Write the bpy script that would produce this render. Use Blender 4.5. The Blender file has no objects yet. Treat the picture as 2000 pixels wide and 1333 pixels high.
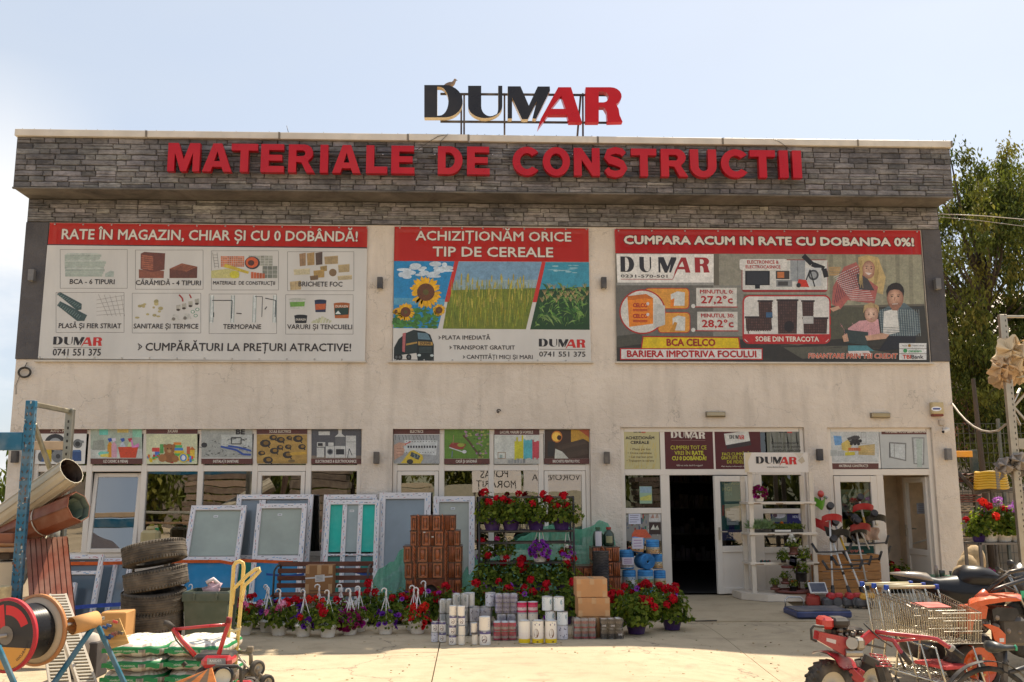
import bpy,math,random,bmesh
from mathutils import Vector,Matrix,Quaternion
R=math.radians
SC=bpy.context.scene
COL=SC.collection
rnd=random.Random(7)
# camera
CAM_Y,CAM_Z,FPX=-15.6,1.65,1851.9
_p,_y,_r=0.16272471,0.04329404,-0.00352361
FW=Vector((math.sin(_y)*math.cos(_p),math.cos(_y)*math.cos(_p),math.sin(_p)))
_rt=Vector((math.cos(_y),-math.sin(_y),0));_up=_rt.cross(FW)
RT=math.cos(_r)*_rt+math.sin(_r)*_up
UP=-math.sin(_r)*_rt+math.cos(_r)*_up
cd=bpy.data.cameras.new('camera');cam=bpy.data.objects.new('camera',cd);COL.objects.link(cam)
cd.sensor_width=36;cd.lens=FPX/2000*36;cd.clip_end=2000;cd.clip_start=.05
m=Matrix((RT,UP,-FW)).transposed().to_4x4();m.translation=(0,CAM_Y,CAM_Z)
cam.matrix_world=m
SC.camera=cam
# light
SUN_EL,SUN_AZ=R(56),R(38)
world=bpy.data.worlds.new('World');SC.world=world;world.use_nodes=True
def build_world():
 nt=world.node_tree;N=nt.nodes;L=nt.links;N.clear()
 out=N.new('ShaderNodeOutputWorld');bg=N.new('ShaderNodeBackground')
 sky=N.new('ShaderNodeTexSky');sky.sky_type='NISHITA';sky.sun_disc=False
 sky.sun_elevation=SUN_EL;sky.sun_rotation=SUN_AZ
 sky.air_density=1.0;sky.dust_density=2.2;sky.ozone_density=1.0;sky.altitude=100
 tc=N.new('ShaderNodeTexCoord')
 mp=N.new('ShaderNodeMapping');mp.inputs['Scale'].default_value=(1,1,2.2);mp.inputs['Location'].default_value=(.35,.2,.1)
 n1=N.new('ShaderNodeTexNoise');n1.inputs['Scale'].default_value=2.3;n1.inputs['Detail'].default_value=8;n1.inputs['Roughness'].default_value=.55
 rp=N.new('ShaderNodeValToRGB');rp.color_ramp.elements[0].position=.40;rp.color_ramp.elements[1].position=.53
 sep=N.new('ShaderNodeSeparateXYZ')
 m1=N.new('ShaderNodeMapRange');m1.inputs['From Min'].default_value=-.33;m1.inputs['From Max'].default_value=-.42
 m2=N.new('ShaderNodeMapRange');m2.inputs['From Min'].default_value=.40;m2.inputs['From Max'].default_value=.27
 mu=N.new('ShaderNodeMath');mu.operation='MULTIPLY'
 mu2=N.new('ShaderNodeMath');mu2.operation='MULTIPLY'
 mu3=N.new('ShaderNodeMath');mu3.operation='MULTIPLY_ADD';mu3.inputs[1].default_value=.95;mu3.inputs[2].default_value=.0
 n2=N.new('ShaderNodeTexNoise');n2.inputs['Scale'].default_value=3;n2.inputs['Detail'].default_value=5
 haze=N.new('ShaderNodeMapRange');haze.inputs['From Min'].default_value=.4;haze.inputs['From Max'].default_value=.75;haze.inputs['To Min'].default_value=.66;haze.inputs['To Max'].default_value=.8
 mixh=N.new('ShaderNodeMixRGB');mixh.inputs[2].default_value=(3.9,4.25,4.7,1)
 mix=N.new('ShaderNodeMixRGB');mix.inputs[2].default_value=(5.9,5.85,5.75,1)
 L.new(tc.outputs['Generated'],mp.inputs[0]);L.new(mp.outputs[0],n1.inputs[0]);L.new(n1.outputs[0],rp.inputs[0])
 L.new(tc.outputs['Generated'],sep.inputs[0]);L.new(sep.outputs[0],m1.inputs[0]);L.new(sep.outputs[2],m2.inputs[0])
 L.new(m1.outputs[0],mu.inputs[0]);L.new(m2.outputs[0],mu.inputs[1])
 L.new(mu.outputs[0],mu2.inputs[0]);L.new(rp.outputs[0],mu2.inputs[1]);L.new(mu2.outputs[0],mu3.inputs[0])
 L.new(mp.outputs[0],n2.inputs[0]);L.new(n2.outputs[0],haze.inputs[0])
 L.new(sky.outputs[0],mixh.inputs[1]);L.new(haze.outputs[0],mixh.inputs[0])
 L.new(mixh.outputs[0],mix.inputs[1]);L.new(mu3.outputs[0],mix.inputs[0])
 L.new(mix.outputs[0],bg.inputs[0]);bg.inputs[1].default_value=0.10
 L.new(bg.outputs[0],out.inputs[0])
build_world()
sl=bpy.data.lights.new('sun','SUN');sl.energy=4.3;sl.angle=R(.53);sl.color=(1,.885,.71)
sun=bpy.data.objects.new('sun',sl);COL.objects.link(sun)
sd=Vector((math.sin(SUN_AZ)*math.cos(SUN_EL),math.cos(SUN_AZ)*math.cos(SUN_EL),math.sin(SUN_EL)))
sun.rotation_euler=sd.to_track_quat('Z','Y').to_euler();sun.location=sd*60
vs=SC.view_settings;vs.view_transform='Standard';vs.look='None';vs.exposure=0.9;vs.gamma=1;vs.use_curve_mapping=False
SC.render.film_transparent=False
SC.cycles.max_bounces=7;SC.cycles.diffuse_bounces=4;SC.cycles.glossy_bounces=3;SC.cycles.transparent_max_bounces=16
SC.cycles.caustics_reflective=False;SC.cycles.caustics_refractive=False;SC.cycles.sample_clamp_indirect=6
# survey helpers: a sight line met with a vertical plane or the ground
def ray(px,py):return(px-1000)/FPX*RT+(666.5-py)/FPX*UP+FW
def at(px,py,Y=0.):
 d=ray(px,py);t=(Y-CAM_Y)/d.y;return Vector((d.x*t,Y,CAM_Z+d.z*t))
def on(px,py,Z=0.):
 d=ray(px,py);t=(Z-CAM_Z)/d.z;return Vector((d.x*t,CAM_Y+d.y*t,Z))
def S(r,g,b):
 f=lambda c:(c/255/12.92 if c<=10 else((c/255+.055)/1.055)**2.4)
 return(f(r),f(g),f(b))
def jit(c,a=.15,r=None):
 k=1+(r or rnd).uniform(-a,a);return tuple(min(1,max(0,x*k))for x in c)
 # materials
MATS={}
def nodes(name):
 mt=bpy.data.materials.new(name);mt.use_nodes=True;nt=mt.node_tree;nt.nodes.clear()
 o=nt.nodes.new('ShaderNodeOutputMaterial');b=nt.nodes.new('ShaderNodeBsdfPrincipled');nt.links.new(b.outputs[0],o.inputs[0])
 MATS[name]=mt
 return mt,nt,nt.nodes,nt.links,b,o
def noise(nt,vec,scale,detail=4,rough=.55,dist=0):
 n=nt.nodes.new('ShaderNodeTexNoise');n.inputs['Scale'].default_value=scale;n.inputs['Detail'].default_value=detail
 n.inputs['Roughness'].default_value=rough;n.inputs['Distortion'].default_value=dist
 if vec is not None:nt.links.new(vec,n.inputs[0])
 return n
def mrange(nt,src,a,b,c,d):
 n=nt.nodes.new('ShaderNodeMapRange');nt.links.new(src,n.inputs[0])
 for i,v in enumerate((a,b,c,d)):n.inputs[i+1].default_value=v
 return n.outputs[0]
def math_(nt,op,a,b=None):
 n=nt.nodes.new('ShaderNodeMath');n.operation=op
 for i,v in enumerate((a,b)):
  if v is None:continue
  if isinstance(v,(int,float)):n.inputs[i].default_value=v
  else:nt.links.new(v,n.inputs[i])
 return n.outputs[0]
def mixc(nt,fac,a,b,mode='MIX'):
 n=nt.nodes.new('ShaderNodeMixRGB');n.blend_type=mode
 for i,v in enumerate((fac,a,b)):
  if isinstance(v,(int,float)):n.inputs[i].default_value=v
  elif isinstance(v,tuple):n.inputs[i].default_value=(*v[:3],1)
  else:nt.links.new(v,n.inputs[i])
 return n.outputs[0]
def pos(nt):return nt.nodes.new('ShaderNodeNewGeometry').outputs['Position']
def mapping(nt,vec,scale,rot=(0,0,0)):
 n=nt.nodes.new('ShaderNodeMapping');n.inputs['Scale'].default_value=scale;n.inputs['Rotation'].default_value=rot;nt.links.new(vec,n.inputs[0]);return n.outputs[0]
def bump(nt,b,h,strength,dist=.01):
 n=nt.nodes.new('ShaderNodeBump');n.inputs['Strength'].default_value=strength;n.inputs['Distance'].default_value=dist
 nt.links.new(h,n.inputs['Height']);nt.links.new(n.outputs[0],b.inputs['Normal'])
def generic(name,rough=.6,metal=0.,var=.16,scale=9.,bmp=.15,bscale=60.,coat=0.,dust=0.,streak=None,spec=.5):
 """painted / moulded surface: colour comes from the face, grain, wear and relief from noise"""
 mt,nt,N,L,b,o=nodes(name)
 at_=N.new('ShaderNodeAttribute');at_.attribute_name='Col'
 p=pos(nt);v=mapping(nt,p,streak)if streak else p
 n1=noise(nt,v,scale,5);f=mrange(nt,n1.outputs[0],.3,.7,1-var,1+var)
 c=mixc(nt,1.,at_.outputs['Color'],f,'MULTIPLY')
 if dust:
  n3=noise(nt,p,scale*.5,6);f3=mrange(nt,n3.outputs[0],.42,.75,0,dust)
  c=mixc(nt,f3,c,(.36,.30,.23))
 if name=='photo':
  n4=noise(nt,p,42,5,.7);c=mixc(nt,1.,c,mrange(nt,n4.outputs[0],.3,.7,.8,1.18),'MULTIPLY');c=mixc(nt,.1,c,n4.outputs['Color'],'OVERLAY')
 L.new(c,b.inputs['Base Color'])
 n2=noise(nt,v,bscale,3)
 L.new(mrange(nt,n1.outputs[0],.3,.7,max(.03,rough-.08),min(1,rough+.12)),b.inputs['Roughness'])
 b.inputs['Metallic'].default_value=metal;b.inputs['Specular IOR Level'].default_value=spec
 if coat:b.inputs['Coat Weight'].default_value=coat;b.inputs['Coat Roughness'].default_value=.08
 if bmp:bump(nt,b,n2.outputs[0],bmp,.004)
 return mt
generic('matte',.8,dust=.25)
generic('plastic',.42,var=.08,bmp=.05,dust=.18)
generic('pvc',.38,var=.05,bmp=.03,dust=.10,scale=3)
generic('gloss',.3,var=.08,bmp=.03,coat=.5,dust=.18)
generic('signface',.3,var=.08,bmp=.03,coat=.12,dust=.06,spec=.3,scale=2,bscale=8)
generic('metal',.38,metal=.9,var=.14,bmp=.08,dust=.25)
generic('chrome',.2,metal=1.,var=.06,bmp=.0,dust=.06)
generic('rubber',.78,var=.25,bmp=.35,bscale=90,dust=.42)
generic('wood',.7,var=.3,scale=6,bmp=.3,bscale=40,streak=(1,1,8),dust=.2)
generic('card',.82,var=.1,scale=4,bmp=.12,bscale=30,dust=.0)
generic('print',.5,var=.05,scale=3,bmp=.03,bscale=25)
generic('photo',.5,var=.15,scale=11,bmp=.03,bscale=25)
generic('paper',.8,var=.05,scale=8,bmp=.05)
generic('terracotta',.34,var=.45,scale=14,bmp=.5,bscale=45,coat=.3)
generic('cloth',.9,var=.25,scale=14,bmp=.5,bscale=120)
generic('painted_steel',.45,var=.12,scale=8,bmp=.1,dust=.4)
def leaf_mat(name,fac,tint):
 mt,nt,N,L,b,o=nodes(name)
 a=N.new('ShaderNodeAttribute');a.attribute_name='Col'
 L.new(a.outputs['Color'],b.inputs['Base Color']);b.inputs['Roughness'].default_value=.6;b.inputs['Specular IOR Level'].default_value=.12
 t=N.new('ShaderNodeBsdfTranslucent');mx=N.new('ShaderNodeMixShader');mx.inputs[0].default_value=fac
 L.new(mixc(nt,1.,a.outputs['Color'],tint,'MULTIPLY'),t.inputs[0])
 L.new(b.outputs[0],mx.inputs[1]);L.new(t.outputs[0],mx.inputs[2]);L.new(mx.outputs[0],o.inputs[0])
def extra_mats():
 for nm_,fac_,tint_ in(('leaf',.48,(2.1,2.0,.8)),('needle',.28,(1.2,1.2,.6))):leaf_mat(nm_,fac_,tint_)
 mt,nt,N,L,b,o=nodes('petal')
 a=N.new('ShaderNodeAttribute');a.attribute_name='Col'
 L.new(a.outputs['Color'],b.inputs['Base Color']);b.inputs['Roughness'].default_value=.7;b.inputs['Specular IOR Level'].default_value=.15
 t=N.new('ShaderNodeBsdfTranslucent');mx=N.new('ShaderNodeMixShader');mx.inputs[0].default_value=.3
 L.new(a.outputs['Color'],t.inputs[0])
 L.new(b.outputs[0],mx.inputs[1]);L.new(t.outputs[0],mx.inputs[2]);L.new(mx.outputs[0],o.inputs[0])
 mt,nt,N,L,b,o=nodes('banner')
 a=N.new('ShaderNodeAttribute');a.attribute_name='Col';p=pos(nt)
 n1=noise(nt,mapping(nt,p,(1,1,.35)),1.6,5);c=mixc(nt,1.,a.outputs['Color'],mrange(nt,n1.outputs[0],.3,.7,.9,1.06),'MULTIPLY')
 L.new(c,b.inputs['Base Color']);b.inputs['Roughness'].default_value=.6;b.inputs['Specular IOR Level'].default_value=.2
 n2=noise(nt,mapping(nt,p,(2.2,1,.8)),1.3,3);bump(nt,b,n2.outputs[0],.35,.05)
 t=N.new('ShaderNodeBsdfTransparent');mx=N.new('ShaderNodeMixShader');mx.inputs[0].default_value=.17
 L.new(b.outputs[0],mx.inputs[1]);L.new(t.outputs[0],mx.inputs[2]);L.new(mx.outputs[0],o.inputs[0])
 for nm,tint,refl,rgh in(('glass',(.72,.76,.74),.25,.0),('frosted',(.55,.6,.57),.1,.03),('doorglass',(.6,.66,.63),.12,.0),('shrink_wrap',(.97,.98,1),.055,.15)):
  mt,nt,N,L,b,o=nodes(nm);N.remove(b)
  t=N.new('ShaderNodeBsdfTransparent');t.inputs[0].default_value=(*tint,1)
  g=N.new('ShaderNodeBsdfGlossy');g.inputs['Roughness'].default_value=rgh;g.inputs[0].default_value=(1,1,1,1)
  lw=N.new('ShaderNodeFresnel');lw.inputs[0].default_value=1.5
  f=math_(nt,'ADD',lw.outputs[0],refl-.04)
  nn=noise(nt,pos(nt),.9,2);bp=N.new('ShaderNodeBump');bp.inputs['Strength'].default_value=.05;bp.inputs['Distance'].default_value=.05
  L.new(nn.outputs[0],bp.inputs['Height']);L.new(bp.outputs[0],g.inputs['Normal'])
  mx=N.new('ShaderNodeMixShader');L.new(f,mx.inputs[0]);L.new(t.outputs[0],mx.inputs[1]);L.new(g.outputs[0],mx.inputs[2])
  L.new(mx.outputs[0],o.inputs[0])
 mt,nt,N,L,b,o=nodes('milky')
 a=N.new('ShaderNodeAttribute');a.attribute_name='Col';p=pos(nt)
 n1=noise(nt,p,2.2,4);c=mixc(nt,1.,a.outputs['Color'],mrange(nt,n1.outputs[0],.3,.7,.85,1.1),'MULTIPLY')
 L.new(c,b.inputs['Base Color']);b.inputs['Roughness'].default_value=.12;b.inputs['Coat Weight'].default_value=.6;b.inputs['Coat Roughness'].default_value=.02
 mt,nt,N,L,b,o=nodes('net')
 a=N.new('ShaderNodeAttribute');a.attribute_name='Col'
 L.new(a.outputs['Color'],b.inputs['Base Color']);b.inputs['Roughness'].default_value=.8
 tr=N.new('ShaderNodeBsdfTranslucent');L.new(a.outputs['Color'],tr.inputs[0])
 m0=N.new('ShaderNodeMixShader');m0.inputs[0].default_value=.4;L.new(b.outputs[0],m0.inputs[1]);L.new(tr.outputs[0],m0.inputs[2])
 t=N.new('ShaderNodeBsdfTransparent');mx=N.new('ShaderNodeMixShader')
 nn=noise(nt,pos(nt),9,4);L.new(mrange(nt,nn.outputs[0],.35,.65,.25,.5),mx.inputs[0])
 L.new(m0.outputs[0],mx.inputs[1]);L.new(t.outputs[0],mx.inputs[2]);L.new(mx.outputs[0],o.inputs[0])
 for nm,c0,c1,crack in(('stucco',(.77,.675,.575),(.62,.535,.45),.5),('dark_render',(.085,.08,.085),(.15,.14,.14),.2)):
  mt,nt,N,L,b,o=nodes(nm);p=pos(nt)
  n1=noise(nt,p,.9,7,.62);n2=noise(nt,p,5,6,.6);n3=noise(nt,mapping(nt,p,(3,3,.5)),1.4,5)
  c=mixc(nt,mrange(nt,n1.outputs[0],.38,.68,0,.75),c0,c1)
  c=mixc(nt,mrange(nt,n2.outputs[0],.52,.72,0,.35),c,c1)
  c=mixc(nt,mrange(nt,n3.outputs[0],.5,.72,0,.5),c,tuple(x*.78 for x in c1))
  vd=N.new('ShaderNodeTexVoronoi');vd.feature='DISTANCE_TO_EDGE';vd.inputs['Scale'].default_value=.75
  wn=noise(nt,p,2.2,5);wv=N.new('ShaderNodeVectorMath');wv.operation='MULTIPLY_ADD'
  L.new(wn.outputs['Color'],wv.inputs[0]);wv.inputs[1].default_value=(.9,.9,.9);L.new(p,wv.inputs[2]);L.new(wv.outputs[0],vd.inputs['Vector'])
  cr=math_(nt,'MULTIPLY',mrange(nt,vd.outputs['Distance'],.0,.006,1,0),mrange(nt,n1.outputs[0],.42,.52,0,crack))
  c=mixc(nt,cr,c,tuple(x*.45 for x in c1));L.new(c,b.inputs['Base Color'])
  b.inputs['Roughness'].default_value=.93;b.inputs['Specular IOR Level'].default_value=.2
  n4=noise(nt,p,38,4,.65);n5=noise(nt,p,9,4)
  bump(nt,b,math_(nt,'ADD',n4.outputs[0],math_(nt,'MULTIPLY',n5.outputs[0],1.8)),.8,.016)
 mt,nt,N,L,b,o=nodes('stone');p=pos(nt)
 oi=N.new('ShaderNodeObjectInfo');a=N.new('ShaderNodeAttribute');a.attribute_name='Col'
 n1=noise(nt,mapping(nt,p,(1,1,1.5)),1.5,8,.7);n2=noise(nt,mapping(nt,p,(1,1,2.6)),11,6,.65)
 c=mixc(nt,mrange(nt,n1.outputs[0],.36,.64,0,1),(.095,.093,.1),(.29,.272,.265))
 c=mixc(nt,mrange(nt,n2.outputs[0],.45,.72,0,.75),c,(.06,.052,.052))
 rv=mrange(nt,oi.outputs['Random'],0,1,.72,1.28)
 c=mixc(nt,1.,c,rv,'MULTIPLY');c=mixc(nt,1.,c,a.outputs['Color'],'MULTIPLY')
 L.new(c,b.inputs['Base Color']);b.inputs['Roughness'].default_value=.85
 n3=noise(nt,mapping(nt,p,(1,1,1.8)),30,5,.7);bump(nt,b,n3.outputs[0],.7,.02)
 mt,nt,N,L,b,o=nodes('mortar');b.inputs['Base Color'].default_value=(.03,.027,.027,1);b.inputs['Roughness'].default_value=.95
 nn=noise(nt,pos(nt),40,3);bump(nt,b,nn.outputs[0],.5,.01);L.new(mixc(nt,nn.outputs[0],(.035,.03,.028),(.075,.064,.056)),b.inputs['Base Color'])
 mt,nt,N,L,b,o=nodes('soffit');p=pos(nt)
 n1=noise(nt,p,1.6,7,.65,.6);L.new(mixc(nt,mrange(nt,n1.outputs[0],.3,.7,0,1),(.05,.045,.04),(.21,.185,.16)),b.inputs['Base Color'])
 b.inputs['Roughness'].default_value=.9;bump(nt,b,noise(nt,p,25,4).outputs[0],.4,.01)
 mt,nt,N,L,b,o=nodes('concrete');p=pos(nt)
 n1=noise(nt,p,.35,7,.6);n2=noise(nt,p,3.2,7,.65);n3=noise(nt,p,60,4,.7);n4=noise(nt,p,1.1,5,.6,1.5)
 c=mixc(nt,mrange(nt,n1.outputs[0],.35,.65,0,1),(.52,.415,.28),(.43,.345,.23))
 c=mixc(nt,mrange(nt,n2.outputs[0],.48,.7,0,.5),c,(.30,.232,.15))
 c=mixc(nt,mrange(nt,n4.outputs[0],.6,.72,0,.45),c,(.24,.195,.145))
 c=mixc(nt,mrange(nt,n3.outputs[0],.55,.75,0,.35),c,(.2,.17,.13))
 n6=noise(nt,mapping(nt,p,(.25,1.6,1),(0,0,.35)),2.2,6,.7);c=mixc(nt,mrange(nt,n6.outputs[0],.56,.74,0,.5),c,(.2,.16,.115))
 v2=nt.nodes.new('ShaderNodeTexVoronoi');v2.inputs['Scale'].default_value=5.;L.new(p,v2.inputs['Vector']);c=mixc(nt,math_(nt,'MULTIPLY',mrange(nt,v2.outputs['Distance'],.03,.09,.45,0),mrange(nt,n2.outputs[0],.56,.66,0,1)),c,(.09,.075,.06))
 vd=N.new('ShaderNodeTexVoronoi');vd.feature='DISTANCE_TO_EDGE';vd.inputs['Scale'].default_value=.28
 wn=noise(nt,p,1.7,6);wv=N.new('ShaderNodeVectorMath');wv.operation='MULTIPLY_ADD'
 L.new(wn.outputs['Color'],wv.inputs[0]);wv.inputs[1].default_value=(.9,.9,.9);L.new(p,wv.inputs[2]);L.new(wv.outputs[0],vd.inputs['Vector'])
 c=mixc(nt,mrange(nt,vd.outputs['Distance'],0,.0035,.75,0),c,(.12,.1,.08))
 L.new(c,b.inputs['Base Color']);b.inputs['Roughness'].default_value=.9;b.inputs['Specular IOR Level'].default_value=.25
 bump(nt,b,math_(nt,'ADD',n2.outputs[0],n3.outputs[0]),.45,.012)
 mt,nt,N,L,b,o=nodes('bark');p=pos(nt)
 n1=noise(nt,mapping(nt,p,(6,6,1)),2,6,.7);L.new(mixc(nt,n1.outputs[0],(.035,.025,.018),(.13,.095,.07)),b.inputs['Base Color'])
 b.inputs['Roughness'].default_value=.95;bump(nt,b,n1.outputs[0],.9,.03)
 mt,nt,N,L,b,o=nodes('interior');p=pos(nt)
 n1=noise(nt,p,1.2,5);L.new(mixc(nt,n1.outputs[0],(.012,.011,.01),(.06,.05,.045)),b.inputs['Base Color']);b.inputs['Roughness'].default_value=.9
extra_mats()
# mesh builder
def frame_from(d,up=Vector((0,0,1))):
 d=Vector(d).normalized();up=Vector(up)
 if abs(d.dot(up.normalized()))>.98:up=Vector((0,1,0))if abs(d.y)<.9 else Vector((1,0,0))
 u=d.cross(up).normalized();v=u.cross(d).normalized();return u,v,d
class MB:
 def __init__(s,mat='matte',col=(.5,.5,.5)):s.v=[];s.f=[];s.c=[];s.m=[];s.s=[];s.mat=mat;s.col=col
 def raw(s,vs,fs,col=None,mat=None,smooth=False):
  o=len(s.v);s.v+=[tuple(v)for v in vs];col=col or s.col;mat=mat or s.mat
  for f in fs:s.f.append(tuple(i+o for i in f));s.c.append(col);s.m.append(mat);s.s.append(smooth)
  return s
 def obox(s,c,size,rot=None,col=None,mat=None,b=None):
  """box with chamfered edges"""
  hx,hy,hz=(x/2 for x in size);c=Vector(c)
  if b is None:b=min(.006,min(size)*.12)
  b=min(b,min(hx,hy,hz)*.9)
  vs=[];idx={}
  for sx in(-1,1):
   for sy in(-1,1):
    for sz in(-1,1):
     for ax in range(3):
      p=[sx*(hx-b),sy*(hy-b),sz*(hz-b)];p[ax]=(sx*hx,sy*hy,sz*hz)[ax]
      idx[sx,sy,sz,ax]=len(vs);vs.append(Vector(p))
  fs=[]
  for ax in range(3):
   o1,o2=[i for i in range(3)if i!=ax]
   for sg in(-1,1):
    q=[]
    for a,bb in((-1,-1),(1,-1),(1,1),(-1,1)):
     k=[0,0,0];k[ax]=sg;k[o1]=a;k[o2]=bb;q.append(idx[k[0],k[1],k[2],ax])
    if(sg>0)==(ax==1):q.reverse()
    fs.append(q)
  for ax in range(3):
   o1,o2=[i for i in range(3)if i!=ax]
   for a in(-1,1):
    for bb in(-1,1):
     k0=[0,0,0];k0[o1]=a;k0[o2]=bb;k1=list(k0);k0[ax]=-1;k1[ax]=1
     q=[idx[(*k0,o1)],idx[(*k1,o1)],idx[(*k1,o2)],idx[(*k0,o2)]]
     n=(vs[q[1]]-vs[q[0]]).cross(vs[q[2]]-vs[q[0]])
     if n.dot(vs[q[0]]+vs[q[2]])<0:q.reverse()
     fs.append(q)
  for sx in(-1,1):
   for sy in(-1,1):
    for sz in(-1,1):
     q=[idx[sx,sy,sz,0],idx[sx,sy,sz,1],idx[sx,sy,sz,2]]
     if sx*sy*sz<0:q.reverse()
     fs.append(q)
  if rot is not None:vs=[rot@v for v in vs]
  return s.raw([c+v for v in vs],fs,col,mat)
 def box(s,lo,hi,col=None,mat=None,b=None):
  lo=Vector(lo);hi=Vector(hi);return s.obox((lo+hi)/2,[abs(x)for x in(hi-lo)],None,col,mat,b)
 def bar(s,p0,p1,w,h,col=None,mat=None,up=(0,0,1),b=None):
  """rectangular bar from p0 to p1; h along 'up', w across"""
  p0=Vector(p0);p1=Vector(p1);u,v,d=frame_from(p1-p0,up)
  return s.obox((p0+p1)/2,(w,(p1-p0).length,h),Matrix((u,d,v)).transposed(),col,mat,b)
 def tube(s,pts,r,col=None,n=8,closed=False,mat=None,caps=True,smooth=True):
  pts=[Vector(p)for p in pts];k=len(pts);rs=r if isinstance(r,(list,tuple))else[r]*k
  vs=[];pu=None
  for i,p in enumerate(pts):
   if closed:d=pts[(i+1)%k]-pts[i-1]
   else:d=pts[min(i+1,k-1)]-pts[max(i-1,0)]
   d=d.normalized()if d.length>1e-9 else Vector((0,0,1))
   if pu is None:u,v,_=frame_from(d)
   else:
    u=(pu-d*pu.dot(d));u=u.normalized()if u.length>1e-6 else frame_from(d)[0];v=d.cross(u)
    v=-v if False else v
   if pu is None:v=d.cross(u)
   pu=u
   for j in range(n):
    a=2*math.pi*j/n;vs.append(p+(u*math.cos(a)+v*math.sin(a))*rs[i])
  fs=[]
  for i in range(k if closed else k-1):
   for j in range(n):
    a=i*n+j;b=i*n+(j+1)%n;c=((i+1)%k)*n+(j+1)%n;d=((i+1)%k)*n+j;fs.append((a,b,c,d))
  s.raw(vs,fs,col,mat,smooth)
  if caps and not closed:
   o=len(s.v)-len(vs)
   for q in(tuple(range(n-1,-1,-1)),tuple((k-1)*n+j for j in range(n))):
    s.f.append(tuple(o+i for i in q));s.c.append(col or s.col);s.m.append(mat or s.mat);s.s.append(False)
  return s
 def lathe(s,prof,base=(0,0,0),axis=(0,0,1),n=20,col=None,mat=None,cols=None,smooth=True,a0=0,a1=360):
  """prof: (radius, height) list along axis; cols: one colour per band"""
  base=Vector(base);ax=Vector(axis).normalized();u,v,_=frame_from(ax);v=ax.cross(u)
  full=(a1-a0)>=360;k=n if full else n+1
  vs=[base+ax*h+(u*math.cos(R(a0+(a1-a0)*j/n))+v*math.sin(R(a0+(a1-a0)*j/n)))*r for r,h in prof for j in range(k)]
  for i in range(len(prof)-1):
   fs=[]
   for j in range(n):
    j2=(j+1)%k;fs.append((i*k+j,i*k+j2,(i+1)*k+j2,(i+1)*k+j))
   c=cols[i]if cols else col
   if i==0:s.raw(vs,fs,c,mat,smooth);o=len(s.v)-len(vs)
   else:
    for f in fs:s.f.append(tuple(q+o for q in f));s.c.append(c or s.col);s.m.append(mat or s.mat);s.s.append(smooth)
  return s
 def cyl(s,p0,p1,r,col=None,n=14,mat=None,r1=None,smooth=True):
  p0=Vector(p0);p1=Vector(p1);h=(p1-p0).length;r1=r if r1 is None else r1;b=min(r,r1)*.06
  return s.lathe([(0,0),(r-b,0),(r,b),(r1,h-b),(r1-b,h),(0,h)],p0,p1-p0,n,col,mat,None,False)if not smooth else s.lathe([(0.0005,0),(r,0)],p0,p1-p0,n,col,mat,None,False).lathe([(r,0),(r1,h)],p0,p1-p0,n,col,mat).lathe([(r1,h),(.0005,h)],p0,p1-p0,n,col,mat,None,False)
 def sph(s,c,r,col=None,nu=12,nv=8,mat=None,rot=None):
  r=(r,r,r)if isinstance(r,(int,float))else r;c=Vector(c);vs=[];fs=[]
  for i in range(nv+1):
   t=math.pi*i/nv
   for j in range(nu):
    a=2*math.pi*j/nu;q=Vector((r[0]*math.sin(t)*math.cos(a),r[1]*math.sin(t)*math.sin(a),r[2]*math.cos(t)))
    vs.append(c+(rot@q if rot is not None else q))
  for i in range(nv):
   for j in range(nu):fs.append((i*nu+j,(i+1)*nu+j,(i+1)*nu+(j+1)%nu,i*nu+(j+1)%nu))
  return s.raw(vs,fs,col,mat,True)
 def grid(s,fn,nu,nv,col=None,mat=None,smooth=True,colfn=None):
  vs=[fn(i/nu,j/nv)for j in range(nv+1)for i in range(nu+1)];o=len(s.v)
  fs=[(j*(nu+1)+i,j*(nu+1)+i+1,(j+1)*(nu+1)+i+1,(j+1)*(nu+1)+i)for j in range(nv)for i in range(nu)]
  s.raw(vs,fs,col,mat,smooth)
  if colfn:
   for q in range(len(fs)):s.c[len(s.c)-len(fs)+q]=colfn((q%nu)/nu,(q//nu)/nv)
  return s
 def prism(s,loops,y0,y1,col=None,mat=None,side=None,to=None):
  """flat outline(s) in x,z (first outer, rest holes) extruded from y0 (front) to y1 (back); to maps (x,y,z) to the world"""
  cu=bpy.data.curves.new('o','CURVE');cu.dimensions='2D';cu.fill_mode='FRONT'
  for lp in loops:
   sp=cu.splines.new('POLY');sp.points.add(len(lp)-1);sp.use_cyclic_u=True
   for i,(a,b)in enumerate(lp):sp.points[i].co=(a,b,0,1)
  ob=bpy.data.objects.new('o',cu);me=ob.to_mesh()
  fv=[tuple(v.co[:2])for v in me.vertices];ff=[tuple(p.vertices)for p in me.polygons]
  ob.to_mesh_clear();bpy.data.objects.remove(ob);bpy.data.curves.remove(cu)
  T=to or(lambda x,y,z:(x,y,z))
  def orient(f):
   a=sum(fv[f[i]][0]*fv[f[(i+1)%len(f)]][1]-fv[f[(i+1)%len(f)]][0]*fv[f[i]][1]for i in range(len(f)))
   return f if a>0 else f[::-1]
  ff=[orient(f)for f in ff]
  s.raw([T(a,y0,b)for a,b in fv],ff,col,mat);s.raw([T(a,y1,b)for a,b in fv],[f[::-1]for f in ff],side or col,mat)
  for li,lp in enumerate(loops):
   k=len(lp);ar=sum(lp[i][0]*lp[(i+1)%k][1]-lp[(i+1)%k][0]*lp[i][1]for i in range(k))
   lp=lp if(ar>0)==(li==0)else lp[::-1]
   s.raw([T(a,y0,b)for a,b in lp]+[T(a,y1,b)for a,b in lp],[(i,i+k,(i+1)%k+k,(i+1)%k)for i in range(k)],side or col,mat)
  return s
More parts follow.
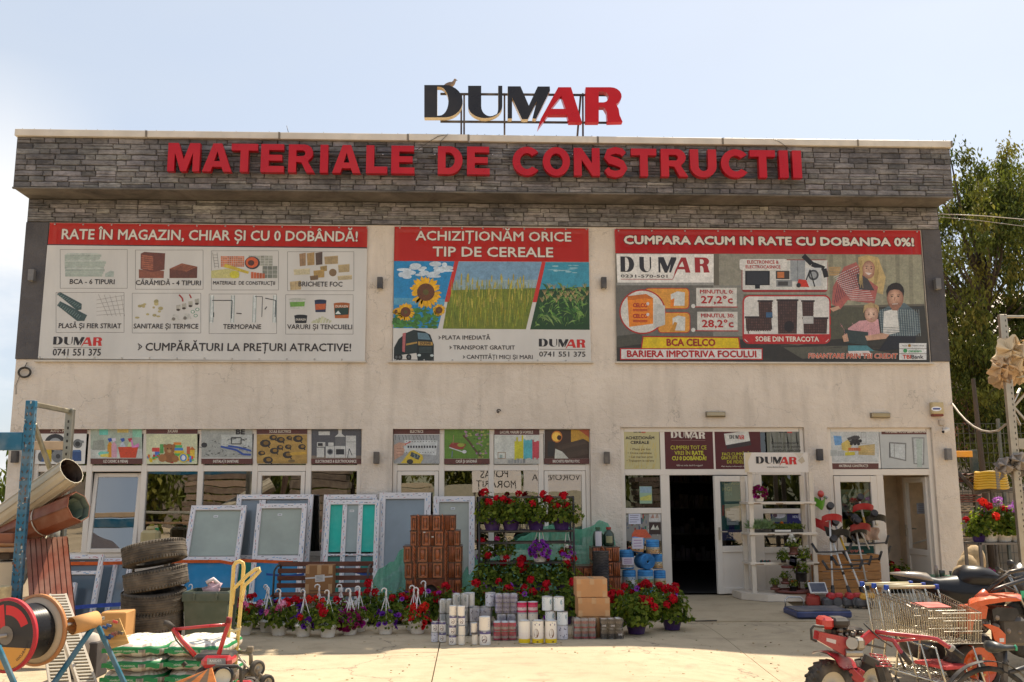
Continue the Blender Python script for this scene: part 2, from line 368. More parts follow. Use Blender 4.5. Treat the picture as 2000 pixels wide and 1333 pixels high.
 def leaf(s,c,n,up,w,l,col,mat='leaf'):
  """one folded leaf: two triangles pairs along 'up', facing n"""
  n=Vector(n);up=Vector(up);r=n.cross(up)
  if r.length<1e-5:r=n.orthogonal()
  r.normalize();up=r.cross(n).normalized();c=Vector(c)
  s.raw([c-up*l*.5,c+r*w*.5+n*w*.15,c+up*l*.5,c-r*w*.5+n*w*.15],[(0,1,2),(0,2,3)],col,mat)
 def build(s,name,parent=None,mesh_only=False,kind=None,label=None):
  org=Vector((0,0,0));q=parent
  while q is not None:org=Vector(q.location)if q.parent is None else org;q=q.parent
  me=bpy.data.meshes.new(name)
  me.from_pydata([(a-org.x,b-org.y,c-org.z)for a,b,c in s.v]if parent is not None else s.v,[],s.f)
  keys=list(dict.fromkeys(s.m))
  for k in keys:me.materials.append(MATS[k])
  ki={k:i for i,k in enumerate(keys)}
  me.polygons.foreach_set('material_index',[ki[k]for k in s.m]);me.polygons.foreach_set('use_smooth',s.s)
  ca=me.color_attributes.new('Col','FLOAT_COLOR','CORNER');buf=[]
  for f,c in zip(s.f,s.c):buf+=(c[0],c[1],c[2],1.)*len(f)
  ca.data.foreach_set('color',buf);me.update()
  if mesh_only:return me
  o=bpy.data.objects.new(name,me);COL.objects.link(o)
  if parent is not None:o.parent=parent
  if kind:o['kind']=kind
  if label:o['label']=label
  return o
def tag(o,label=None,cat=None,group=None,kind=None):
 if label:o['label']=label
 if cat:o['category']=cat
 if group:o['group']=group
 if kind:o['kind']=kind
 return o
def thing(name,label,cat,loc=(0,0,0),group=None):
 o=bpy.data.objects.new(name,None);o.empty_display_size=.1;COL.objects.link(o);o.location=loc
 return tag(o,label,cat,group)
def solo(mb,name,label,cat,group=None,loc=None):
 """a thing made of one mesh, origin moved to its base"""
 if loc is None:
  xs,ys,zs=zip(*mb.v);loc=((min(xs)+max(xs))/2,(min(ys)+max(ys))/2,min(zs))
 mb.v=[(a-loc[0],b-loc[1],c-loc[2])for a,b,c in mb.v]
 o=mb.build(name);o.location=loc;return tag(o,label,cat,group)
def kids(o):return[c for c in bpy.data.objects if c.parent==o]
KIDS={}
def inst(name,me,parent=None,loc=(0,0,0),rot=(0,0,0),scale=(1,1,1),kind=None,label=None):
 o=bpy.data.objects.new(name,me);COL.objects.link(o)
 if parent is not None:o.parent=parent
 o.location=loc;o.rotation_euler=rot;o.scale=scale
 if kind:o['kind']=kind
 if label:o['label']=label
 return o
def dup(root,loc,rz=None,label=None,group=None,rot=None,tree=None):
 tree=tree if tree is not None else snapshot(root)
 def cp(node,par):
  o,ch=node;c=o.copy();COL.objects.link(c);c.parent=par
  for n in ch:cp(n,c)
  return c
 r=cp(tree,None);r.location=loc
 if rz is not None:r.rotation_euler=(0,0,rz)
 if rot is not None:r.rotation_euler=rot
 if label:r['label']=label
 if group:r['group']=group
 return r
def snapshot(root):
 by={}
 for o in bpy.data.objects:
  if o.parent is not None:by.setdefault(o.parent.name,[]).append(o)
 def rec(o):return(o,[rec(c)for c in by.get(o.name,[])])
 return rec(root)
 # lettering
_TX={}
def glyphs(s):
 if s not in _TX:
  c=bpy.data.curves.new('t','FONT');c.body=s;c.resolution_u=2
  o=bpy.data.objects.new('t',c);me=o.to_mesh()
  vs=[(v.co.x,v.co.y)for v in me.vertices];fs=[tuple(p.vertices)for p in me.polygons]
  o.to_mesh_clear();bpy.data.objects.remove(o);bpy.data.curves.remove(c)
  _TX[s]=(vs,fs)
 return _TX[s]
PLAIN=str.maketrans('ĂÂÎȘȚăâîșț','AAISTaaist')
def logo_shapes():
 q={}
 def arc(cx,cy,rx,ry,a0,a1,n=10):return[(cx+rx*math.cos(R(a0+(a1-a0)*i/n)),cy+ry*math.sin(R(a0+(a1-a0)*i/n)))for i in range(n+1)]
 q['D']=[[(512,8),(512,188)]+arc(625,98,100,90,90,-90,14),[(584,18)]+arc(596,98,50,80,-90,90,12)+[(584,178)]]
 q['U']=[[(755,184),(828,184),(828,70)]+arc(878,70,50,55,180,300,8)+arc(900,62,22,46,310,360,4)+[(922,184),(945,184)]+arc(850,72,95,68,0,-180,14)]
 q['M']=[[(975,2),(975,181),(1046,181),(1092,78),(1140,180),(1208,180),(1150,30),(1118,110),(1062,-6),(999,120),(999,2)]]
 q['M']=[[(975,2),(975,181),(1046,181),(1092,74),(1141,180),(1208,180),(1210,158),(1132,0),(1112,3),(1136,100),(1086,-2),(1054,-2),(999,118),(999,2)]]
 q['A']=[[(1255,176),(1326,176),(1387,-18),(1314,-18),(1304,24),(1200,24),(1140,-56),(1158,0)],[(1214,56),(1296,56),(1272,128)]]
 q['R']=[[(1407,-18),(1407,176),(1530,176)]+arc(1545,126,62,50,90,-60,8)+[(1590,56),(1596,20),(1612,-16),(1528,-18),(1524,40),(1508,66),(1480,66),(1480,-18)],[(1480,92),(1480,152),(1506,152)]+arc(1508,122,26,30,90,-90,6)]
 return q
LOGO=logo_shapes();LX0,LX1,LZ0,LZ1=512,1612,-18,184
class Print(MB):
 """flat print on a vertical sheet at depth Y, laid out in the coordinates of a survey crop"""
 def __init__(s,Y,crop=(0,0,1),mat='print'):
  super().__init__(mat);s.Y=Y;s.crop=crop;s.k=0
 def build(s,name,*a,**k):
  if name=='picture' or name.endswith('_panel'):s.m=['photo' if q=='print' else q for q in s.m]
  return super().build(name,*a,**k)
 def soft(s,cx,cy,rx,ry,c0,c1,layer,n=6,dx=-.15,dy=-.15):
  for i in range(n):t=i/(n-1);s.ell(cx+rx*dx*t,cy+ry*dy*t,rx*(1-.8*t),ry*(1-.8*t),tuple(a*(1-t)+b*t for a,b in zip(c0,c1)),layer+.06*i)
 def xz(s,x,y):
  v=at(s.crop[0]+x*s.crop[2],s.crop[1]+y*s.crop[2],s.Y);return v.x,v.z
 def yy(s,layer):s.k+=1;return s.Y-layer*.0009-(s.k%40)*.00002
 def poly(s,pts,col,layer=1):
  y=s.yy(layer);w=[s.xz(*p)for p in pts]
  a=sum(w[i][0]*w[(i+1)%len(w)][1]-w[(i+1)%len(w)][0]*w[i][1]for i in range(len(w)))
  f=tuple(range(len(w)));s.raw([(x,y,z)for x,z in w],[f if a>0 else f[::-1]],col)
 def rect(s,x0,y0,x1,y1,col,layer=1):s.poly([(x0,y1),(x1,y1),(x1,y0),(x0,y0)],col,layer)
 def line(s,pts,w,col,layer=1):
  for(a,b),(c,d)in zip(pts,pts[1:]):
   l=math.hypot(c-a,d-b)or 1;nx,ny=-(d-b)/l*w/2,(c-a)/l*w/2
   s.poly([(a+nx,b+ny),(c+nx,d+ny),(c-nx,d-ny),(a-nx,b-ny)],col,layer)
 def frame(s,x0,y0,x1,y1,w,col,layer=1):s.line([(x0,y0),(x1,y0),(x1,y1),(x0,y1),(x0,y0)],w,col,layer)
 def ell(s,cx,cy,rx,ry,col,layer=1,n=20,a0=0,a1=360):
  s.poly([(cx+rx*math.cos(R(a0+(a1-a0)*i/n)),cy+ry*math.sin(R(a0+(a1-a0)*i/n)))for i in range(n)],col,layer)
 def rrect(s,x0,y0,x1,y1,r,col,layer=1):
  p=[]
  for cx,cy,a in((x1-r,y1-r,0),(x0+r,y1-r,90),(x0+r,y0+r,180),(x1-r,y0+r,270)):
   p+=[(cx+r*math.cos(R(a+t)),cy+r*math.sin(R(a+t)))for t in(0,30,60,90)]
  s.poly(p,col,layer)
 def text(s,t,x0,y0,x1,y1,col,layer=2,bold=0,outline=None,shear=0,mirror=False):
  """t stretched so that its capitals fill the box; bold / outline: stroke growth as a share of the height"""
  vs,fs=glyphs(t);pv,_=glyphs(t.translate(PLAIN))
  if not vs:return
  base=.0;top=max(v[1]for v in glyphs('H')[0]);xa=min(v[0]for v in pv);xb=max(v[0]for v in pv)
  X0,Z1=s.xz(x0,y0);X1,Z0=s.xz(x1,y1);kx=(X1-X0)/(xb-xa);kz=(Z1-Z0)/top;h=Z1-Z0
  if mirror:X0,kx=X1,-kx
  def put(dx,dz,c,ly):
   y=s.yy(ly);s.raw([(X0+(a-xa)*kx+dx+b*kz*shear,y,Z0+(b-base)*kz+dz)for a,b in vs],fs if not mirror else[f[::-1]for f in fs],c)
  if outline:
   oc,ow=outline;ow*=h
   for i in range(8):put(ow*math.cos(i*.785),ow*math.sin(i*.785),oc,layer-.5)
  if bold:
   b=bold*h
   for dx,dz in((-b,0),(b,0),(0,b),(0,-b)):put(dx,dz,col,layer)
  put(0,0,col,layer+.2)
 def logo(s,x0,y0,x1,y1,layer=2,dark=S(38,36,40),red=S(190,40,38),shear=0):
  X0,Z1=s.xz(x0,y0);X1,Z0=s.xz(x1,y1)
  for ch in 'DUMAR':
   y=s.yy(layer)
   lp=[[(X0+(a-LX0)/(LX1-LX0)*(X1-X0)+(b-LZ0)/(LZ1-LZ0)*(Z1-Z0)*shear,Z0+(b-LZ0)/(LZ1-LZ0)*(Z1-Z0))for a,b in l]for l in LOGO[ch]]
   s.prism(lp,y,y+.0003,dark if ch in 'DUM' else red)
   # ground
g=MB('concrete')
g.raw([(-400,-400,-.42),(400,-400,-.42),(400,400,-.42),(-400,400,-.42)],[(0,1,2,3)])
tag(g.build('ground'),kind='structure')
def GZ(x,y):
 """the yard falls away gently towards its front right corner"""
 f=lambda t:(lambda q:q*q*(3-2*q))(min(1,max(0,t)))
 return-.28*f((x-1.6)/2.6)*f((-3.-y)/3.6)
yard=thing('yard',None,None);yard['kind']='structure'
xs=[-30,-24,-18,-13,-8.6,-4.6,-.35,3.05,7.3,11.5,17,23,30];ys=[-40,-34,-28,-23,-18.5,-14.4,-10.6,-7.55,-4.95,-2.55,.3]
for i in range(len(xs)-1):
 for j in range(len(ys)-1):
  b=MB('concrete');dz=rnd.uniform(-.004,.004);x0,x1,y0,y1=xs[i]+.006,xs[i+1]-.006,ys[j]+.006,ys[j+1]-.006
  b.grid(lambda u,v:Vector((x0+(x1-x0)*u,y0+(y1-y0)*v,GZ(x0+(x1-x0)*u,y0+(y1-y0)*v)+dz-(.006 if u in(0,1)or v in(0,1)else 0))),8,8)
  for u0,v0,u1,v1 in((0,0,1,0),(1,0,1,1),(1,1,0,1),(0,1,0,0)):
   b.grid(lambda u,v:(lambda a,c:Vector((a,c,GZ(a,c)+dz-.006-.1*(1-v))))(x0+(x1-x0)*(u0+(u1-u0)*u),y0+(y1-y0)*(v0+(v1-v0)*u)),8,1)
  b.build('slab',yard)
pv=MB('concrete');pv.box((2.25,-1.0,-.05),(8.6,.28,.08),b=.015);tag(pv.build('door_step'),kind='structure')
rp=MB('concrete')
p0=[(2.95,-1.004),(4.75,-1.004),(4.62,-2.75),(2.6,-2.6)]
rp.raw([(p0[0][0],p0[0][1],.082),(p0[1][0],p0[1][1],.082),(p0[2][0],p0[2][1],.008),(p0[3][0],p0[3][1],.008)]+[(a,b,-.03)for a,b in p0],[(0,3,2,1),(3,7,6,2),(0,4,7,3),(1,2,6,5)]);tag(rp.build('ramp'),kind='structure')
# the shop
XL,XR,ZT=-7.40,8.10,7.46
shop=thing('shop_building','two storey shop with pale rendered walls and a grey stone clad top band','shop',(.35,0,0))
WL=(-7.02,-1.78,.72,2.75);WM=(-1.28,1.96,.72,2.75);WD1=(2.46,5.54,.08,2.775);WD2=(5.93,7.71,.08,2.77)
U1=(-7.03,-1.78,3.88,6.17);U2=(-1.31,1.98,3.88,6.17);U3=(2.46,7.77,3.88,6.17)
holes=[WL,WM,WD1,WD2,U1,U2,U3]
def wall_with_holes(mb,x0,x1,z0,z1,ya,yb,holes,skip=()):
 cx=sorted({x0,x1}|{h[k]for h in holes for k in(0,1)if x0<h[k]<x1});cz=sorted({z0,z1}|{h[k]for h in holes for k in(2,3)if z0<h[k]<z1})
 for i in range(len(cx)-1):
  for j in range(len(cz)-1):
   mx,mz=(cx[i]+cx[i+1])/2,(cz[j]+cz[j+1])/2
   if any(h[0]<mx<h[1]and h[2]<mz<h[3]for h in holes):continue
   mb.raw([(cx[i],ya,cz[j]),(cx[i+1],ya,cz[j]),(cx[i+1],ya,cz[j+1]),(cx[i],ya,cz[j+1])],[(0,1,2,3)])
 for h in holes:
  a,b,c,d=h
  mb.raw([(a,ya,c),(a,yb,c),(a,yb,d),(a,ya,d)],[(0,1,2,3)]);mb.raw([(b,ya,c),(b,ya,d),(b,yb,d),(b,yb,c)],[(0,1,2,3)])
  mb.raw([(a,ya,d),(a,yb,d),(b,yb,d),(b,ya,d)],[(0,1,2,3)]);mb.raw([(a,ya,c),(b,ya,c),(b,yb,c),(a,yb,c)],[(0,1,2,3)])
w=MB('stucco');wall_with_holes(w,XL,XR,-.05,6.19,0,.26,holes)
w.raw([(XL,0,-.05),(XL,11,-.05),(XL,11,6.6),(XL,0,6.6)],[(0,3,2,1)]);w.raw([(XR,0,-.05),(XR,11,-.05),(XR,11,6.6),(XR,0,6.6)],[(0,1,2,3)])
w.raw([(XL,11,-.05),(XR,11,-.05),(XR,11,6.6),(XL,11,6.6)],[(0,3,2,1)])
w.build('wall',shop)
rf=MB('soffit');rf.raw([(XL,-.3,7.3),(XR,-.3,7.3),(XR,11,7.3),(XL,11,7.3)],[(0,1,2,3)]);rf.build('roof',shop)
for a,b in((XL-.012,-7.035),(7.785,XR+.012)):
 q=MB('dark_render');q.box((a,-.022,3.885),(b,.2,6.19),b=.008);q.build('pilaster',shop)
for h in(U1,U2,U3):
 q=MB('painted_steel',S(205,195,180));q.box((h[0]-.06,-.05,3.838),(h[1]+.05,.0,3.868),b=.004);q.build('sill',shop)
FY=-.6
fas=MB('mortar');fas.box((XL,FY+.03,6.60),(XR,FY+.2,7.46),b=0)
fas.box((XL,FY+.2,6.60),(XL+.15,11,7.46),b=0);fas.box((XR-.15,FY+.2,6.60),(XR,11,7.46),b=0)
fascia=fas.build('fascia',shop)
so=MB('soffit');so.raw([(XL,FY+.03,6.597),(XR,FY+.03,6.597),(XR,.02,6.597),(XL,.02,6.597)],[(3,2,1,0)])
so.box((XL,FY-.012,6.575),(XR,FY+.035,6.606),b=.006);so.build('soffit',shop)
bd=MB('mortar');bd.box((XL,-.012,6.19),(XR,.25,6.595),b=0);band=bd.build('stone_band',shop)
def stone_mesh(k):
 r=random.Random(100+k);b=MB('stone');n=4;pts=[]
 def edge(p,q):
  return[(p[0]+(q[0]-p[0])*t,p[1]+(q[1]-p[1])*t)for t in(0,.35,.7)]
 cor=[(-.5,-.5),(.5,-.5),(.5,.5),(-.5,.5)]
 for i in range(4):
  for x,z in edge(cor[i],cor[(i+1)%4]):pts.append((x*(.99)+r.uniform(-.012,.012),z*.95+r.uniform(-.05,.05)))
 d=[r.uniform(.75,1.15)for _ in range(3)]
 tilt=r.uniform(-.3,.3)
 inn=[(x*.94,z*.84)for x,z in pts];c=r.uniform(.8,1.15);cc=(c,c*r.uniform(.97,1.02),c*r.uniform(.95,1.05))
 vs=[(x,0,z)for x,z in pts]+[(x,-1*(1+tilt*z+d[i%3]*.25),z)for i,(x,z)in enumerate(inn)]+[(r.uniform(-.2,.2),-1.5,r.uniform(-.15,.15))]
 k=len(pts);b.raw(vs,[(i,(i+1)%k,(i+1)%k+k,i+k)for i in range(k)]+[(i+k,(i+1)%k+k,2*k)for i in range(k)],cc)
 return b
SPROTO=[stone_mesh(k)for k in range(18)];SME=[b.build('stone',mesh_only=True)for b in SPROTO]
def lay_stones(x0,x1,z0,z1,rows,r,big=.34):
 out=[];hh=(z1-z0)/rows;z=z0
 for j in range(rows):
  x=x0-r.uniform(0,.12)
  while x<x1-.02:
   l=r.choice((.16,.24,.32,.4,.5))*r.uniform(.85,1.15);a=max(x,x0);e=min(x+l,x1)
   if x1-e<.1:e=x1
   if e-a>.05:
    if r.random()<.34 and e-a>.2:q=hh*r.uniform(.36,.62);out+=[((a+e)/2,z+q/2,e-a,q),((a+e)/2,z+(q+hh)/2,e-a,hh-q)]
    else:out.append(((a+e)/2,z+hh/2+r.uniform(-.004,.004),e-a,hh))
   x+=l if e!=x1 else 99
  z+=hh
 return out
r1=random.Random(5)
sts=[(FY+.03,s)for s in lay_stones(XL+.004,XR-.004,6.61,7.452,9,r1)]
lower=[(-.012,s)for s in lay_stones(XL+.004,XR-.004,6.2,6.585,5,r1)]
sts.sort(key=lambda t:-t[1][2])
for i,(y,(cx,cz,l,h))in enumerate(sts[:300]):
 inst('stone',SME[i%18],fascia,(cx-shop.location.x,y,cz),(0,r1.uniform(-.012,.012),0),(l-.002,.016*r1.uniform(.6,1.3),h-.001))
def joined(lst,name,par):
 b=MB('stone')
 for i,(y,(cx,cz,l,h))in enumerate(lst):
  p=SPROTO[r1.randrange(18)];dd=.015*r1.uniform(.6,1.3);k=r1.uniform(.72,1.28)
  b.raw([(cx+v[0]*(l-.002),y+v[1]*dd,cz+v[2]*(h-.001))for v in p.v],p.f,tuple(x*k for x in p.c[0]))
 b.build(name,par,kind='stuff')
joined(sts[300:],'stone_course',fascia);joined(lower,'stone_course',band)
cx=[XL-.015]+[XL+v for v in(2.1,4.25,6.35,7.35,9.5,11.6,13.9)]+[XR+.015]
for i in range(len(cx)-1):
 q=MB('painted_steel',S(214,204,190));z=7.455+rnd.uniform(-.004,.004)
 q.box((cx[i]+.002,FY-.05,z),(cx[i+1]-.002,FY+.24,z+.115),b=.006)
 q.bar((cx[i+1]-.012,FY-.054,z+.001),(cx[i+1]-.012,FY-.054,z+.113),.03,.006,S(120,108,92),up=(0,1,0));q.build('cap_sheet',shop)
for s_,x in((-1,XL),(1,XR)):
 q=MB('painted_steel',S(214,204,190));q.box((x-.015 if s_<0 else x-.2,FY+.245,7.455),(x+.2 if s_<0 else x+.015,11,7.57));q.build('cap_sheet',shop)
for i in range(64):
 x=XL+.12+i*.243+rnd.uniform(-.08,.08)
 if rnd.random()<.72:
  q=MB('metal',S(120,115,105));q.tube([(x,FY-.02,7.565),(x,FY-.02,7.59)],.005,n=5);q.build('screw',shop)
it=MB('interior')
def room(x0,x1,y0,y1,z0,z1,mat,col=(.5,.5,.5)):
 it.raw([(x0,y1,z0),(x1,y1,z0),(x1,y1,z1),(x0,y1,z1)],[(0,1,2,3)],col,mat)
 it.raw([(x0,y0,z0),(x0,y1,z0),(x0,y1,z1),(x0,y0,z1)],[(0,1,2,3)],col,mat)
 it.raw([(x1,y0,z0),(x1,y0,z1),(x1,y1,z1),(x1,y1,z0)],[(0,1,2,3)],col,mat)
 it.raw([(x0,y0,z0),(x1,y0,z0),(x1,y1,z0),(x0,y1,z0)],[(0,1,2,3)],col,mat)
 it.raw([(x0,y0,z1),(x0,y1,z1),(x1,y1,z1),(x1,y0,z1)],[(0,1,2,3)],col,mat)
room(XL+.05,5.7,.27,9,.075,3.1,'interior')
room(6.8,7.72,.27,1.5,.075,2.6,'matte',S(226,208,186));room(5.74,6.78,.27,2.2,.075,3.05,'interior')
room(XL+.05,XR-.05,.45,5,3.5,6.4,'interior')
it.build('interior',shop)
q=MB('matte')
for x in(3.3,3.9,4.3):
 for z in(.4,.9,1.4,1.9):
  q.box((x,3.2,z),(x+.5,3.5,z+.03),S(46,42,38))
  for k in range(5):
   hgt=rnd.uniform(.1,.3);q.box((x+.02+k*.095,3.22,z+.03),(x+.1+k*.095,3.4,z+.03+hgt),jit(S(rnd.choice((40,60,50)),38,rnd.choice((30,50))),.4))
q.build('shelving',shop)
# window frames (white PVC)
PVC=S(226,216,204)
def window(name,rect,cols,trans,y=.07,fw=.075,depth=.07,bottom=True):
 """cols: inner mullion x list; trans: transom z; returns the frame part and pane rectangles"""
 x0,x1,z0,z1=rect;b=MB('pvc',PVC);d0,d1=y,y+depth
 b.box((x0+.004,d0,z0+.004),(x0+fw,d1,z1-.004));b.box((x1-fw,d0,z0+.004),(x1-.004,d1,z1-.004))
 b.box((x0+fw,d0,z1-fw),(x1-fw,d1,z1-.004))
 if bottom:b.box((x0+fw,d0,z0+.004),(x1-fw,d1,z0+fw))
 xs=[x0+fw]+[v for c in cols for v in(c-.045,c+.045)]+[x1-fw]
 for c in cols:b.box((c-.045,d0+.002,z0+(fw if bottom else.004)),(c+.045,d1-.002,z1-fw))
 for i in range(0,len(xs),2):b.box((xs[i],d0+.003,trans-.05),(xs[i+1],d1-.003,trans+.05))
 f=b.build(name,shop);top=[(xs[i],xs[i+1],trans+.05,z1-fw)for i in range(0,len(xs),2)];low=[(xs[i],xs[i+1],z0+fw,trans-.05)for i in range(0,len(xs),2)]
 return f,top,low
def pane(f,r,y,mat='glass',name='pane',tilt=0):
 b=MB(mat);x0,x1,z0,z1=r;dy=math.sin(tilt)*(z1-z0)
 b.raw([(x0,y,z0),(x1,y,z0),(x1,y+dy,z1),(x0,y+dy,z1)],[(0,1,2,3)]);b.build(name,f)
def sash(f,r,y,w=.065,d=.05,name='sash',tilt=0):
 x0,x1,z0,z1=r;b=MB('pvc',PVC);dy=math.sin(tilt)*(z1-z0);L=lambda z:y+dy*(z-z0)/(z1-z0)
 for xa,xb in((x0,x0+w),(x1-w,x1)):b.bar(((xa+xb)/2,L(z0),z0),((xa+xb)/2,L(z1),z1),w,d,up=(0,1,0))
 for za,zb in((z0,z0+w),(z1-w,z1)):b.bar((x0+w,L((za+zb)/2),(za+zb)/2),(x1-w,L((za+zb)/2),(za+zb)/2),d,w)
 b.build(name,f)
fL,topL,lowL=window('left_window'.replace('left_','shop_'),WL,[-6.14,-5.27,-4.37,-3.50,-2.64],2.12)
fM,topM,lowM=window('shop_window',WM,[-.48,.33,1.15],2.12)
for f,tops,lows,sas in((fL,topL,lowL,(1,4)),(fM,topM,lowM,(0,3))):
 for i,r_ in enumerate(tops):pane(f,r_,.115)
 for i,r_ in enumerate(lows):
  if f is fL and i==1:
   sash(f,(r_[0]+.005,r_[1]-.005,r_[2],r_[3]-.02),.06,tilt=R(6));pane(f,(r_[0]+.07,r_[1]-.07,r_[2]+.06,r_[3]-.08),.062,tilt=R(6));continue
  if i in sas:sash(f,(r_[0]+.006,r_[1]-.006,r_[2]+.006,r_[3]-.006),.085);pane(f,(r_[0]+.07,r_[1]-.07,r_[2]+.07,r_[3]-.07),.1);continue
  pane(f,r_,.115)
for rc,k in((U1,5),(U2,3),(U3,5)):
 cs=[rc[0]+(rc[1]-rc[0])*i/(k+1)for i in range(1,k+1)]
 f,a,b_=window('shop_window',rc,cs,5.05,y=.1)
 for r_ in a+b_:pane(f,r_,.15)
b=MB('pvc',PVC);y0,y1=.05,.12
x0,x1,z0,z1=WD1
b.box((x0,y0,.085),(x0+.07,y1,z1));b.box((x1-.07,y0,.085),(x1,y1,z1));b.box((x0+.07,y0,z1-.075),(x1-.07,y1,z1))
for c_,w_ in((3.2,.15),(4.02,.07),(4.62,.12)):
 b.box((c_-w_/2,y0+.003,2.08),(c_+w_/2,y1-.003,z1-.075))
b.box((x0+.07,y0+.002,1.99),(x1-.07,y1-.002,2.09));b.box((3.115,y0,.085),(3.265,y1,1.99))
b.box((x0+.07,y0+.001,1.37),(3.115,y1-.001,1.46));b.box((x0+.07,y0+.001,.60),(3.115,y1-.001,.69));b.box((x0+.07,y0+.02,.09),(3.115,y1-.02,.60))
b.box((4.62,y0,.085),(4.80,y1,1.99));b.box((4.80,y0+.02,.09),(5.47,y1-.02,.72));b.box((4.80,y0+.002,.72),(5.47,y1-.002,.82));b.box((4.80,y0+.002,1.36),(5.47,y1-.002,1.44))
d1=b.build('entrance_frame',shop)
for r_ in((x0+.07,3.115,1.46,1.99),(x0+.07,3.115,.69,1.37),(x0+.07,3.12,2.09,z1-.075),(3.28,3.98,2.09,z1-.075),(4.06,4.56,2.09,z1-.075),(4.68,5.47,2.09,z1-.075),(4.80,5.47,1.44,1.99),(4.80,5.47,.82,1.36)):pane(d1,r_,.09,'doorglass')
def door_leaf(hx,hz0,hz1,wdt,ang,panel_z,name='door',y=.05):
 """leaf hinged at x=hx, opening by ang; built flat then turned about the hinge"""
 b=MB('pvc',S(228,220,210));rz=Matrix.Rotation(ang,3,'Z');H0=Vector((hx,y,0));f=.095
 T=lambda p:H0+rz@Vector(p)
 def bx(xa,xb,za,zb,ya=-.035,yb=.035,mat='pvc',col=None):b.obox(T(((xa+xb)/2,(ya+yb)/2,(za+zb)/2)),(abs(xb-xa),yb-ya,zb-za),rz,col,mat)
 s_=1 if wdt>0 else-1;W=abs(wdt)
 X=lambda a:s_*a
 bx(X(0),X(f),hz0,hz1);bx(X(W-f),X(W),hz0,hz1);bx(X(f),X(W-f),hz1-f,hz1);bx(X(f),X(W-f),hz0,hz0+f);bx(X(f),X(W-f),panel_z-.05,panel_z+.05);bx(X(f),X(W-f),hz0+f,panel_z-.05,-.014,.014)
 o=b.build(name,shop)
 g_=MB('doorglass');g_.raw([T((X(f),0,panel_z+.05)),T((X(W-f),0,panel_z+.05)),T((X(W-f),0,hz1-f)),T((X(f),0,hz1-f))],[(0,1,2,3)]);g_.build('pane',o)
 h_=MB('metal',S(190,185,175));a=X(W-.045)
 h_.obox(T((a,-.045,1.05)),(.03,.02,.2),rz);h_.bar(T((a,-.06,1.08)),T((a-X(.12),-.085,1.08)),.018,.018);h_.build('handle',o)
 return o,T,X,f,W
dl=door_leaf(4.60,.10,1.975,-.66,R(14),.80)
b=MB('pvc',PVC);x0,x1,z0,z1=WD2
b.box((x0,y0,.085),(x0+.075,y1,z1));b.box((x1-.075,y0,.085),(x1,y1,z1));b.box((x0+.075,y0,z1-.07),(x1-.075,y1,z1))
b.box((6.77,y0+.003,2.1),(6.86,y1-.003,z1-.07));b.box((x0+.075,y0+.002,1.98),(x1-.075,y1-.002,2.10));b.box((6.73,y0,.085),(6.85,y1,1.98))
d2=b.build('entrance_frame',shop)
sash(d2,(x0+.08,6.725,.1,1.97),.06,.1,.06,'door_leaf');q=MB('pvc',PVC)
q.box((x0+.18,.04,.78),(6.625,.09,.88));q.box((x0+.18,.05,.2),(6.625,.085,.78));q.build('door_panel',d2)
for r_ in((x0+.18,6.625,.88,1.87),(x0+.075,6.77,2.1,z1-.07),(6.86,x1-.075,2.1,z1-.07)):pane(d2,r_,.075,'doorglass')
q=MB('metal',S(200,190,170));q.cyl((6.68,.02,1.18),(6.68,.055,1.18),.022);q.build('door_knob',d2)
dl2=door_leaf(7.63,.10,1.96,-.76,R(-86),.70,y=.13)
# wall fittings
def wall_lamp(px,py,label,col,Y=0.,hgt=.19):
 c=at(px,py,Y);b=MB('painted_steel',col);r_=thing('wall_lamp',label,'wall lamp',(c.x,Y,c.z),'box lamps along the shop front')
 b.box((c.x-.045,Y-.115,c.z-hgt/2),(c.x+.045,Y-.02,c.z+hgt/2),b=.005);b.build('lamp_body',r_)
 b=MB('painted_steel',tuple(x*.8 for x in col));b.box((c.x-.03,Y-.02,c.z-.05),(c.x+.03,Y+.004,c.z+.05));b.build('bracket',r_)
 b=MB('milky',S(210,205,190));b.lathe([(.0005,0),(.032,0)],(c.x,Y-.067,c.z+hgt/2+.001),n=12);b.lathe([(.032,0),(.0005,0)],(c.x,Y-.067,c.z-hgt/2-.001),n=12);b.build('lens',r_)
DK=S(52,50,54);GR=S(110,108,108)
for px,py,la,co,Y in((743,555,'black box lamp on the pale pillar left of the cereals banner',DK,0),(1178,555,'black box lamp on the pale pillar right of the cereals banner',DK,0),(66,540,'grey box lamp on the dark pilaster left of the first banner',GR,-.022),(1827,557,'grey box lamp on the dark pilaster right of the family banner',GR,-.022),(736,895,'black box lamp between the two shop windows',DK,0),(1184,895,'black box lamp just left of the shop entrance',DK,0),(1598,889,'black box lamp between the two entrances',DK,0),(1848,888,'grey box lamp at the right corner of the ground floor',GR,0),(33,893,'black box lamp at the left corner of the ground floor',DK,0)):
 wall_lamp(px,py,la,co,Y)
for px,py,la in((1397,810,'oblong emergency light above the open shop entrance'),(1718,812,'dirty oblong emergency light above the right entrance')):
 c=at(px,py,0);r_=thing('emergency_light',la,'emergency light',(c.x,0,c.z),'emergency lights above the doors')
 b=MB('painted_steel',S(120,108,88));b.box((c.x-.165,-.03,c.z-.045),(c.x+.165,.003,c.z+.045));b.build('base',r_)
 b=MB('milky',S(165,150,118));b.box((c.x-.155,-.075,c.z-.036),(c.x+.155,-.031,c.z+.036),b=.012);b.build('diffuser',r_)
c=at(1827,800,0);r_=thing('alarm_siren','beige alarm siren box with red base at the right wall corner','alarm siren',(c.x,0,c.z))
b=MB('plastic',S(196,176,132));b.obox((c.x,-.05,c.z+.015),(.2,.1,.2),None,None,None,.012);b.build('housing',r_)
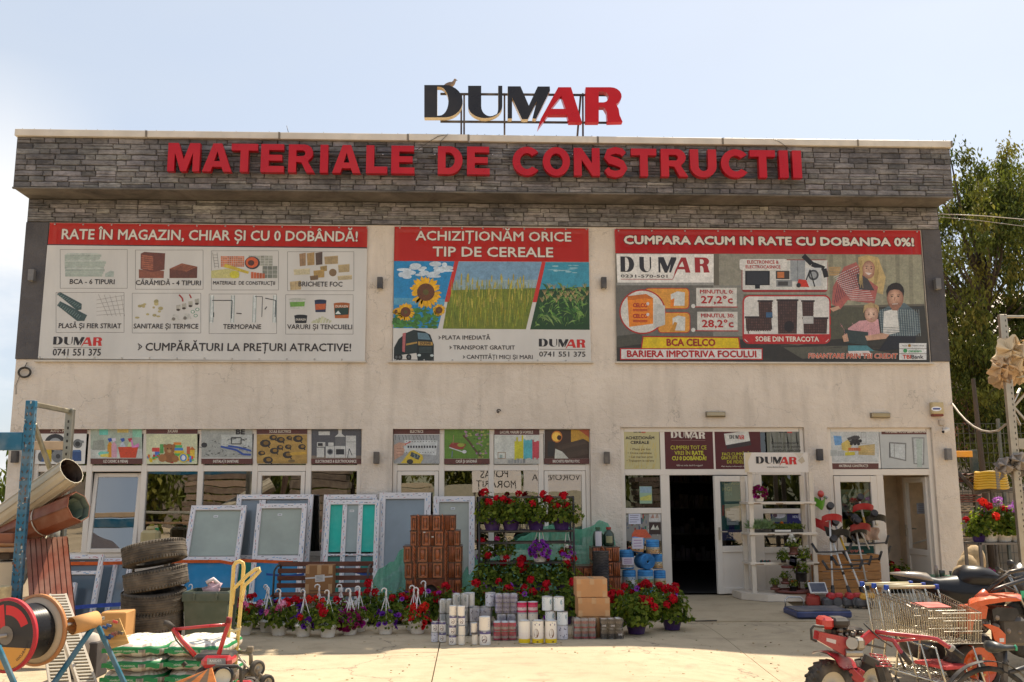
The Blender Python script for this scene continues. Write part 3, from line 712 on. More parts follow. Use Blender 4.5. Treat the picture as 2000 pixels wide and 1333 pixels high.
b=MB('plastic',S(120,40,28));b.obox((c.x,-.045,c.z-.1),(.19,.088,.045),None,None,None,.012);b.build('strobe',r_)
b=Print(-.101,(0,0,1));b.ell(1829,799,10,4.5,S(235,235,240),1);b.rect(1822,797.5,1836,800.5,S(40,60,130),2);b.build('badge',r_)
c=at(1838,826,0);b=MB('plastic',S(190,176,160));b.box((c.x-.045,-.045,c.z-.045),(c.x+.045,.003,c.z+.045));solo(b,'junction_box','small square junction box under the alarm siren','junction box')
c=at(1842,841,0);r_=thing('security_camera','white security camera under the alarm siren pointing left','security camera',(c.x,0,c.z))
b=MB('plastic',S(215,208,198));b.cyl((c.x+.02,.003,c.z+.02),(c.x+.02,-.05,c.z+.02),.03);b.build('mount',r_)
b=MB('plastic',S(215,208,198));b.bar((c.x+.05,-.09,c.z+.015),(c.x-.085,-.17,c.z-.035),.06,.06,b=.01);b.build('body',r_)
b=MB('gloss',(.01,.01,.012));b.cyl((c.x-.08,-.167,c.z-.033),(c.x-.094,-.176,c.z-.038),.022);b.build('lens',r_)
c=at(974,804,0);b=MB('metal',S(60,50,45));b.cyl((c.x,.003,c.z),(c.x,-.06,c.z),.012);b.tube([(c.x+.03*math.cos(t*.6),-.06,c.z+.03*math.sin(t*.6))for t in range(9)],.009,n=6);solo(b,'wall_hook','small rusty hook in the pale wall above the middle window','hook')
c=at(50,729,0);b=MB('plastic',S(30,28,28))
for k in range(5):
 rr=.1+rnd.uniform(-.012,.012);ox,oz=rnd.uniform(-.012,.012),rnd.uniform(-.012,.012)
 b.tube([(c.x+ox+rr*1.05*math.cos(t*math.pi/12),-.03-k*.008,c.z+oz+rr*.85*math.sin(t*math.pi/12))for t in range(24)],.007,n=6,closed=True)
b.tube([(c.x-.02,-.02,c.z+.08),(c.x+.02,-.02,c.z+.17)],.006,n=5);b.tube([(c.x-.08,-.02,c.z-.05),(c.x-.13,-.015,c.z-.2),(c.x-.12,-.012,c.z-.35)],.004,n=5)
solo(b,'cable_coil','black cable coil hung at the left end of the wall below the first banner','cable')
# rooftop sign
RY=-.42
def from_crop(x,y,Y,o=(650,100),s=.35):return at(o[0]+x*s,o[1]+y*s,Y)
sg=thing('rooftop_sign','rooftop sign of dark and red letters on a thin steel frame','sign',(.8,RY,7.57))
zf=lambda v:392-v
def Tl(x,y,z):p=from_crop(x,zf(z),RY);return(p.x,y,p.z)
for ch in 'DUMAR':
 b=MB('signface');lp=LOGO[ch]
 b.prism(lp,RY-.1,RY+.03,S(38,36,40)if ch in 'DUM' else S(190,6,18),None,S(222,200,160)if ch in 'DUM' else S(190,8,20),to=Tl);b.build('letter',sg)
b=MB('painted_steel',S(48,40,40))
for yy_ in(240,394):b.bar(from_crop(600,yy_,RY+.06),from_crop(1560,yy_+7,RY+.06),.035,.035)
b.build('rail',sg)
for xx,lean in((717,0),(733,0),(958,0),(1395,0)):
 b=MB('painted_steel',S(62,44,40));p,q=from_crop(xx,236,RY+.085),from_crop(xx,480,RY+.085);q.z=7.4;b.bar(p,q,.03,.03);b.build('post',sg)
b=MB('painted_steel',S(62,44,40));p,q=from_crop(1383,250,RY+.09),from_crop(1350,490,RY+.5);q.z=7.35;b.bar(p,q,.03,.03);b.build('brace',sg)
c=from_crop(655,206,RY-.03);r_=thing('dove','grey collared dove perched on the first letter of the rooftop sign','bird',(c.x,c.y,c.z))
b=MB('matte',S(150,128,112));rt_=Matrix.Rotation(R(-28),3,'Y')
b.sph((c.x+.005,c.y,c.z+.055),(.085,.042,.045),nu=12,nv=8,rot=rt_)
b.tube([(c.x+.05,c.y,c.z+.085),(c.x+.072,c.y,c.z+.12),(c.x+.078,c.y,c.z+.135)],[.034,.024,.02],n=10);b.sph((c.x+.082,c.y,c.z+.142),(.027,.022,.024),nu=10,nv=8)
b.tube([(c.x-.05,c.y,c.z+.035),(c.x-.15,c.y,c.z-.004)],[.026,.012],n=8);b.build('body',r_)
b=MB('matte',S(120,100,90))
for s_ in(-1,1):b.sph((c.x-.03,c.y+s_*.036,c.z+.05),(.085,.012,.032),nu=10,nv=6,rot=Matrix.Rotation(R(-24),3,'Y'))
b.build('wing',r_);b=MB('matte',S(50,42,40));b.tube([(c.x+.105,c.y,c.z+.14),(c.x+.125,c.y,c.z+.134)],[.006,.002],n=6);b.build('beak',r_)
b=MB('matte',S(150,60,60));b.tube([(c.x+.015,c.y-.012,c.z+.03),(c.x+.02,c.y-.012,c.z)],.005,n=5);b.tube([(c.x+.015,c.y+.012,c.z+.03),(c.x+.02,c.y+.012,c.z)],.005,n=5);b.build('legs',r_)
# red letters on the fascia
def arc(cx,cy,rx,ry,a0,a1,n=8):return[(cx+rx*math.cos(R(a0+(a1-a0)*i/n)),cy+ry*math.sin(R(a0+(a1-a0)*i/n)))for i in range(n+1)]
BL={'M':[[(0,0),(0,1),(.36,1),(.56,.42),(.76,1),(1.12,1),(1.12,0),(.88,0),(.88,.66),(.66,0),(.46,0),(.24,.66),(.24,0)]],'A':[[(0,0),(.38,1),(.7,1),(1.08,0),(.77,0),(.71,.17),(.37,.17),(.31,0)],[(.43,.37),(.65,.37),(.54,.72)]],'T':[[(0,1),(.95,1),(.95,.76),(.62,.76),(.62,0),(.33,0),(.33,.76),(0,.76)]],'E':[[(0,0),(0,1),(.82,1),(.82,.79),(.29,.79),(.29,.62),(.77,.62),(.77,.41),(.29,.41),(.29,.22),(.84,.22),(.84,0)]],'L':[[(0,0),(0,1),(.3,1),(.3,.24),(.8,.24),(.8,0)]],'I':[[(0,0),(0,1),(.3,1),(.3,0)]],'D':[[(0,0),(0,1)]+arc(.42,.5,.5,.5,90,-90,14),[(.29,.22)]+arc(.39,.5,.24,.28,-90,90,10)+[(.29,.78)]],'O':[arc(.54,.5,.54,.52,0,345,23),arc(.54,.5,.25,.29,0,340,17)],'C':[arc(.53,.5,.53,.52,38,322,18)+arc(.53,.5,.25,.29,318,42,14)],'N':[[(0,0),(0,1),(.29,1),(.68,.44),(.68,1),(.97,1),(.97,0),(.69,0),(.29,.57),(.29,0)]],'U':[[(0,1),(.3,1),(.3,.4)]+arc(.47,.38,.17,.17,180,360,8)+[(.64,1),(.94,1)]+arc(.47,.4,.47,.42,0,-180,14)],'R':[[(0,0),(0,1),(.58,1)]+arc(.6,.7,.35,.3,90,-60,9)+[(.76,.38),(1.02,0),(.7,0),(.5,.36),(.3,.38),(.3,0)],[(.3,.58),(.3,.79),(.54,.79)]+arc(.54,.685,.11,.105,90,-90,5)]}
def s_shape():
 path=[(.84,.78),(.74,.88),(.48,.93),(.2,.86),(.14,.7),(.26,.58),(.5,.52),(.74,.43),(.83,.28),(.72,.12),(.46,.06),(.2,.12),(.1,.26)]
 pts=[Vector((a,b))for a,b in path];L_,R_=[],[]
 for i,p in enumerate(pts):
  d=(pts[min(i+1,12)]-pts[max(i-1,0)]).normalized();n_=Vector((-d.y,d.x));w_=.135 if i not in(0,12)else.12
  L_.append(p+n_*w_*(1.08 if 3<i<9 else.9));R_.append(p-n_*w_*(1.08 if 3<i<9 else.9))
 return[[tuple(p)for p in L_]+[tuple(p)for p in reversed(R_)]]
BL['S']=s_shape()
ms=thing('fascia_sign','raised red letters MATERIALE DE CONSTRUCTII bolted along the stone fascia','sign',(.3,FY,7.07))
words='MATERIALEDECONSTRUCTII';ext=[(327,391),(395,454),(451,504),(509,556),(563,616),(625,642),(649,706),(715,758),(764,811),(855,905),(912,958),(1001,1053),(1060,1115),(1121,1173),(1180,1227),(1233,1284),(1291,1345),(1348,1401),(1408,1461),(1465,1516),(1522,1541),(1548,1567)]
FL=FY-.17
for ch,(a,e)in zip(words,ext):
 X0,X1=at(a,318,FL).x,at(e-1.5,318,FL).x;lp=BL[ch];mx0=min(p[0]for p in lp[0]);mx1=max(p[0]for p in lp[0])
 b=MB('signface');b.prism(lp,FL,FY-.07,S(180,4,24),None,S(170,6,24),to=lambda x,y,z:(X0+(x-mx0)/(mx1-mx0)*(X1-X0),y,6.84+z*.475));b.build('letter',ms)
for za,xr in((7.2,((-5.0,-.95),(-.72,.26),(.5,5.45))),(6.88,((-4.9,-1.0),(-.7,.2),(.6,5.4)))):
 for a,e in xr:b=MB('painted_steel',S(40,40,44));b.bar((a,FY-.052,za),(e,FY-.052,za),.03,.035);b.build('rail',ms)
for px in(442,583,630,748,850,962,1090,1118,1200,1340,1380,1545):
 p=at(px,303,FY-.06);b=MB('chrome',S(200,200,205));b.sph((p.x,FY-.07,p.z),.014,nu=8,nv=6);b.build('bolt',ms)
def cable(pts,name,label,r_=.006,col=S(60,54,48)):
 b=MB('plastic',col);b.tube(pts,r_,n=6);solo(b,name,label,'cable')
cable([from_crop(x,y,FY-.06)for x,y in((465,555),(540,505),(590,475),(640,468),(605,500),(592,545))],'cable','thin black cable looping from the roof to the red letters',.005)
cable([at(560,246,FY-.02),at(564,262,FY-.02)],'cable','short bent wire standing on the parapet left of the rooftop sign',.005)
cable([at(1500+x,y,FY-.062)for x,y in((10,271),(25,279),(42,292))],'cable','thin wire running over the parapet right of the rooftop sign',.004)
# printed banners on the upper floor
def D(r,g,b):
 c=S(r,g,b);return(c[0]*.95,min(1,c[1]*1.03),min(1,c[2]*1.1))
WHT=D(228,217,206);RED=D(196,48,40);INK=D(52,44,44);LTX=D(222,206,188)
def banner_root(name,label,Y,crop,quad):
 pr=Print(Y,crop);c=[pr.xz(*q)for q in quad];x=(c[0][0]+c[1][0])/2;z=min(c[2][1],c[3][1])
 return thing('banner',label,'banner',(x,Y,z),'printed banners over the upper windows')
def eyelets(root,crop,pts,Y):
 for a,b in pts:
  p=at(crop[0]+a*crop[2],crop[1]+b*crop[2],Y);q=MB('chrome',S(190,185,175));q.lathe([(.006,0),(.014,.004),(.014,0)],(p.x,Y-.004,p.z),(0,-1,0),n=10);q.build('eyelet',root)
BY=-.034
def noisy(r,c,a=.22):return jit(c,a,r)
C1=(0,420,.37);b1=banner_root('banner','white banner with eight goods pictures under a red RATE ÎN MAGAZIN strip',BY,C1,[(262,42),(1940,60),(1925,775),(198,760)])
s=Print(BY,C1,'banner');s.poly([(250,160),(1938,178),(1926,772),(200,758)],WHT,0);s.build('sheet',b1)
s=Print(BY,C1,'banner');s.poly([(264,42),(1941,62),(1938,171),(252,155)],RED,0);s.build('heading_strip',b1)
s=Print(BY,C1);s.poly([(252,155),(1938,171),(1938,178),(250,160)],INK,0)
s.text('RATE ÎN MAGAZIN, CHIAR ȘI CU 0 DOBÂNDĂ!',330,76,1872,140,LTX,3,.028,(INK,.06))
s.text('CUMPĂRĂTURI LA PREȚURI ATRACTIVE!',770,677,1848,720,INK,3,.03)
s.line([(728,680),(750,696),(728,714)],5,INK,2);s.line([(731,690),(739,697),(731,704)],4,INK,2)
s.text('0741 551 375',281,708,531,743,INK,3,.03);s.line([(282,700),(536,703)],2,INK,2);s.build('lettering',b1)
s=Print(BY,C1);s.logo(283,644,538,692);s.build('logo',b1)
cells=[(318,183,672,388),(715,186,1072,393),(1116,190,1470,397),(1518,195,1868,401),(296,410,655,621),(698,414,1060,624),(1104,418,1460,627),(1508,422,1864,630)]
caps=[('BCA - 6 TIPURI',370,340,604,366),('CĂRĂMIDĂ - 4 TIPURI',718,346,1057,372),('MATERIALE  DE CONSTRUCȚII',1126,350,1450,370),('BRICHETE FOC',1577,353,1807,379),('PLASĂ ȘI FIER STRIAT',312,573,632,599),('SANITARE ȘI TERMICE',707,575,1040,601),('TERMOPANE',1179,578,1378,603),('VARURI ȘI TENCUIELI',1517,579,1852,604)]
def bricks(s,x0,y0,x1,y1,nx,ny,c,g,ly,r):
 for j in range(ny):
  for i in range(nx):
   a=x0+(x1-x0)*i/nx;b=y0+(y1-y0)*j/ny;s.rect(a+g,b+g,a+(x1-x0)/nx-g,b+(y1-y0)/ny-g,noisy(r,c),ly)
rr=random.Random(3)
for i,(cl,cp)in enumerate(zip(cells,caps)):
 s=Print(BY,C1);s.frame(*cl,2,D(110,100,96),1);s.text(*cp,INK,4,.03)
 x0,y0,x1,y1=cl
 if i==0:
  for k,(a,b,c_,d_)in enumerate(((342,210,535,245),(342,246,560,285),(344,286,552,326))):
   for j in range(3):s.rect(a,b+(d_-b)*j/3+1,c_-j*6,b+(d_-b)*(j+1)/3,noisy(rr,D(168,172,158),.08),2)
   s.poly([(a,b),(c_,b),(c_-25,b-8),(a+18,b-8)],D(188,188,176),2)
  s.poly([(555,310),(585,295),(602,300),(600,327),(556,328)],D(168,172,160),3)
 if i==1:
  s.poly([(733,288),(866,296),(864,334),(733,334)],D(140,82,62),2);s.poly([(743,205),(762,196),(872,203),(868,290),(800,303),(742,285)],D(110,62,50),2)
  for u in range(9):
   for v in range(7):s.rect(748+u*7,212+v*11+u*.8,753+u*7,220+v*11+u*.8,noisy(rr,D(176,104,78)),3)
  s.poly([(895,285),(960,256),(1042,276),(1040,334),(895,334)],D(104,60,48),2);s.poly([(895,285),(960,256),(1042,274),(985,300)],D(150,90,66),3)
  for u in range(6):s.line([(908+u*13,284-u*4),(975+u*11,296-u*4)],2,D(90,52,40),4)
 if i==2:
  bricks(s,1165,218,1290,275,11,6,D(196,110,70),.8,2,rr);bricks(s,1312,215,1440,270,6,4,D(160,155,140),1,2,rr);bricks(s,1385,270,1465,335,3,3,D(130,128,115),1,2,rr)
  s.ell(1332,254,40,34,D(60,55,58),3);s.ell(1330,252,33,28,D(206,92,50),4);s.ell(1326,254,17,15,D(88,50,42),5)
  s.poly([(1190,258),(1315,300),(1310,312),(1180,276)],D(200,170,60),4);s.poly([(1115,295),(1200,285),(1262,300),(1262,334),(1115,334)],D(198,184,120),3);s.ell(1238,316,26,20,D(206,190,60),5)
  for u in range(5):s.rect(1325+u*15,302+u*2,1338+u*15,336,noisy(rr,D(190,96,60)),4)
  s.line([(1122,200),(1135,282)],2,D(120,110,100),3);s.line([(1146,200),(1155,282)],2,D(120,110,100),3)
  for u in range(5):s.line([(1124+u*2.5,212+u*15),(1148+u*2,212+u*15)],2,D(120,110,100),3)
 if i==3:
  for a,b,c_,d_,co in((1580,203,1614,272,(150,116,84)),(1620,200,1660,268,(170,134,86)),(1665,198,1702,266,(92,72,60)),(1712,218,1784,262,(168,140,100)),(1785,262,1845,305,(176,150,108)),(1550,285,1636,318,(196,178,142)),(1655,292,1712,334,(168,132,76)),(1636,320,1680,346,(120,92,66)),(1782,320,1858,345,(186,164,126)),(1530,350,1590,398,(176,150,110)),(1690,270,1726,300,(150,122,74))):
   s.poly([(a,b+6),(c_,b),(c_,d_-4),(a+3,d_)],noisy(rr,D(*co),.1),2);s.line([(a,b+6),(c_,b)],5,tuple(x*1.2 for x in D(*co)),3);s.line([((a+c_)/2,b+3),((a+c_)/2+2,d_-2)],2,tuple(x*.75 for x in D(*co)),3)
  s.ell(1757,305,20,20,D(134,104,72),3)
 if i==4:
  for o_ in(0,1):
   s.poly([(300+o_*2,418+o_*60),(318,408+o_*48),(432+o_*28,470+o_*60),(430+o_*15,500+o_*60),(408,505+o_*56)],D(64,80,78),2+o_)
   for u in range(11):s.line([(304+u*11,425+u*6.5+o_*58),(318+u*11,416+u*6.5+o_*50)],3,D(120,134,128),4+o_)
  for u in range(5):s.line([(520+u*30,420+u*2),(570+u*22,535)],1.6,D(140,128,120),2);s.line([(510,450+u*20),(655,425+u*24)],1.6,D(140,128,120),2)
 if i==5:
  for k in range(16):
   x,y=rr.uniform(715,850),rr.uniform(455,545);s.ell(x,y,rr.uniform(6,14),rr.uniform(5,10),noisy(rr,D(178,160,110),.2),2,10)
  for x,y in((942,492),(972,484),(1006,472),(1040,460)):s.poly([(x-12,y-14),(x+10,y-18),(x+12,y+10),(x-10,y+14)],D(176,166,150),2);s.ell(x-1,y+10,10,6,D(70,58,50),3,12)
  for x,y in((925,540),(985,535)):s.poly([(x-22,y+18),(x-10,y-14),(x+14,y-14),(x+26,y+14)],D(188,180,168),2);s.ell(x-8,y+10,9,9,D(120,110,98),3,12)
  s.line([(945,422),(962,440),(966,458)],8,D(160,50,44),2);s.line([(1000,420),(1010,440)],7,D(160,50,44),2)
  for x,y in((1018,512),(1042,500),(1033,532)):s.ell(x,y,11,9,D(90,140,110),2,12);s.ell(x,y,7,6,WHT,3,12)
 if i==6:
  for a in(1120,1230,1345,1452):
   s.line([(a,424),(a-4,570)],14,D(212,208,200),2);s.line([(a+8,426),(a+4,568)],2.5,D(110,130,124),3);s.line([(a-8,426),(a-12,568)],2,D(120,140,134),3)
  s.line([(1120,452),(1226,452),(1222,548)],4,D(50,52,56),4);s.line([(1400,440),(1456,452),(1452,540)],4,D(50,52,56),4);s.line([(1345,432),(1386,432),(1382,540)],3,D(60,62,66),4)
  s.line([(1248,520),(1276,522)],5,D(60,56,56),4);s.line([(1398,500),(1408,485)],5,D(60,56,56),4);s.line([(1128,515),(1128,540)],5,D(60,56,56),4)
 if i==7:
  def pail(cx,y,w,h,c0,c1,t=None):
   s.poly([(cx-w,y),(cx+w,y),(cx+w*.86,y+h),(cx-w*.86,y+h)],D(*c0),2);s.ell(cx,y,w*1.04,7,tuple(x*.8 for x in D(*c0)),3);s.poly([(cx-w*.9,y+h*.3),(cx+w*.9,y+h*.25),(cx+w*.84,y+h*.75),(cx-w*.84,y+h*.8)],D(*c1),4)
  pail(1570,446,44,50,(196,190,176),(110,150,66));pail(1692,454,31,60,(44,50,74),(186,90,50));pail(1804,470,42,76,(176,96,50),(40,62,54));pail(1588,534,34,38,(40,38,40),(60,58,58))
  s.text('DURAZIV',1772,478,1838,489,LTX,6,.03);s.text('DURAZIV',1562,548,1616,558,LTX,6,.03);s.poly([(1785,506),(1800,524),(1770,524)],D(220,220,210),5)
  for k in range(7):s.poly([(1640+k*16,570),(1655+k*14,535+abs(k-3)*7),(1668+k*14,538+abs(k-3)*7),(1656+k*14,572)],noisy(rr,D(190,184,150),.25),2)
 s.build('picture',b1)
eyelets(b1,C1,[(290+k*150,50+k*1.7)for k in range(12)]+[(210+k*145,752+k*1.1)for k in range(12)],BY)
C2=(700,420,.27);b2=banner_root('banner','cereals banner with sunflower, wheat and maize photos and a dark lorry',BY,C2,[(262,88),(1664,100),(1685,1062),(248,1058)])
s=Print(BY,C2,'banner');s.poly([(262,86),(1665,100),(1668,342),(258,334)],RED,0);s.build('heading_strip',b2)
s=Print(BY,C2,'banner');s.poly([(258,334),(1668,342),(1683,1062),(248,1056)],WHT,0);s.build('sheet',b2)
s=Print(BY,C2)
s.text('ACHIZIȚIONĂM ORICE',417,118,1532,192,LTX,3,.028,(INK,.06));s.text('TIP DE CEREALE',540,232,1408,306,LTX,3,.028,(INK,.06))
for t,a,b,c_,d_ in(('PLATA IMEDIATĂ',607,873,953,903),('TRANSPORT GRATUIT',686,945,1132,975),('CANTITĂȚI MICI ȘI MARI',783,1014,1250,1043),('0741 551 375',1308,990,1642,1026)):
 s.text(t,a,b,c_,d_,INK,3,.03)
 if t[0]!='0':s.line([(a-27,b+3),(a-12,(b+d_)/2),(a-27,d_-3)],4,INK,2);s.line([(a-25,b+10),(a-20,(b+d_)/2),(a-25,d_-10)],3,INK,2)
s.line([(1306,972),(1642,975)],3,INK,2);s.build('lettering',b2)
s=Print(BY,C2);s.logo(1305,898,1643,962);s.build('logo',b2)
s=Print(BY,C2);s.poly([(258,334),(696,337),(576,822),(253,820)],D(40,128,176),1);s.poly([(258,600),(628,610),(620,650),(256,650)],D(90,150,176),1.2)
for k in range(26):
 x,y=rr.uniform(300,660),rr.uniform(345,450)
 if x<690-(y-337)*.25:s.ell(x,y,rr.uniform(15,55),rr.uniform(6,20),noisy(rr,D(200,205,210),.12),2+rr.random(),14)
for k in range(160):
 y=rr.uniform(680,815);x=rr.uniform(256,600-(y-680)*.22);s.ell(x,y,rr.uniform(8,26),rr.uniform(6,15),noisy(rr,D(70,118,52),.4),3+rr.random(),7)
def sunflower(cx,cy,r_,ly):
 for ring,(n_,l0,l1)in enumerate(((24,.5,1.0),(20,.45,.88))):
  for k in range(n_):
   a=k*2*math.pi/n_+rr.uniform(-.08,.08)+ring*.1;w_=.13;l=r_*l1*rr.uniform(.88,1.08)
   s.poly([(cx+r_*l0*math.cos(a-w_),cy+r_*l0*math.sin(a-w_)),(cx+l*.85*math.cos(a-w_*.9),cy+l*.85*math.sin(a-w_*.9)),(cx+l*math.cos(a),cy+l*math.sin(a)),(cx+l*.85*math.cos(a+w_*.9),cy+l*.85*math.sin(a+w_*.9)),(cx+r_*l0*math.cos(a+w_),cy+r_*l0*math.sin(a+w_))],noisy(rr,D(226,164,24),.14),ly+ring*.4)
 s.ell(cx,cy,r_*.54,r_*.54,D(104,60,34),ly+1)
 for k in range(70):a,q=rr.uniform(0,6.28),r_*.52*math.sqrt(rr.random());s.ell(cx+q*math.cos(a),cy+q*math.sin(a),r_*.035,r_*.035,noisy(rr,D(96,58,40),.4),ly+1.3,6)
 s.ell(cx,cy,r_*.18,r_*.18,D(96,84,40),ly+1.8,12)
s.line([(490,640),(470,800)],14,D(80,120,54),3.5)
sunflower(488,560,118,5);sunflower(342,704,68,5);sunflower(584,690,46,4.5);sunflower(275,700,26,4.2);s.build('picture',b2)
s=Print(BY,C2);s.poly([(724,338),(1326,341),(1212,828),(610,824)],D(120,150,172),1);s.poly([(660,545),(1284,530),(1212,828),(610,824)],D(116,122,40),1.3);s.poly([(690,470),(1296,470),(1284,545),(664,552)],D(146,162,164),1.1)
for k in range(420):
 y=rr.uniform(560,822);xl=672-(y-560)*.22;xr=1275-(y-560)*.22;x=rr.uniform(xl+6,xr-8);l=rr.uniform(50,150)
 y2=max(y-l,rr.uniform(380,540));dx=rr.uniform(-10,18)
 s.line([(x,y),(x+dx*.5,(y+y2)/2),(x+dx,y2)],rr.uniform(1.5,3.4),noisy(rr,rr.choice((D(140,150,50),D(170,160,66),D(96,112,34),D(156,140,40))),.25),2+rr.random()*2)
for k in range(46):
 x,y=rr.uniform(700,1250),rr.uniform(430,640);s.poly([(x-5,y+36),(x-3,y),(x+2,y-14),(x+6,y),(x+5,y+38)],noisy(rr,D(178,160,70),.2),4.5)
s.build('picture',b2)
s=Print(BY,C2);s.poly([(1354,342),(1668,343),(1673,832),(1242,829)],D(62,140,160),1);s.poly([(1310,540),(1670,520),(1673,832),(1242,829)],D(36,66,34),1.3)
for k in range(12):x,y=rr.uniform(1370,1640),rr.uniform(352,420);s.ell(x,y,rr.uniform(15,40),rr.uniform(2,6),D(150,184,190),1.6,10)
for k in range(230):
 y=rr.uniform(540,815);x=rr.uniform(1318-(y-540)*.24,1655);a=rr.uniform(-2.8,-.3);l=rr.uniform(40,95);ex,ey=x+l*math.cos(a),y+l*math.sin(a)*.8
 xl=1316-(max(ey,540)-540)*.24
 if ex<xl+6 or ex>1664 or ey<480:continue
 mx,my=(x+ex)/2,(y+ey)/2-12
 s.poly([(x,y),(mx-4,my+8),(ex,ey),(mx+4,my-7)],noisy(rr,rr.choice((D(70,112,46),D(104,138,60),D(48,84,40),D(128,150,84))),.25),2+rr.random()*3)
for k in range(20):
 x,y=1330+k*17,rr.uniform(490,600)
 for j in range(5):s.line([(x,y+36),(x+(j-2)*9,y+rr.uniform(-4,10))],2.4,noisy(rr,D(176,146,100),.2),5)
s.build('picture',b2)
s=Print(BY,C2);s.poly([(696,336),(725,337),(655,630),(624,630)],RED,2);s.build('separator',b2);s=Print(BY,C2);s.poly([(1327,341),(1354,342),(1290,632),(1260,632)],RED,2);s.build('separator',b2)
s=Print(BY,C2)
s.poly([(258,960),(290,900),(345,855),(400,832),(480,845),(520,868),(546,940),(546,1050),(430,1056),(420,1000),(256,1020)],D(30,38,38),2);s.poly([(345,858),(400,834),(430,850),(420,1000),(340,1000)],D(44,52,50),3);s.poly([(320,858),(344,852),(336,995),(318,990)],D(176,96,96),4)
s.poly([(428,852),(500,858),(524,905),(432,900)],D(96,120,130),4);s.poly([(432,916),(536,920),(538,945),(432,944)],D(168,130,66),4);s.text('DUMAR',448,921,525,940,D(60,40,34),5,.03);s.poly([(345,932),(425,918),(425,930),(345,946)],D(168,130,66),4)
for k in range(5):s.line([(440,958+k*9),(530,960+k*9)],3,D(80,92,90),4)
for x,y in((440,1016),(532,1018)):s.ell(x,y,13,9,D(190,196,190),5)
for x in(275,300,365):s.ell(x,1030,19,22,D(22,22,24),4);s.ell(x,1030,9,11,D(90,90,88),5)
s.line([(260,1046),(546,1054)],4,D(40,40,40),3);s.build('picture',b2)
eyelets(b2,C2,[(300+k*150,94+k*1.3)for k in range(10)]+[(270+k*205,1050+k*.8)for k in range(7)],BY)
C3=(1160,420,.37);b3=banner_root('banner','dark banner with a family on a sofa, stoves and a fire barrier advert',BY,C3,[(108,76),(1722,82),(1772,780),(120,775)])
DR=D(186,40,40)
s=Print(BY,C3,'banner');s.poly([(108,76),(1722,82),(1729,210),(113,203)],DR,0);s.build('heading_strip',b3)
s=Print(BY,C3,'banner');s.poly([(113,203),(1729,210),(1772,780),(120,775)],D(120,112,100),0);s.build('sheet',b3)
s=Print(BY,C3);s.poly([(660,206),(1228,208),(1228,420),(660,420)],D(142,134,118),.6);s.poly([(1228,209),(1729,211),(1745,470),(1228,480)],D(150,142,118),.6)
for k in range(7):s.poly([(1240+k*70,210),(1262+k*70,210),(1268+k*70,470),(1246+k*70,470)],noisy(rr,D(138,130,108),.12),.8)
s.poly([(122,640),(240,622),(420,640),(820,660),(1080,690),(1300,640),(1765,680),(1771,778),(122,773)],D(52,48,44),1);s.poly([(1235,480),(1430,490),(1440,640),(1240,660)],D(84,80,64),1.2);s.poly([(1430,490),(1745,480),(1765,690),(1440,690)],D(60,56,50),1.1)
s.poly([(1000,700),(1350,690),(1560,730),(1100,760)],D(88,84,72),1.3);s.poly([(122,640),(250,625),(265,680),(122,700)],D(78,74,64),1.4)
for k in range(90):x,y=rr.uniform(1245,1430),rr.uniform(495,640);s.line([(x,y),(x+2,y+18)],3,noisy(rr,D(88,84,68),.2),1.6)
for k in range(4):s.rect(1240,275+k*12,1302-k*2,285+k*12,noisy(rr,D(176,140,96),.12),1.5)
s.poly([(115,370),(630,370),(630,640),(120,640)],D(104,98,90),.9);s.poly([(500,372),(790,372),(790,640),(500,640)],D(132,126,116),.8)
s.build('picture',b3)
SK=D(196,150,124);SKD=D(160,112,90)
s=Print(BY,C3)
s.poly([(1395,225),(1440,212),(1500,225),(1540,330),(1525,420),(1455,400),(1400,330)],D(190,160,108),2);s.poly([(1255,470),(1262,380),(1320,275),(1385,250),(1430,330),(1500,380),(1480,470),(1340,450),(1300,500)],D(168,92,84),2.5)
for k in range(16):
 s.line([(1268+k*11,470-k*8),(1300+k*11,300-k*2)],3,D(90,60,70),3);s.line([(1265+k*6,330+k*8),(1390+k*6,270+k*12)],2.4,D(206,196,190),3.1)
s.poly([(1385,310),(1440,330),(1480,400),(1400,395)],D(72,66,66),3.4)
s.soft(1450,290,34,48,SKD,D(216,172,146),4);s.poly([(1410,300),(1405,240),(1450,216),(1498,236),(1500,300),(1478,250),(1430,246)],D(198,168,112),4.5)
s.ell(1438,282,5,3,D(60,44,38),5,8);s.ell(1464,284,5,3,D(60,44,38),5,8);s.poly([(1430,304),(1466,308),(1450,320)],D(220,200,190),5);s.line([(1450,286),(1452,298)],3,SKD,5)
s.poly([(1245,495),(1290,480),(1300,495),(1262,512)],SK,4)
s.poly([(1500,510),(1560,480),(1640,465),(1710,520),(1725,620),(1660,660),(1590,640),(1520,640)],D(92,104,108),3)
for k in range(18):s.line([(1510+k*12,500),(1520+k*12,640)],2,D(168,172,166),3.3);s.line([(1505,498+k*9),(1722,490+k*9)],2,D(50,58,66),3.4)
s.poly([(1530,510),(1600,495),(1612,620),(1525,640)],D(214,206,196),4)
s.soft(1590,440,44,60,D(150,104,84),D(212,164,136),5);s.poly([(1546,436),(1543,402),(1552,378),(1572,363),(1594,358),(1616,364),(1632,382),(1637,404),(1633,436),(1626,410),(1610,397),(1586,394),(1562,400),(1552,414)],D(44,36,34),5.5);s.poly([(1558,470),(1624,466),(1604,505),(1575,505)],D(150,104,84),5.3)
s.ell(1572,432,6,3,D(50,40,36),6,8);s.ell(1606,432,6,3,D(50,40,36),6,8);s.line([(1588,436),(1584,454)],4,SKD,6);s.line([(1574,472),(1604,470)],4,D(210,190,180),6)
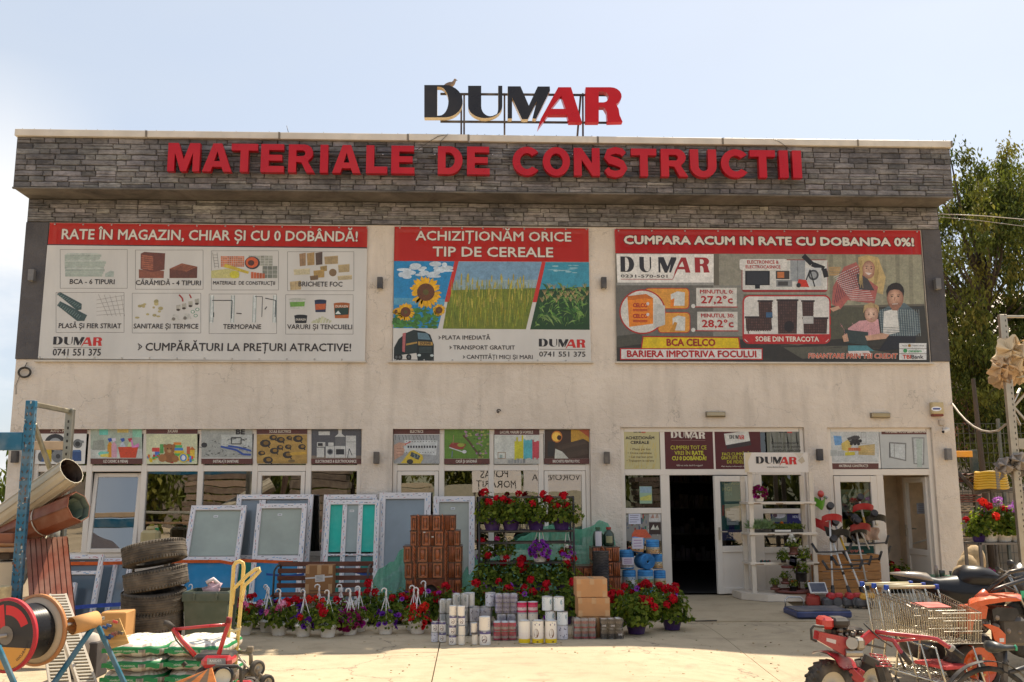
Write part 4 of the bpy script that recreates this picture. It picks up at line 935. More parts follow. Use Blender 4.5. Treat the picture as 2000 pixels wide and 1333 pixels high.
s.poly([(1340,600),(1400,560),(1500,550),(1512,640),(1440,660),(1345,620)],D(206,150,150),6);s.soft(1464,525,36,44,D(176,132,110),D(224,184,160),7);s.poly([(1420,520),(1424,480),(1462,462),(1502,480),(1506,525),(1490,490),(1440,492)],D(176,146,104),7.4)
s.ell(1450,528,5,3,D(60,44,38),8,8);s.ell(1476,528,5,3,D(60,44,38),8,8);s.ell(1463,550,7,3,D(170,100,96),8,8)
s.poly([(1322,606),(1448,620),(1442,690),(1330,676)],D(56,66,64),8);s.poly([(1310,640),(1335,625),(1345,668),(1318,672)],SK,8.5);s.poly([(1430,640),(1520,625),(1560,632),(1540,655),(1440,665)],SK,8.5)
s.poly([(1340,690),(1440,690),(1480,720),(1340,722)],D(76,126,132),7);s.poly([(1340,720),(1450,718),(1470,745),(1350,745)],D(214,196,188),7)
s.poly([(1560,640),(1700,640),(1690,700),(1500,720)],D(40,40,46),6.4)
for k in range(60):a=rr.uniform(0,1);x=1402+a*14 if k%2 else 1482+a*24;y=rr.uniform(235,320);s.line([(x,y),(x+rr.uniform(-6,8),y+rr.uniform(30,80))],2.2,noisy(rr,D(186,154,98),.3),4.8)
for k in range(26):x=1552+k*2.9;s.line([(x,364+abs(k-13)*1.5),(x+rr.uniform(-4,6),392+rr.uniform(-6,6))],2.4,noisy(rr,D(50,40,36),.4),5.8)
for k in range(22):x=1426+k*3.6;s.line([(x,470+abs(k-11)*1.6),(x+rr.uniform(-3,3),490+rr.uniform(-4,6))],2,noisy(rr,D(176,140,96),.25),7.6)
for x,y,w_ in((1572,424,16),(1606,424,16),(1438,273,12),(1464,275,12),(1450,520,11),(1476,520,11)):s.line([(x-w_/2,y),(x+w_/2,y-1)],3,D(60,44,38),8.6)
for k in range(50):x,y=rr.uniform(1300,1500),rr.uniform(570,640);s.line([(x,y),(x+rr.uniform(-10,10),y+rr.uniform(6,18))],2,noisy(rr,D(190,130,132),.25),6.6)
for k in range(40):x,y=rr.uniform(130,1760),rr.uniform(690,770);s.line([(x,y),(x+rr.uniform(20,90),y+rr.uniform(-6,6))],4,noisy(rr,D(70,66,58),.4),1.8)
s.build('picture',b3)
s=Print(BY,C3);s.poly([(118,206),(632,208),(632,372),(124,360)],WHT,2);s.rect(120,358,632,372,D(150,144,136),2.5);s.build('logo_panel',b3)
s=Print(BY,C3)
wd={'D':(140,212),'U':(240,302),'M':(340,436),'A':(420,508),'R':(532,610)}
for ch,(a,e)in wd.items():
 lp=LOGO[ch];mx0=min(p[0]for p in lp[0]);mx1=max(p[0]for p in lp[0]);X0,X1=s.xz(a,260)[0],s.xz(e,260)[0];Z1,Z0=s.xz(a,222)[1],s.xz(a,305)[1];y=s.yy(4)
 z0=0 if ch in 'DUM' else-18
 s.prism([[(X0+(p[0]-mx0)/(mx1-mx0)*(X1-X0),Z0+(p[1]-z0)/(184-z0)*(Z1-Z0))for p in l]for l in lp],y,y+.0003,D(48,44,48)if ch in 'DUM' else D(160,40,42))
s.line([(142,340),(415,341),(450,268)],3,D(160,40,42),4);s.build('logo',b3)
s=Print(BY,C3);s.text('0231-570-501',142,316,388,332,INK,5,.04)
s.text('CUMPARA ACUM IN RATE CU DOBANDA 0%!',160,112,1688,165,LTX,5,.07,(D(46,30,30),.14),shear=0)
s.build('lettering',b3)
s=Print(BY,C3)
for(x0,y0,x1,y1)in((270,390,500,494),(340,518,505,620)):s.rrect(x0-4,y0-4,x1+4,y1+4,20,D(176,50,40),2);s.rrect(x0,y0,x1,y1,18,D(214,146,60),3)
s.poly([(405,420),(440,404),(480,410),(478,480),(408,480)],D(206,200,190),4);s.poly([(405,450),(425,440),(420,490),(404,488)],D(220,120,40),5);s.poly([(415,545),(445,532),(482,540),(480,612),(416,610)],D(206,200,190),4);s.poly([(398,615),(425,565),(440,570),(425,618)],D(190,130,50),5)
s.ell(256,512,122,118,D(176,44,40),5,40);s.ell(256,512,115,111,D(212,202,190),6,40)
s.poly([(176,430),(275,418),(312,440),(312,575),(186,592)],D(226,128,36),7);s.poly([(176,430),(275,418),(312,440),(290,446),(280,440),(180,452)],D(196,104,36),7.5)
for y in(478,535):s.text('CELCO',206,y-10,282,y+10,D(170,40,34),9,.06);s.ell(284,y-8,8,9,D(220,200,190),9.5,12)
for y in(498,505,556,563):s.rect(206,y,282,y+4,D(170,50,34),9)
s.poly([(318,470),(375,480),(375,580),(318,600)],D(190,184,176),6.2);s.build('picture',b3)
s=Print(BY,C3)
for(x0,y0,x1,y1,t1,t2)in((540,386,754,486,'MINUTUL 0:','27,2°c'),(545,512,758,612,'MINUTUL 30:','28,2°c')):
 s.rect(x0,y0,x1,y1,D(206,196,184),3);s.text(t1,x0+20,y0+10,x1-20,y0+30,D(170,36,36),5,.05);s.text(t2,x0+25,y0+44,x1-22,y0+81,D(170,36,36),5,.05);s.line([(520,y1),(x1+4,y1+1)],5,D(170,36,36),4);s.ell(524,y1-4,11,11,D(214,206,196),5)
s.build('temperature_panel',b3)
s=Print(BY,C3)
s.poly([(248,704),(256,640),(766,646),(774,704)],D(170,40,36),3);s.poly([(254,704),(262,646),(760,651),(768,704)],D(218,182,24),4);s.text('BCA CELCO',384,656,640,692,D(150,40,30),6,.06)
s.rect(138,704,890,766,D(176,40,40),5);s.rect(144,710,884,760,D(218,208,200),6);s.text('BARIERA IMPOTRIVA FOCULUI',175,717,856,752,D(176,36,36),8,.06);s.build('slogan_panel',b3)
s=Print(BY,C3)
s.rrect(780,236,1234,408,16,D(150,40,40),2);s.rect(784,240,1232,396,D(206,198,188),3)
s.rect(798,296,928,372,D(30,30,34),4);s.rect(808,302,920,366,D(50,50,54),4.5);s.rect(850,372,876,390,D(30,30,34),4);s.rect(1036,240,1114,352,D(150,150,150),4);s.line([(1075,240),(1075,350)],2,D(90,90,90),5);s.rect(960,296,1032,340,D(60,54,50),4);s.rect(968,302,1004,334,D(190,110,60),5);s.rect(962,344,1046,380,D(130,128,126),4);s.rect(972,352,1024,374,D(70,66,64),5)
s.rect(1118,280,1200,376,D(196,192,188),4);s.ell(1158,318,28,28,D(70,68,70),5);s.ell(1158,318,18,18,D(150,148,148),6);s.poly([(1068,380),(1080,340),(1120,345),(1136,382)],D(196,52,36),6);s.ell(1080,372,12,12,D(40,40,40),7);s.line([(1120,345),(1140,290),(1165,380)],6,D(30,30,30),6)
s.line([(1105,215),(1150,260),(1215,285),(1226,330)],26,D(34,32,34),3.5)
s.rrect(768,234,1020,292,12,D(216,206,196),8);s.text('ELECTRONICE &',808,241,974,259,D(170,36,36),10,.04);s.text('ELECTROCASNICE',800,267,984,284,D(170,36,36),10,.04);s.build('electronics_panel',b3)
s=Print(BY,C3)
s.rrect(784,424,1250,682,34,D(180,40,40),2);s.rrect(792,431,1242,674,28,D(210,200,190),3);s.poly([(790,630),(1244,630),(1244,650),(1215,678),(822,678),(790,650)],D(180,40,40),4);s.text('SOBE DIN TERACOTA',853,643,1187,669,LTX,6,.05)
BR=D(62,44,42)
for base in(((800,540,938,610),(868,455,940,545)),((968,450,1074,628),),((1104,545,1232,628),(1098,455,1160,550))):
 for(a,b,c_,d_)in base:
  s.poly([(a,b+6),(c_,b),(c_-4,d_),(a+4,d_)],BR,5);s.rect(a-5,b-4,c_+5,b+5,D(50,36,36),5.5)
  for k in range(int((c_-a)/12)):
   for j in range(int((d_-b)/14)):s.rect(a+5+k*12,b+8+j*14,a+13+k*12,b+18+j*14,noisy(rr,D(84,58,52),.3),6)
s.rect(908,515,942,542,D(60,90,120),7);s.rect(1102,535,1158,575,D(180,172,166),7);s.ell(1030,590,26,30,D(40,32,34),7);s.line([(812,606),(816,628)],6,BR,5);s.line([(934,560),(938,606)],6,BR,5);s.build('stove_panel',b3)
s=Print(BY,C3)
s.text('FINANTARE PRIN TBI CREDIT',1130,732,1600,758,D(196,84,54),9,.05,(D(214,204,190),.1),shear=.12)
s.rect(1610,678,1754,766,D(214,208,202),10);s.rect(1610,706,1754,709,D(120,110,100),11);s.rect(1610,732,1754,735,D(120,110,100),11)
s.text('BANCA',1626,688,1652,695,D(90,80,70),12);s.text('TRANSILVANIA',1676,688,1742,695,D(90,80,70),12);s.ell(1664,691,8,8,D(170,120,40),12,10)
s.ell(1642,718,11,11,D(60,140,80),12,12);s.text('cetelem',1658,712,1728,726,D(60,150,90),12,.04);s.text('TBI',1628,740,1672,760,D(196,60,30),12,.05);s.text('Bank',1674,740,1738,760,D(60,54,56),12,.04);s.build('credit_panel',b3)
eyelets(b3,C3,[(130+k*175,84+k*.6)for k in range(10)],BY)
# posters behind the glass of the ground floor
PY=.052
BRN=D(98,54,48)
def poster(crop,quad,label,Y=PY,bg=WHT,group='posters in the shop windows',cat='poster'):
 s=Print(Y,crop);x0,y0,x1,y1=quad;a=s.xz(x0,y1);b=s.xz(x1,y0)
 r_=thing('poster',label,cat,((a[0]+b[0])/2,Y,a[1]),group)
 q=MB('paper',bg);q.box((a[0],Y,a[1]),(b[0],Y+.0035,b[1]),b=.0005);q.build('sheet',r_)
 return r_,s
def strip(s,q,top,t,tx):
 x0,y0,x1,y1=q;h=(y1-y0)*.155
 ya,yb=(y0,y0+h)if top else(y1-h,y1)
 s.rect(x0,ya,x1,yb,BRN,1);s.text(t,tx[0],ya+h*.26,tx[1],yb-h*.26,LTX,3,.03)
CA=(0,760,.2251);CB=(340,800,.2251);CC=(700,800,.24);CD=(1180,780,.3);CE=(1560,780,.2476)
q=(300,340,756,652);r_,s=poster(CA,q,'car parts poster in the leftmost shop window');strip(s,q,1,'AUTO - MOTO',(440,620))
s.ell(480,480,95,90,D(50,50,54),2);s.ell(480,480,58,55,D(150,150,150),3);s.ell(505,585,58,58,D(120,118,116),4);s.ell(505,585,20,20,D(60,60,62),5);s.rect(398,528,448,632,D(196,160,44),5);s.rect(350,540,395,632,D(60,90,140),4.5);s.ell(350,590,20,40,D(90,88,86),5.5);s.rect(628,540,706,626,D(50,76,120),4);s.rect(634,530,700,545,D(80,110,150),5)
s.ell(675,475,40,40,D(110,108,106),4);s.ell(675,478,22,22,D(52,50,50),5);s.poly([(690,445),(728,450),(728,468),(690,470)],D(130,128,124),4.5);s.build('picture',r_)
q=(785,342,1236,652);r_,s=poster(CA,q,'cleaning supplies poster with red bucket and spray bottles');strip(s,q,0,'UZ CASNIC & MENAJ',(898,1108))
s.rect(787,344,1234,560,D(168,172,152),1);s.rect(787,520,1234,604,D(196,192,180),1.2);s.rect(862,346,938,400,D(110,190,170),2);s.rect(1018,344,1116,380,D(206,176,96),2);s.rect(1150,350,1230,420,D(140,190,160),2)
s.poly([(810,450),(900,440),(915,530),(800,530)],D(150,148,134),2)
for x,c0,c1 in((955,(206,140,40),(50,80,160)),(1065,(190,190,196),(60,90,160)),(1130,(196,206,150),(190,50,60)),(990,(206,150,160),(220,200,210))):
 s.poly([(x-22,595),(x-22,490),(x-8,462),(x+8,462),(x+24,495),(x+24,595)],D(*c0),4);s.poly([(x-22,432),(x+14,425),(x+18,450),(x-6,462)],D(*c1),5)
s.poly([(1025,505),(1200,500),(1180,598),(1045,598)],D(206,70,40),5);s.poly([(1135,445),(1150,440),(1160,495),(1205,470),(1210,505),(1145,510)],D(220,130,180),5.5);s.poly([(850,560),(870,542),(945,546),(940,585),(865,580)],D(120,190,170),5);s.poly([(870,570),(945,560),(940,590),(875,590)],D(214,190,90),5.3);s.build('picture',r_)
q=(1268,342,1714,652);r_,s=poster(CA,q,'toys poster with brown teddy bear');strip(s,q,1,'JUCĂRII',(1456,1540))
s.rect(1270,392,1712,650,D(206,200,160),1)
for k in range(70):s.rect(*(lambda x,y:(x,y,x+rr.uniform(12,34),y+rr.uniform(12,30)))(rr.uniform(1275,1670),rr.uniform(560,615)),noisy(rr,rr.choice((D(200,60,50),D(70,130,190),D(220,180,40),D(90,170,80),D(220,120,50))),.2),2+rr.random())
for k,c_ in enumerate(((90,170,80),(220,180,40),(70,130,190),(90,170,90),(220,130,50))):s.rect(1515-k*2+0,560-k*24,1605-k*8,582-k*24,D(*c_),3)
for x0,y0,x1,y1,c_ in((1320,510,1385,545,(206,70,60)),(1320,545,1345,600,(220,210,200)),(1345,545,1385,600,(70,120,190)),(1388,480,1420,560,(90,150,80)),(1620,500,1650,580,(190,90,60)),(1650,530,1690,600,(220,180,60))):s.rect(x0,y0,x1,y1,D(*c_),3)
s.poly([(1640,530),(1668,500),(1696,530)],D(196,110,50),4);s.ell(1470,525,46,48,D(156,100,56),5);s.ell(1470,590,52,50,D(146,92,52),4.5);s.ell(1432,495,16,16,D(156,100,56),4.6);s.ell(1508,495,16,16,D(156,100,56),4.6);s.ell(1470,540,18,14,D(190,146,96),6);s.ell(1455,518,5,5,D(30,20,20),6,8);s.ell(1485,518,5,5,D(30,20,20),6,8);s.ell(1410,600,36,34,D(166,108,62),5);s.ell(1520,606,30,30,D(160,104,60),5)
s.ell(1592,598,42,42,D(220,190,60),6);s.ell(1592,598,30,32,D(70,130,190),6.3);s.ell(1592,598,18,22,D(220,210,210),6.6);s.build('picture',r_)
q=(236,167,682,474);r_,s=poster(CB,q,'plumbing tools poster with blue wrench handles');strip(s,q,0,'INSTALAȚII SANITARE',(340,558))
s.rect(238,169,680,420,D(166,162,152),1);s.rect(410,220,680,330,D(190,186,176),1.4);s.text('BE',540,175,612,215,D(50,46,46),3,.08)
for k in range(60):x,y=rr.uniform(245,660),rr.uniform(250,405);s.line([(x,y),(x+rr.uniform(-35,35),y+rr.uniform(-18,18))],rr.uniform(3,10),noisy(rr,rr.choice((D(90,88,84),D(140,138,132),D(60,58,58))),.3),2+rr.random())
for a in(((405,322),(540,352),(600,390),(668,394)),((470,318),(560,330),(668,360))):s.line(list(a),17,D(60,84,150),5)
s.frame(498,245,582,300,9,D(70,68,66),4);s.ell(262,310,26,22,D(54,52,54),4);s.build('picture',r_)
q=(716,167,1156,472);r_,s=poster(CB,q,'power tools poster on a yellow wooden bench');strip(s,q,1,'SCULE ELECTRICE',(828,1014))
s.rect(718,216,1154,470,D(176,136,70),1)
for k in range(9):s.rect(718,222+k*28,1154,246+k*28,noisy(rr,D(178,138,72),.14),1.3)
for x,y,w in((792,295,48),(860,245,34),(925,265,38),(1000,248,26),(1075,255,44),(870,360,40),(815,440,44),(985,395,44),(990,325,30),(920,330,30),(760,380,32),(1110,325,34)):
 s.ell(x,y,w,w*.7,D(56,48,44),2+rr.random(),9);s.ell(x+6,y-3,w*.5,w*.36,noisy(rr,D(150,110,50),.3),3.5,8);s.line([(x,y),(x+w*.8,y+w*.8)],10,D(48,42,40),3)
s.line([(980,390),(1150,378)],24,D(196,150,60),4);s.line([(760,410),(840,395)],20,D(190,150,80),4);s.ell(1020,448,30,14,D(120,96,60),4);s.build('picture',r_)
q=(1190,168,1626,474);r_,s=poster(CB,q,'white kitchen appliances poster on a dark wall');strip(s,q,0,'ELECTRONICE & ELECTROCASNICE',(1228,1582))
s.rect(1192,170,1624,405,D(88,84,86),1);s.rect(1192,402,1624,428,D(130,112,96),1.2);A_=D(200,192,182)
for a in((1254,192,1352,224),(1240,285,1312,325),(1238,332,1302,416),(1316,320,1392,420),(1396,318,1486,420),(1490,228,1578,420),(1338,288,1384,318),(1425,172,1455,215)):s.rect(*a,A_,2)
s.poly([(1425,212),(1455,212),(1488,238),(1395,238)],A_,2.5);s.rect(1405,345,1476,392,D(50,48,50),3);s.ell(1354,368,26,26,D(110,108,108),3);s.ell(1354,368,17,17,D(46,46,50),4);s.rect(1248,292,1290,318,D(50,48,50),3);s.line([(1492,282),(1576,282)],3,D(110,104,98),3);s.rect(1398,240,1484,318,D(108,104,102),1.6);s.line([(1505,420),(1520,340),(1545,400)],6,D(60,58,60),4);s.build('picture',r_)
q=(286,158,662,442);r_,s=poster(CC,q,'electrical poster with yellow multimeter and fuse board');strip(s,q,1,'ELECTRICE',(422,528))
s.rect(288,206,660,440,D(160,156,152),1);s.poly([(375,250),(645,252),(632,375),(370,350)],D(200,196,190),2)
for k in range(11):s.rect(400+k*22,295,413+k*22,314,D(52,50,54),3);s.ell(392+k*23,262,5,4,D(100,96,94),3,8);s.ell(392+k*22,350,4,4,D(100,96,94),3,8)
for k in range(12):s.line([(300+k*28,208),(310+k*28+rr.uniform(-10,10),250)],3,D(60,58,60),3)
s.poly([(290,290),(330,268),(385,275),(392,292),(360,300),(378,330),(365,370),(330,390),(290,415)],D(196,150,126),4)
for k in range(3):s.line([(312,318+k*24),(366,322+k*22)],4,D(160,112,92),5)
s.line([(380,285),(428,262)],7,D(190,50,40),5);s.poly([(345,438),(420,340),(450,332),(520,372),(528,400),(505,440)],D(210,176,60),5);s.poly([(432,345),(505,378),(488,412),(420,380)],D(70,78,80),6);s.text('2.1',448,362,485,392,D(160,170,160),7);s.ell(420,425,26,20,D(60,56,56),6);s.build('picture',r_)
q=(698,160,1068,445);r_,s=poster(CC,q,'garden poster with red wheelbarrow on green lawn');strip(s,q,0,'CASĂ ȘI GRĂDINĂ',(793,961))
s.rect(700,162,1066,400,D(96,128,46),1)
for k in range(120):
 x,y=rr.uniform(850,1060),rr.uniform(165,392)
 if x>850+(y-165)*.55:s.ell(x,y,rr.uniform(5,14),rr.uniform(4,10),noisy(rr,rr.choice((D(90,120,50),D(150,150,80),D(160,120,140),D(70,90,40))),.3),2+rr.random(),7)
s.line([(852,210),(900,260),(950,330),(1000,392)],16,D(90,66,44),2);s.poly([(735,300),(760,270),(850,275),(878,285),(850,325),(780,325)],D(150,60,50),4);s.ell(835,290,30,16,D(150,150,60),5);s.line([(740,310),(860,350)],8,D(200,196,190),5);s.ell(862,345,18,14,D(206,200,196),5.5);s.line([(775,210),(770,280)],5,D(160,130,90),4);s.line([(760,390),(765,340)],7,D(110,120,140),4);s.build('picture',r_)
q=(1106,164,1472,444);r_,s=poster(CC,q,'paint poster with yellow, teal and red brush strokes');strip(s,q,1,'LACURI, VARURI ȘI VOPSELE',(1153,1418))
s.rect(1108,210,1470,400,D(206,200,186),1);s.rect(1108,398,1470,442,D(190,180,166),1)
for x0,x1,t_,c_ in((1270,1342,230,(200,186,50)),(1344,1416,245,(90,170,176)),(1416,1470,255,(196,70,80))):
 for k in range(5):w_=(x1-x0)/5;s.rect(x0+k*w_,t_+rr.uniform(-20,30),x0+(k+1)*w_+.5,412-rr.uniform(0,20),noisy(rr,D(*c_),.05),2)
s.frame(1136,350,1196,400,4,D(150,110,70),3);s.rect(1150,370,1172,398,D(150,160,150),4)
for k in range(6):x=1220+k*24;s.rect(x,410-k%2*8,x+18,438,noisy(rr,D(150,146,140),.3),4)
s.build('picture',r_)
q=(1512,163,1880,444);r_,s=poster(CC,q,'fire briquettes poster with glowing stove');strip(s,q,0,'BRICHETE PENTRU FOC',(1582,1800))
s.rect(1514,165,1878,400,D(66,46,36),1);s.rect(1730,165,1878,265,D(190,140,50),1.4);s.poly([(1790,165),(1878,165),(1878,230)],D(170,80,50),2);s.ell(1615,222,44,48,D(206,120,50),2);s.ell(1612,222,36,38,D(246,190,80),3);s.ell(1634,230,18,20,D(60,36,26),4);s.poly([(1540,260),(1600,262),(1590,380),(1540,380)],D(50,44,42),3)
for k in range(6):s.poly([(1610+k*8,300+k*16),(1830+k*8,240+k*20),(1872,262+k*20),(1650+k*10,330+k*14)],noisy(rr,D(76,58,46),.2),4+k*.1)
s.poly([(1596,400),(1602,320),(1660,345),(1710,400)],D(200,192,176),5);s.build('picture',r_)
q=(110,194,357,456);r_,s=poster(CD,q,'pale wheat poster over the entrance side light',bg=D(196,180,132));s.logo(192,207,270,221)
s.text('ACHIZIȚIONĂM',140,243,324,261,INK,3,.05);s.text('CEREALE',172,273,292,291,INK,3,.05)
for k,t in enumerate(('• Plata pe loc','• Orice cantitate','• Cel mai bun pret','• Transport la cerere')):s.text(t,168-k%2*10-k*4,319+k*25,302+k*7,332+k*25,D(110,92,60),3,.02)
for k in range(60):x=rr.uniform(118,345);y=rr.uniform(270,445);s.line([(x,y+40),(x+8,y)]if y<410 else[(x,452),(x+5,y)],2.5,noisy(rr,D(200,172,96),.12),1.2)
s.build('picture',r_)
q=(399,194,705,456);r_,s=poster(CD,q,'brown poster with yellow words over the open doorway',bg=D(92,44,44));s.logo(434,212,658,258,2,LTX,LTX);s.line([(438,268),(658,270)],2,D(150,110,100),2)
Y_=D(190,178,50)
for t,a,b,c_,d_,bo in(('CUMPERI TOT CE',432,303,666,327,0),('VREI ÎN ',458,338,560,362,0),('RATE',572,338,645,362,.05),('CU 0 DOBÂNDĂ!',442,373,664,397,.05)):s.text(t,a,b,c_,d_,Y_,3,bo+.02)
s.text('Află mai multe detalii în magazin!',470,426,640,436,LTX,3);s.build('picture',r_)
q=(727,194,1014,456);r_,s=poster(CD,q,'brown loyalty card poster right of the open doorway',bg=D(92,44,44));s.poly([(780,226),(938,206),(958,300),(800,325)],D(60,48,48),1);s.poly([(780,226),(938,206),(950,272),(792,300)],D(214,204,190),2);s.logo(815,234,912,262,4,shear=0)
for t,a,b,c_,d_ in(('FACI CUMPĂRĂTURI',768,348,1000,367),('GRATUITE CU CARDUL',762,373,1005,392),('DE FIDELITATE!',800,399,985,418)):s.text(t,a,b,c_,d_,Y_,3,.03)
s.text('Mai multe informații în magazin',762,433,975,441,LTX,3);s.build('picture',r_)
q=(1062,192,1302,347);r_,s=poster(CD,q,'grey partner poster above the white display rack',bg=D(120,116,100));s.logo(1138,205,1225,222,2)
for k,t in enumerate(('Devino partenerul','nostru și îți putem','prețuri speciale')):s.text(t,1088+k*8,276+k*24,1268+k*6,292+k*24,D(60,54,50),3,.02)
for k in range(30):x=rr.uniform(1070,1280);s.poly([(x,340),(x+14,340),(x+rr.uniform(-20,40),200),(x,200)],noisy(rr,D(124,120,108),.16),1)
s.build('picture',r_)
q=(229,236,634,554);r_,s=poster(CE,q,'building materials poster over the right entrance');x0,y0,x1,y1=q;s.rect(x0+14,506,x1-4,552,BRN,1);s.text('MATERIALE CONSTRUCȚII',318,517,545,535,LTX,3,.03)
s.rect(231,238,632,500,D(196,192,186),.8);s.poly([(273,288),(335,292),(345,360),(285,365)],D(110,150,190),2);s.poly([(335,350),(385,320),(420,360),(395,418),(340,400)],D(206,176,96),3)
for k in range(6):s.line([(385+k%3*30,318+k//3*26),(450+k%3*14,296+k//3*30)],24,noisy(rr,D(70,66,66),.2),2.5);s.ell(465-k*14+20,330+k%2*22,13,13,D(48,46,48),4)
for k in range(10):s.line([(470,372+k*7),(600,358+k*9)],6,noisy(rr,D(196,160,86),.15),3)
for k in range(14):s.rect(390+k%7*14,384+k//7*12,403+k%7*14,395+k//7*12,noisy(rr,D(200,104,56)),4)
s.poly([(365,420),(440,415),(445,440),(365,446)],D(200,180,60),4.5);s.rect(250,400,300,448,D(180,178,172),3);s.rect(306,406,358,450,D(170,168,162),3);s.frame(492,262,530,350,2.5,D(110,104,100),3);s.line([(492,300),(530,300)],2,D(110,104,100),3);s.build('picture',r_)
q=(650,236,1058,552);r_,s=poster(CE,q,'PVC joinery poster with a window and a door over the right entrance',bg=D(190,186,180));s.rect(652,238,1036,278,BRN,1);s.text('TÂMPLĂRIE PVC CU GEAM TERMOPAN',678,248,1004,266,LTX,3,.03)
s.poly([(712,338),(848,346),(848,490),(716,462)],D(130,126,122),2);s.poly([(722,350),(838,357),(838,478),(726,452)],D(196,194,190),3);s.line([(752,352),(754,466)],7,D(150,148,144),4);s.line([(716,345),(716,462)],4,D(66,62,62),4);s.poly([(890,300),(992,302),(990,520),(905,512)],D(140,136,132),2);s.poly([(904,310),(982,312),(978,510),(915,505)],D(190,188,184),3);s.poly([(925,312),(976,314),(972,538),(934,535)],D(170,176,166),4);s.build('picture',r_)
def notice(crop,q,label,rows,Y=.06,bg=D(214,206,214),ink=D(120,110,130)):
 r_,s=poster(crop,q,label,Y,bg,'paper notices on the doors','notice');x0,y0,x1,y1=q
 for k in range(rows):
  y=y0+(y1-y0)*(k+1)/(rows+1);s.line([(x0+(x1-x0)*.1,y),(x0+(x1-x0)*rr.uniform(.6,.9),y)],(y1-y0)*.035,ink,1)
 s.build('writing',r_);return r_
notice(CD,(160,714,236,814),'white typed notice on the side light left of the doorway',6)
q=(125,722,368,924);r_,s=poster(CD,q,'colourful goods poster behind the lower side light',.075,D(150,140,130))
for k in range(60):x,y=rr.uniform(128,350),rr.uniform(725,850);s.rect(x,y,x+rr.uniform(4,14),y+rr.uniform(8,40),noisy(rr,rr.choice((D(60,120,90),D(170,60,50),D(90,96,110),D(190,186,170))),.3),1+rr.random())
s.poly([(180,880),(200,850),(270,848),(310,900),(180,910)],D(220,96,60),3);s.rect(292,722,368,798,D(206,196,186),3);s.rect(292,802,368,880,D(60,40,36),3);s.poly([(302,775),(318,745),(328,775)],D(180,130,110),4);s.poly([(330,775),(345,740),(356,775)],D(180,150,130),4);s.poly([(302,850),(322,815),(332,850)],D(210,200,180),4);s.poly([(326,850),(346,820),(358,850)],D(200,190,170),4);s.build('picture',r_)
q=(232,568,310,680);r_,s=poster(CD,q,'small landscape poster behind the upper side light',.08,D(150,170,140));s.rect(234,570,308,610,D(140,160,170),1);s.poly([(234,640),(308,620),(308,660),(234,660)],D(190,180,90),2);s.build('picture',r_)
q=(764,516,1000,920);r_,s=poster(CD,q,'teal advert with figures on the open door leaf',.14,D(44,110,112))
s.text('Hai   Ascu',768,540,878,556,D(150,160,120),2,.03);s.text('HGI',770,572,830,598,D(160,170,130),2,.05);s.text('2024',770,606,832,628,D(70,140,136),2,.03)
for x in(900,960):s.ell(x,625,17,22,D(150,130,110),2);s.poly([(x-26,720),(x-18,650),(x+20,650),(x+28,720),(x+16,880),(x-14,880)],D(120,116,96),2.2)
s.rect(768,850,930,918,D(40,44,110),3);s.rect(812,820,848,918,D(44,48,120),3.2);s.rect(768,690,782,760,D(176,70,60),3);s.build('picture',r_)
notice(CD,(800,728,872,820),'white price notice taped on the open door leaf',3,.1);notice(CD,(824,710,880,800),'small handwritten notice behind the price notice on the door',4,.115)
q=(1090,718,1322,858);r_,s=poster(CD,q,'blue and white card payment sticker on the right door leaf',.083,D(48,46,104));s.rect(1092,720,1190,800,D(110,120,110),1);s.ell(1138,756,44,20,D(206,200,206),2);s.ell(1112,757,14,14,D(110,80,90),3);s.text('NOU',1228,758,1262,774,D(200,200,220),2,.05);s.ell(1290,762,26,36,D(190,180,196),2);s.ell(1290,762,12,18,D(200,130,70),3);s.rect(1284,818,1320,852,D(180,176,190),2);s.build('picture',r_)
q=(340,712,556,890);r_,s=poster(CE,q,'pale poster of a workshop behind the right door glass',.1,D(150,156,140))
for k in range(45):x,y=rr.uniform(350,520),rr.uniform(740,860);s.ell(x,y,rr.uniform(6,20),rr.uniform(5,18),noisy(rr,rr.choice((D(60,70,76),D(90,110,110),D(150,130,100))),.3),1+rr.random(),8)
s.line([(470,800),(552,712)],22,D(190,110,70),3);s.build('picture',r_)
q=(326,1158,592,1222);r_,s=poster(CE,q,'teal sticker with orange lettering low on the right door',.035,D(20,70,62));s.text('Husqvarna',340,1182,512,1206,D(206,110,90),2,.05);s.build('picture',r_)
notice(CE,(935,820,1000,905),'dim notice on the half open right door leaf',4,.35,D(120,118,120),D(90,60,60))
def cr(x0,y0,s):return lambda x,y:(x0+x*s,y0+y*s)
def ppm(p):return FPX/((Vector(p)-Vector((0,CAM_Y,CAM_Z))).dot(FW))
CAMP=Vector((0,CAM_Y,CAM_Z))
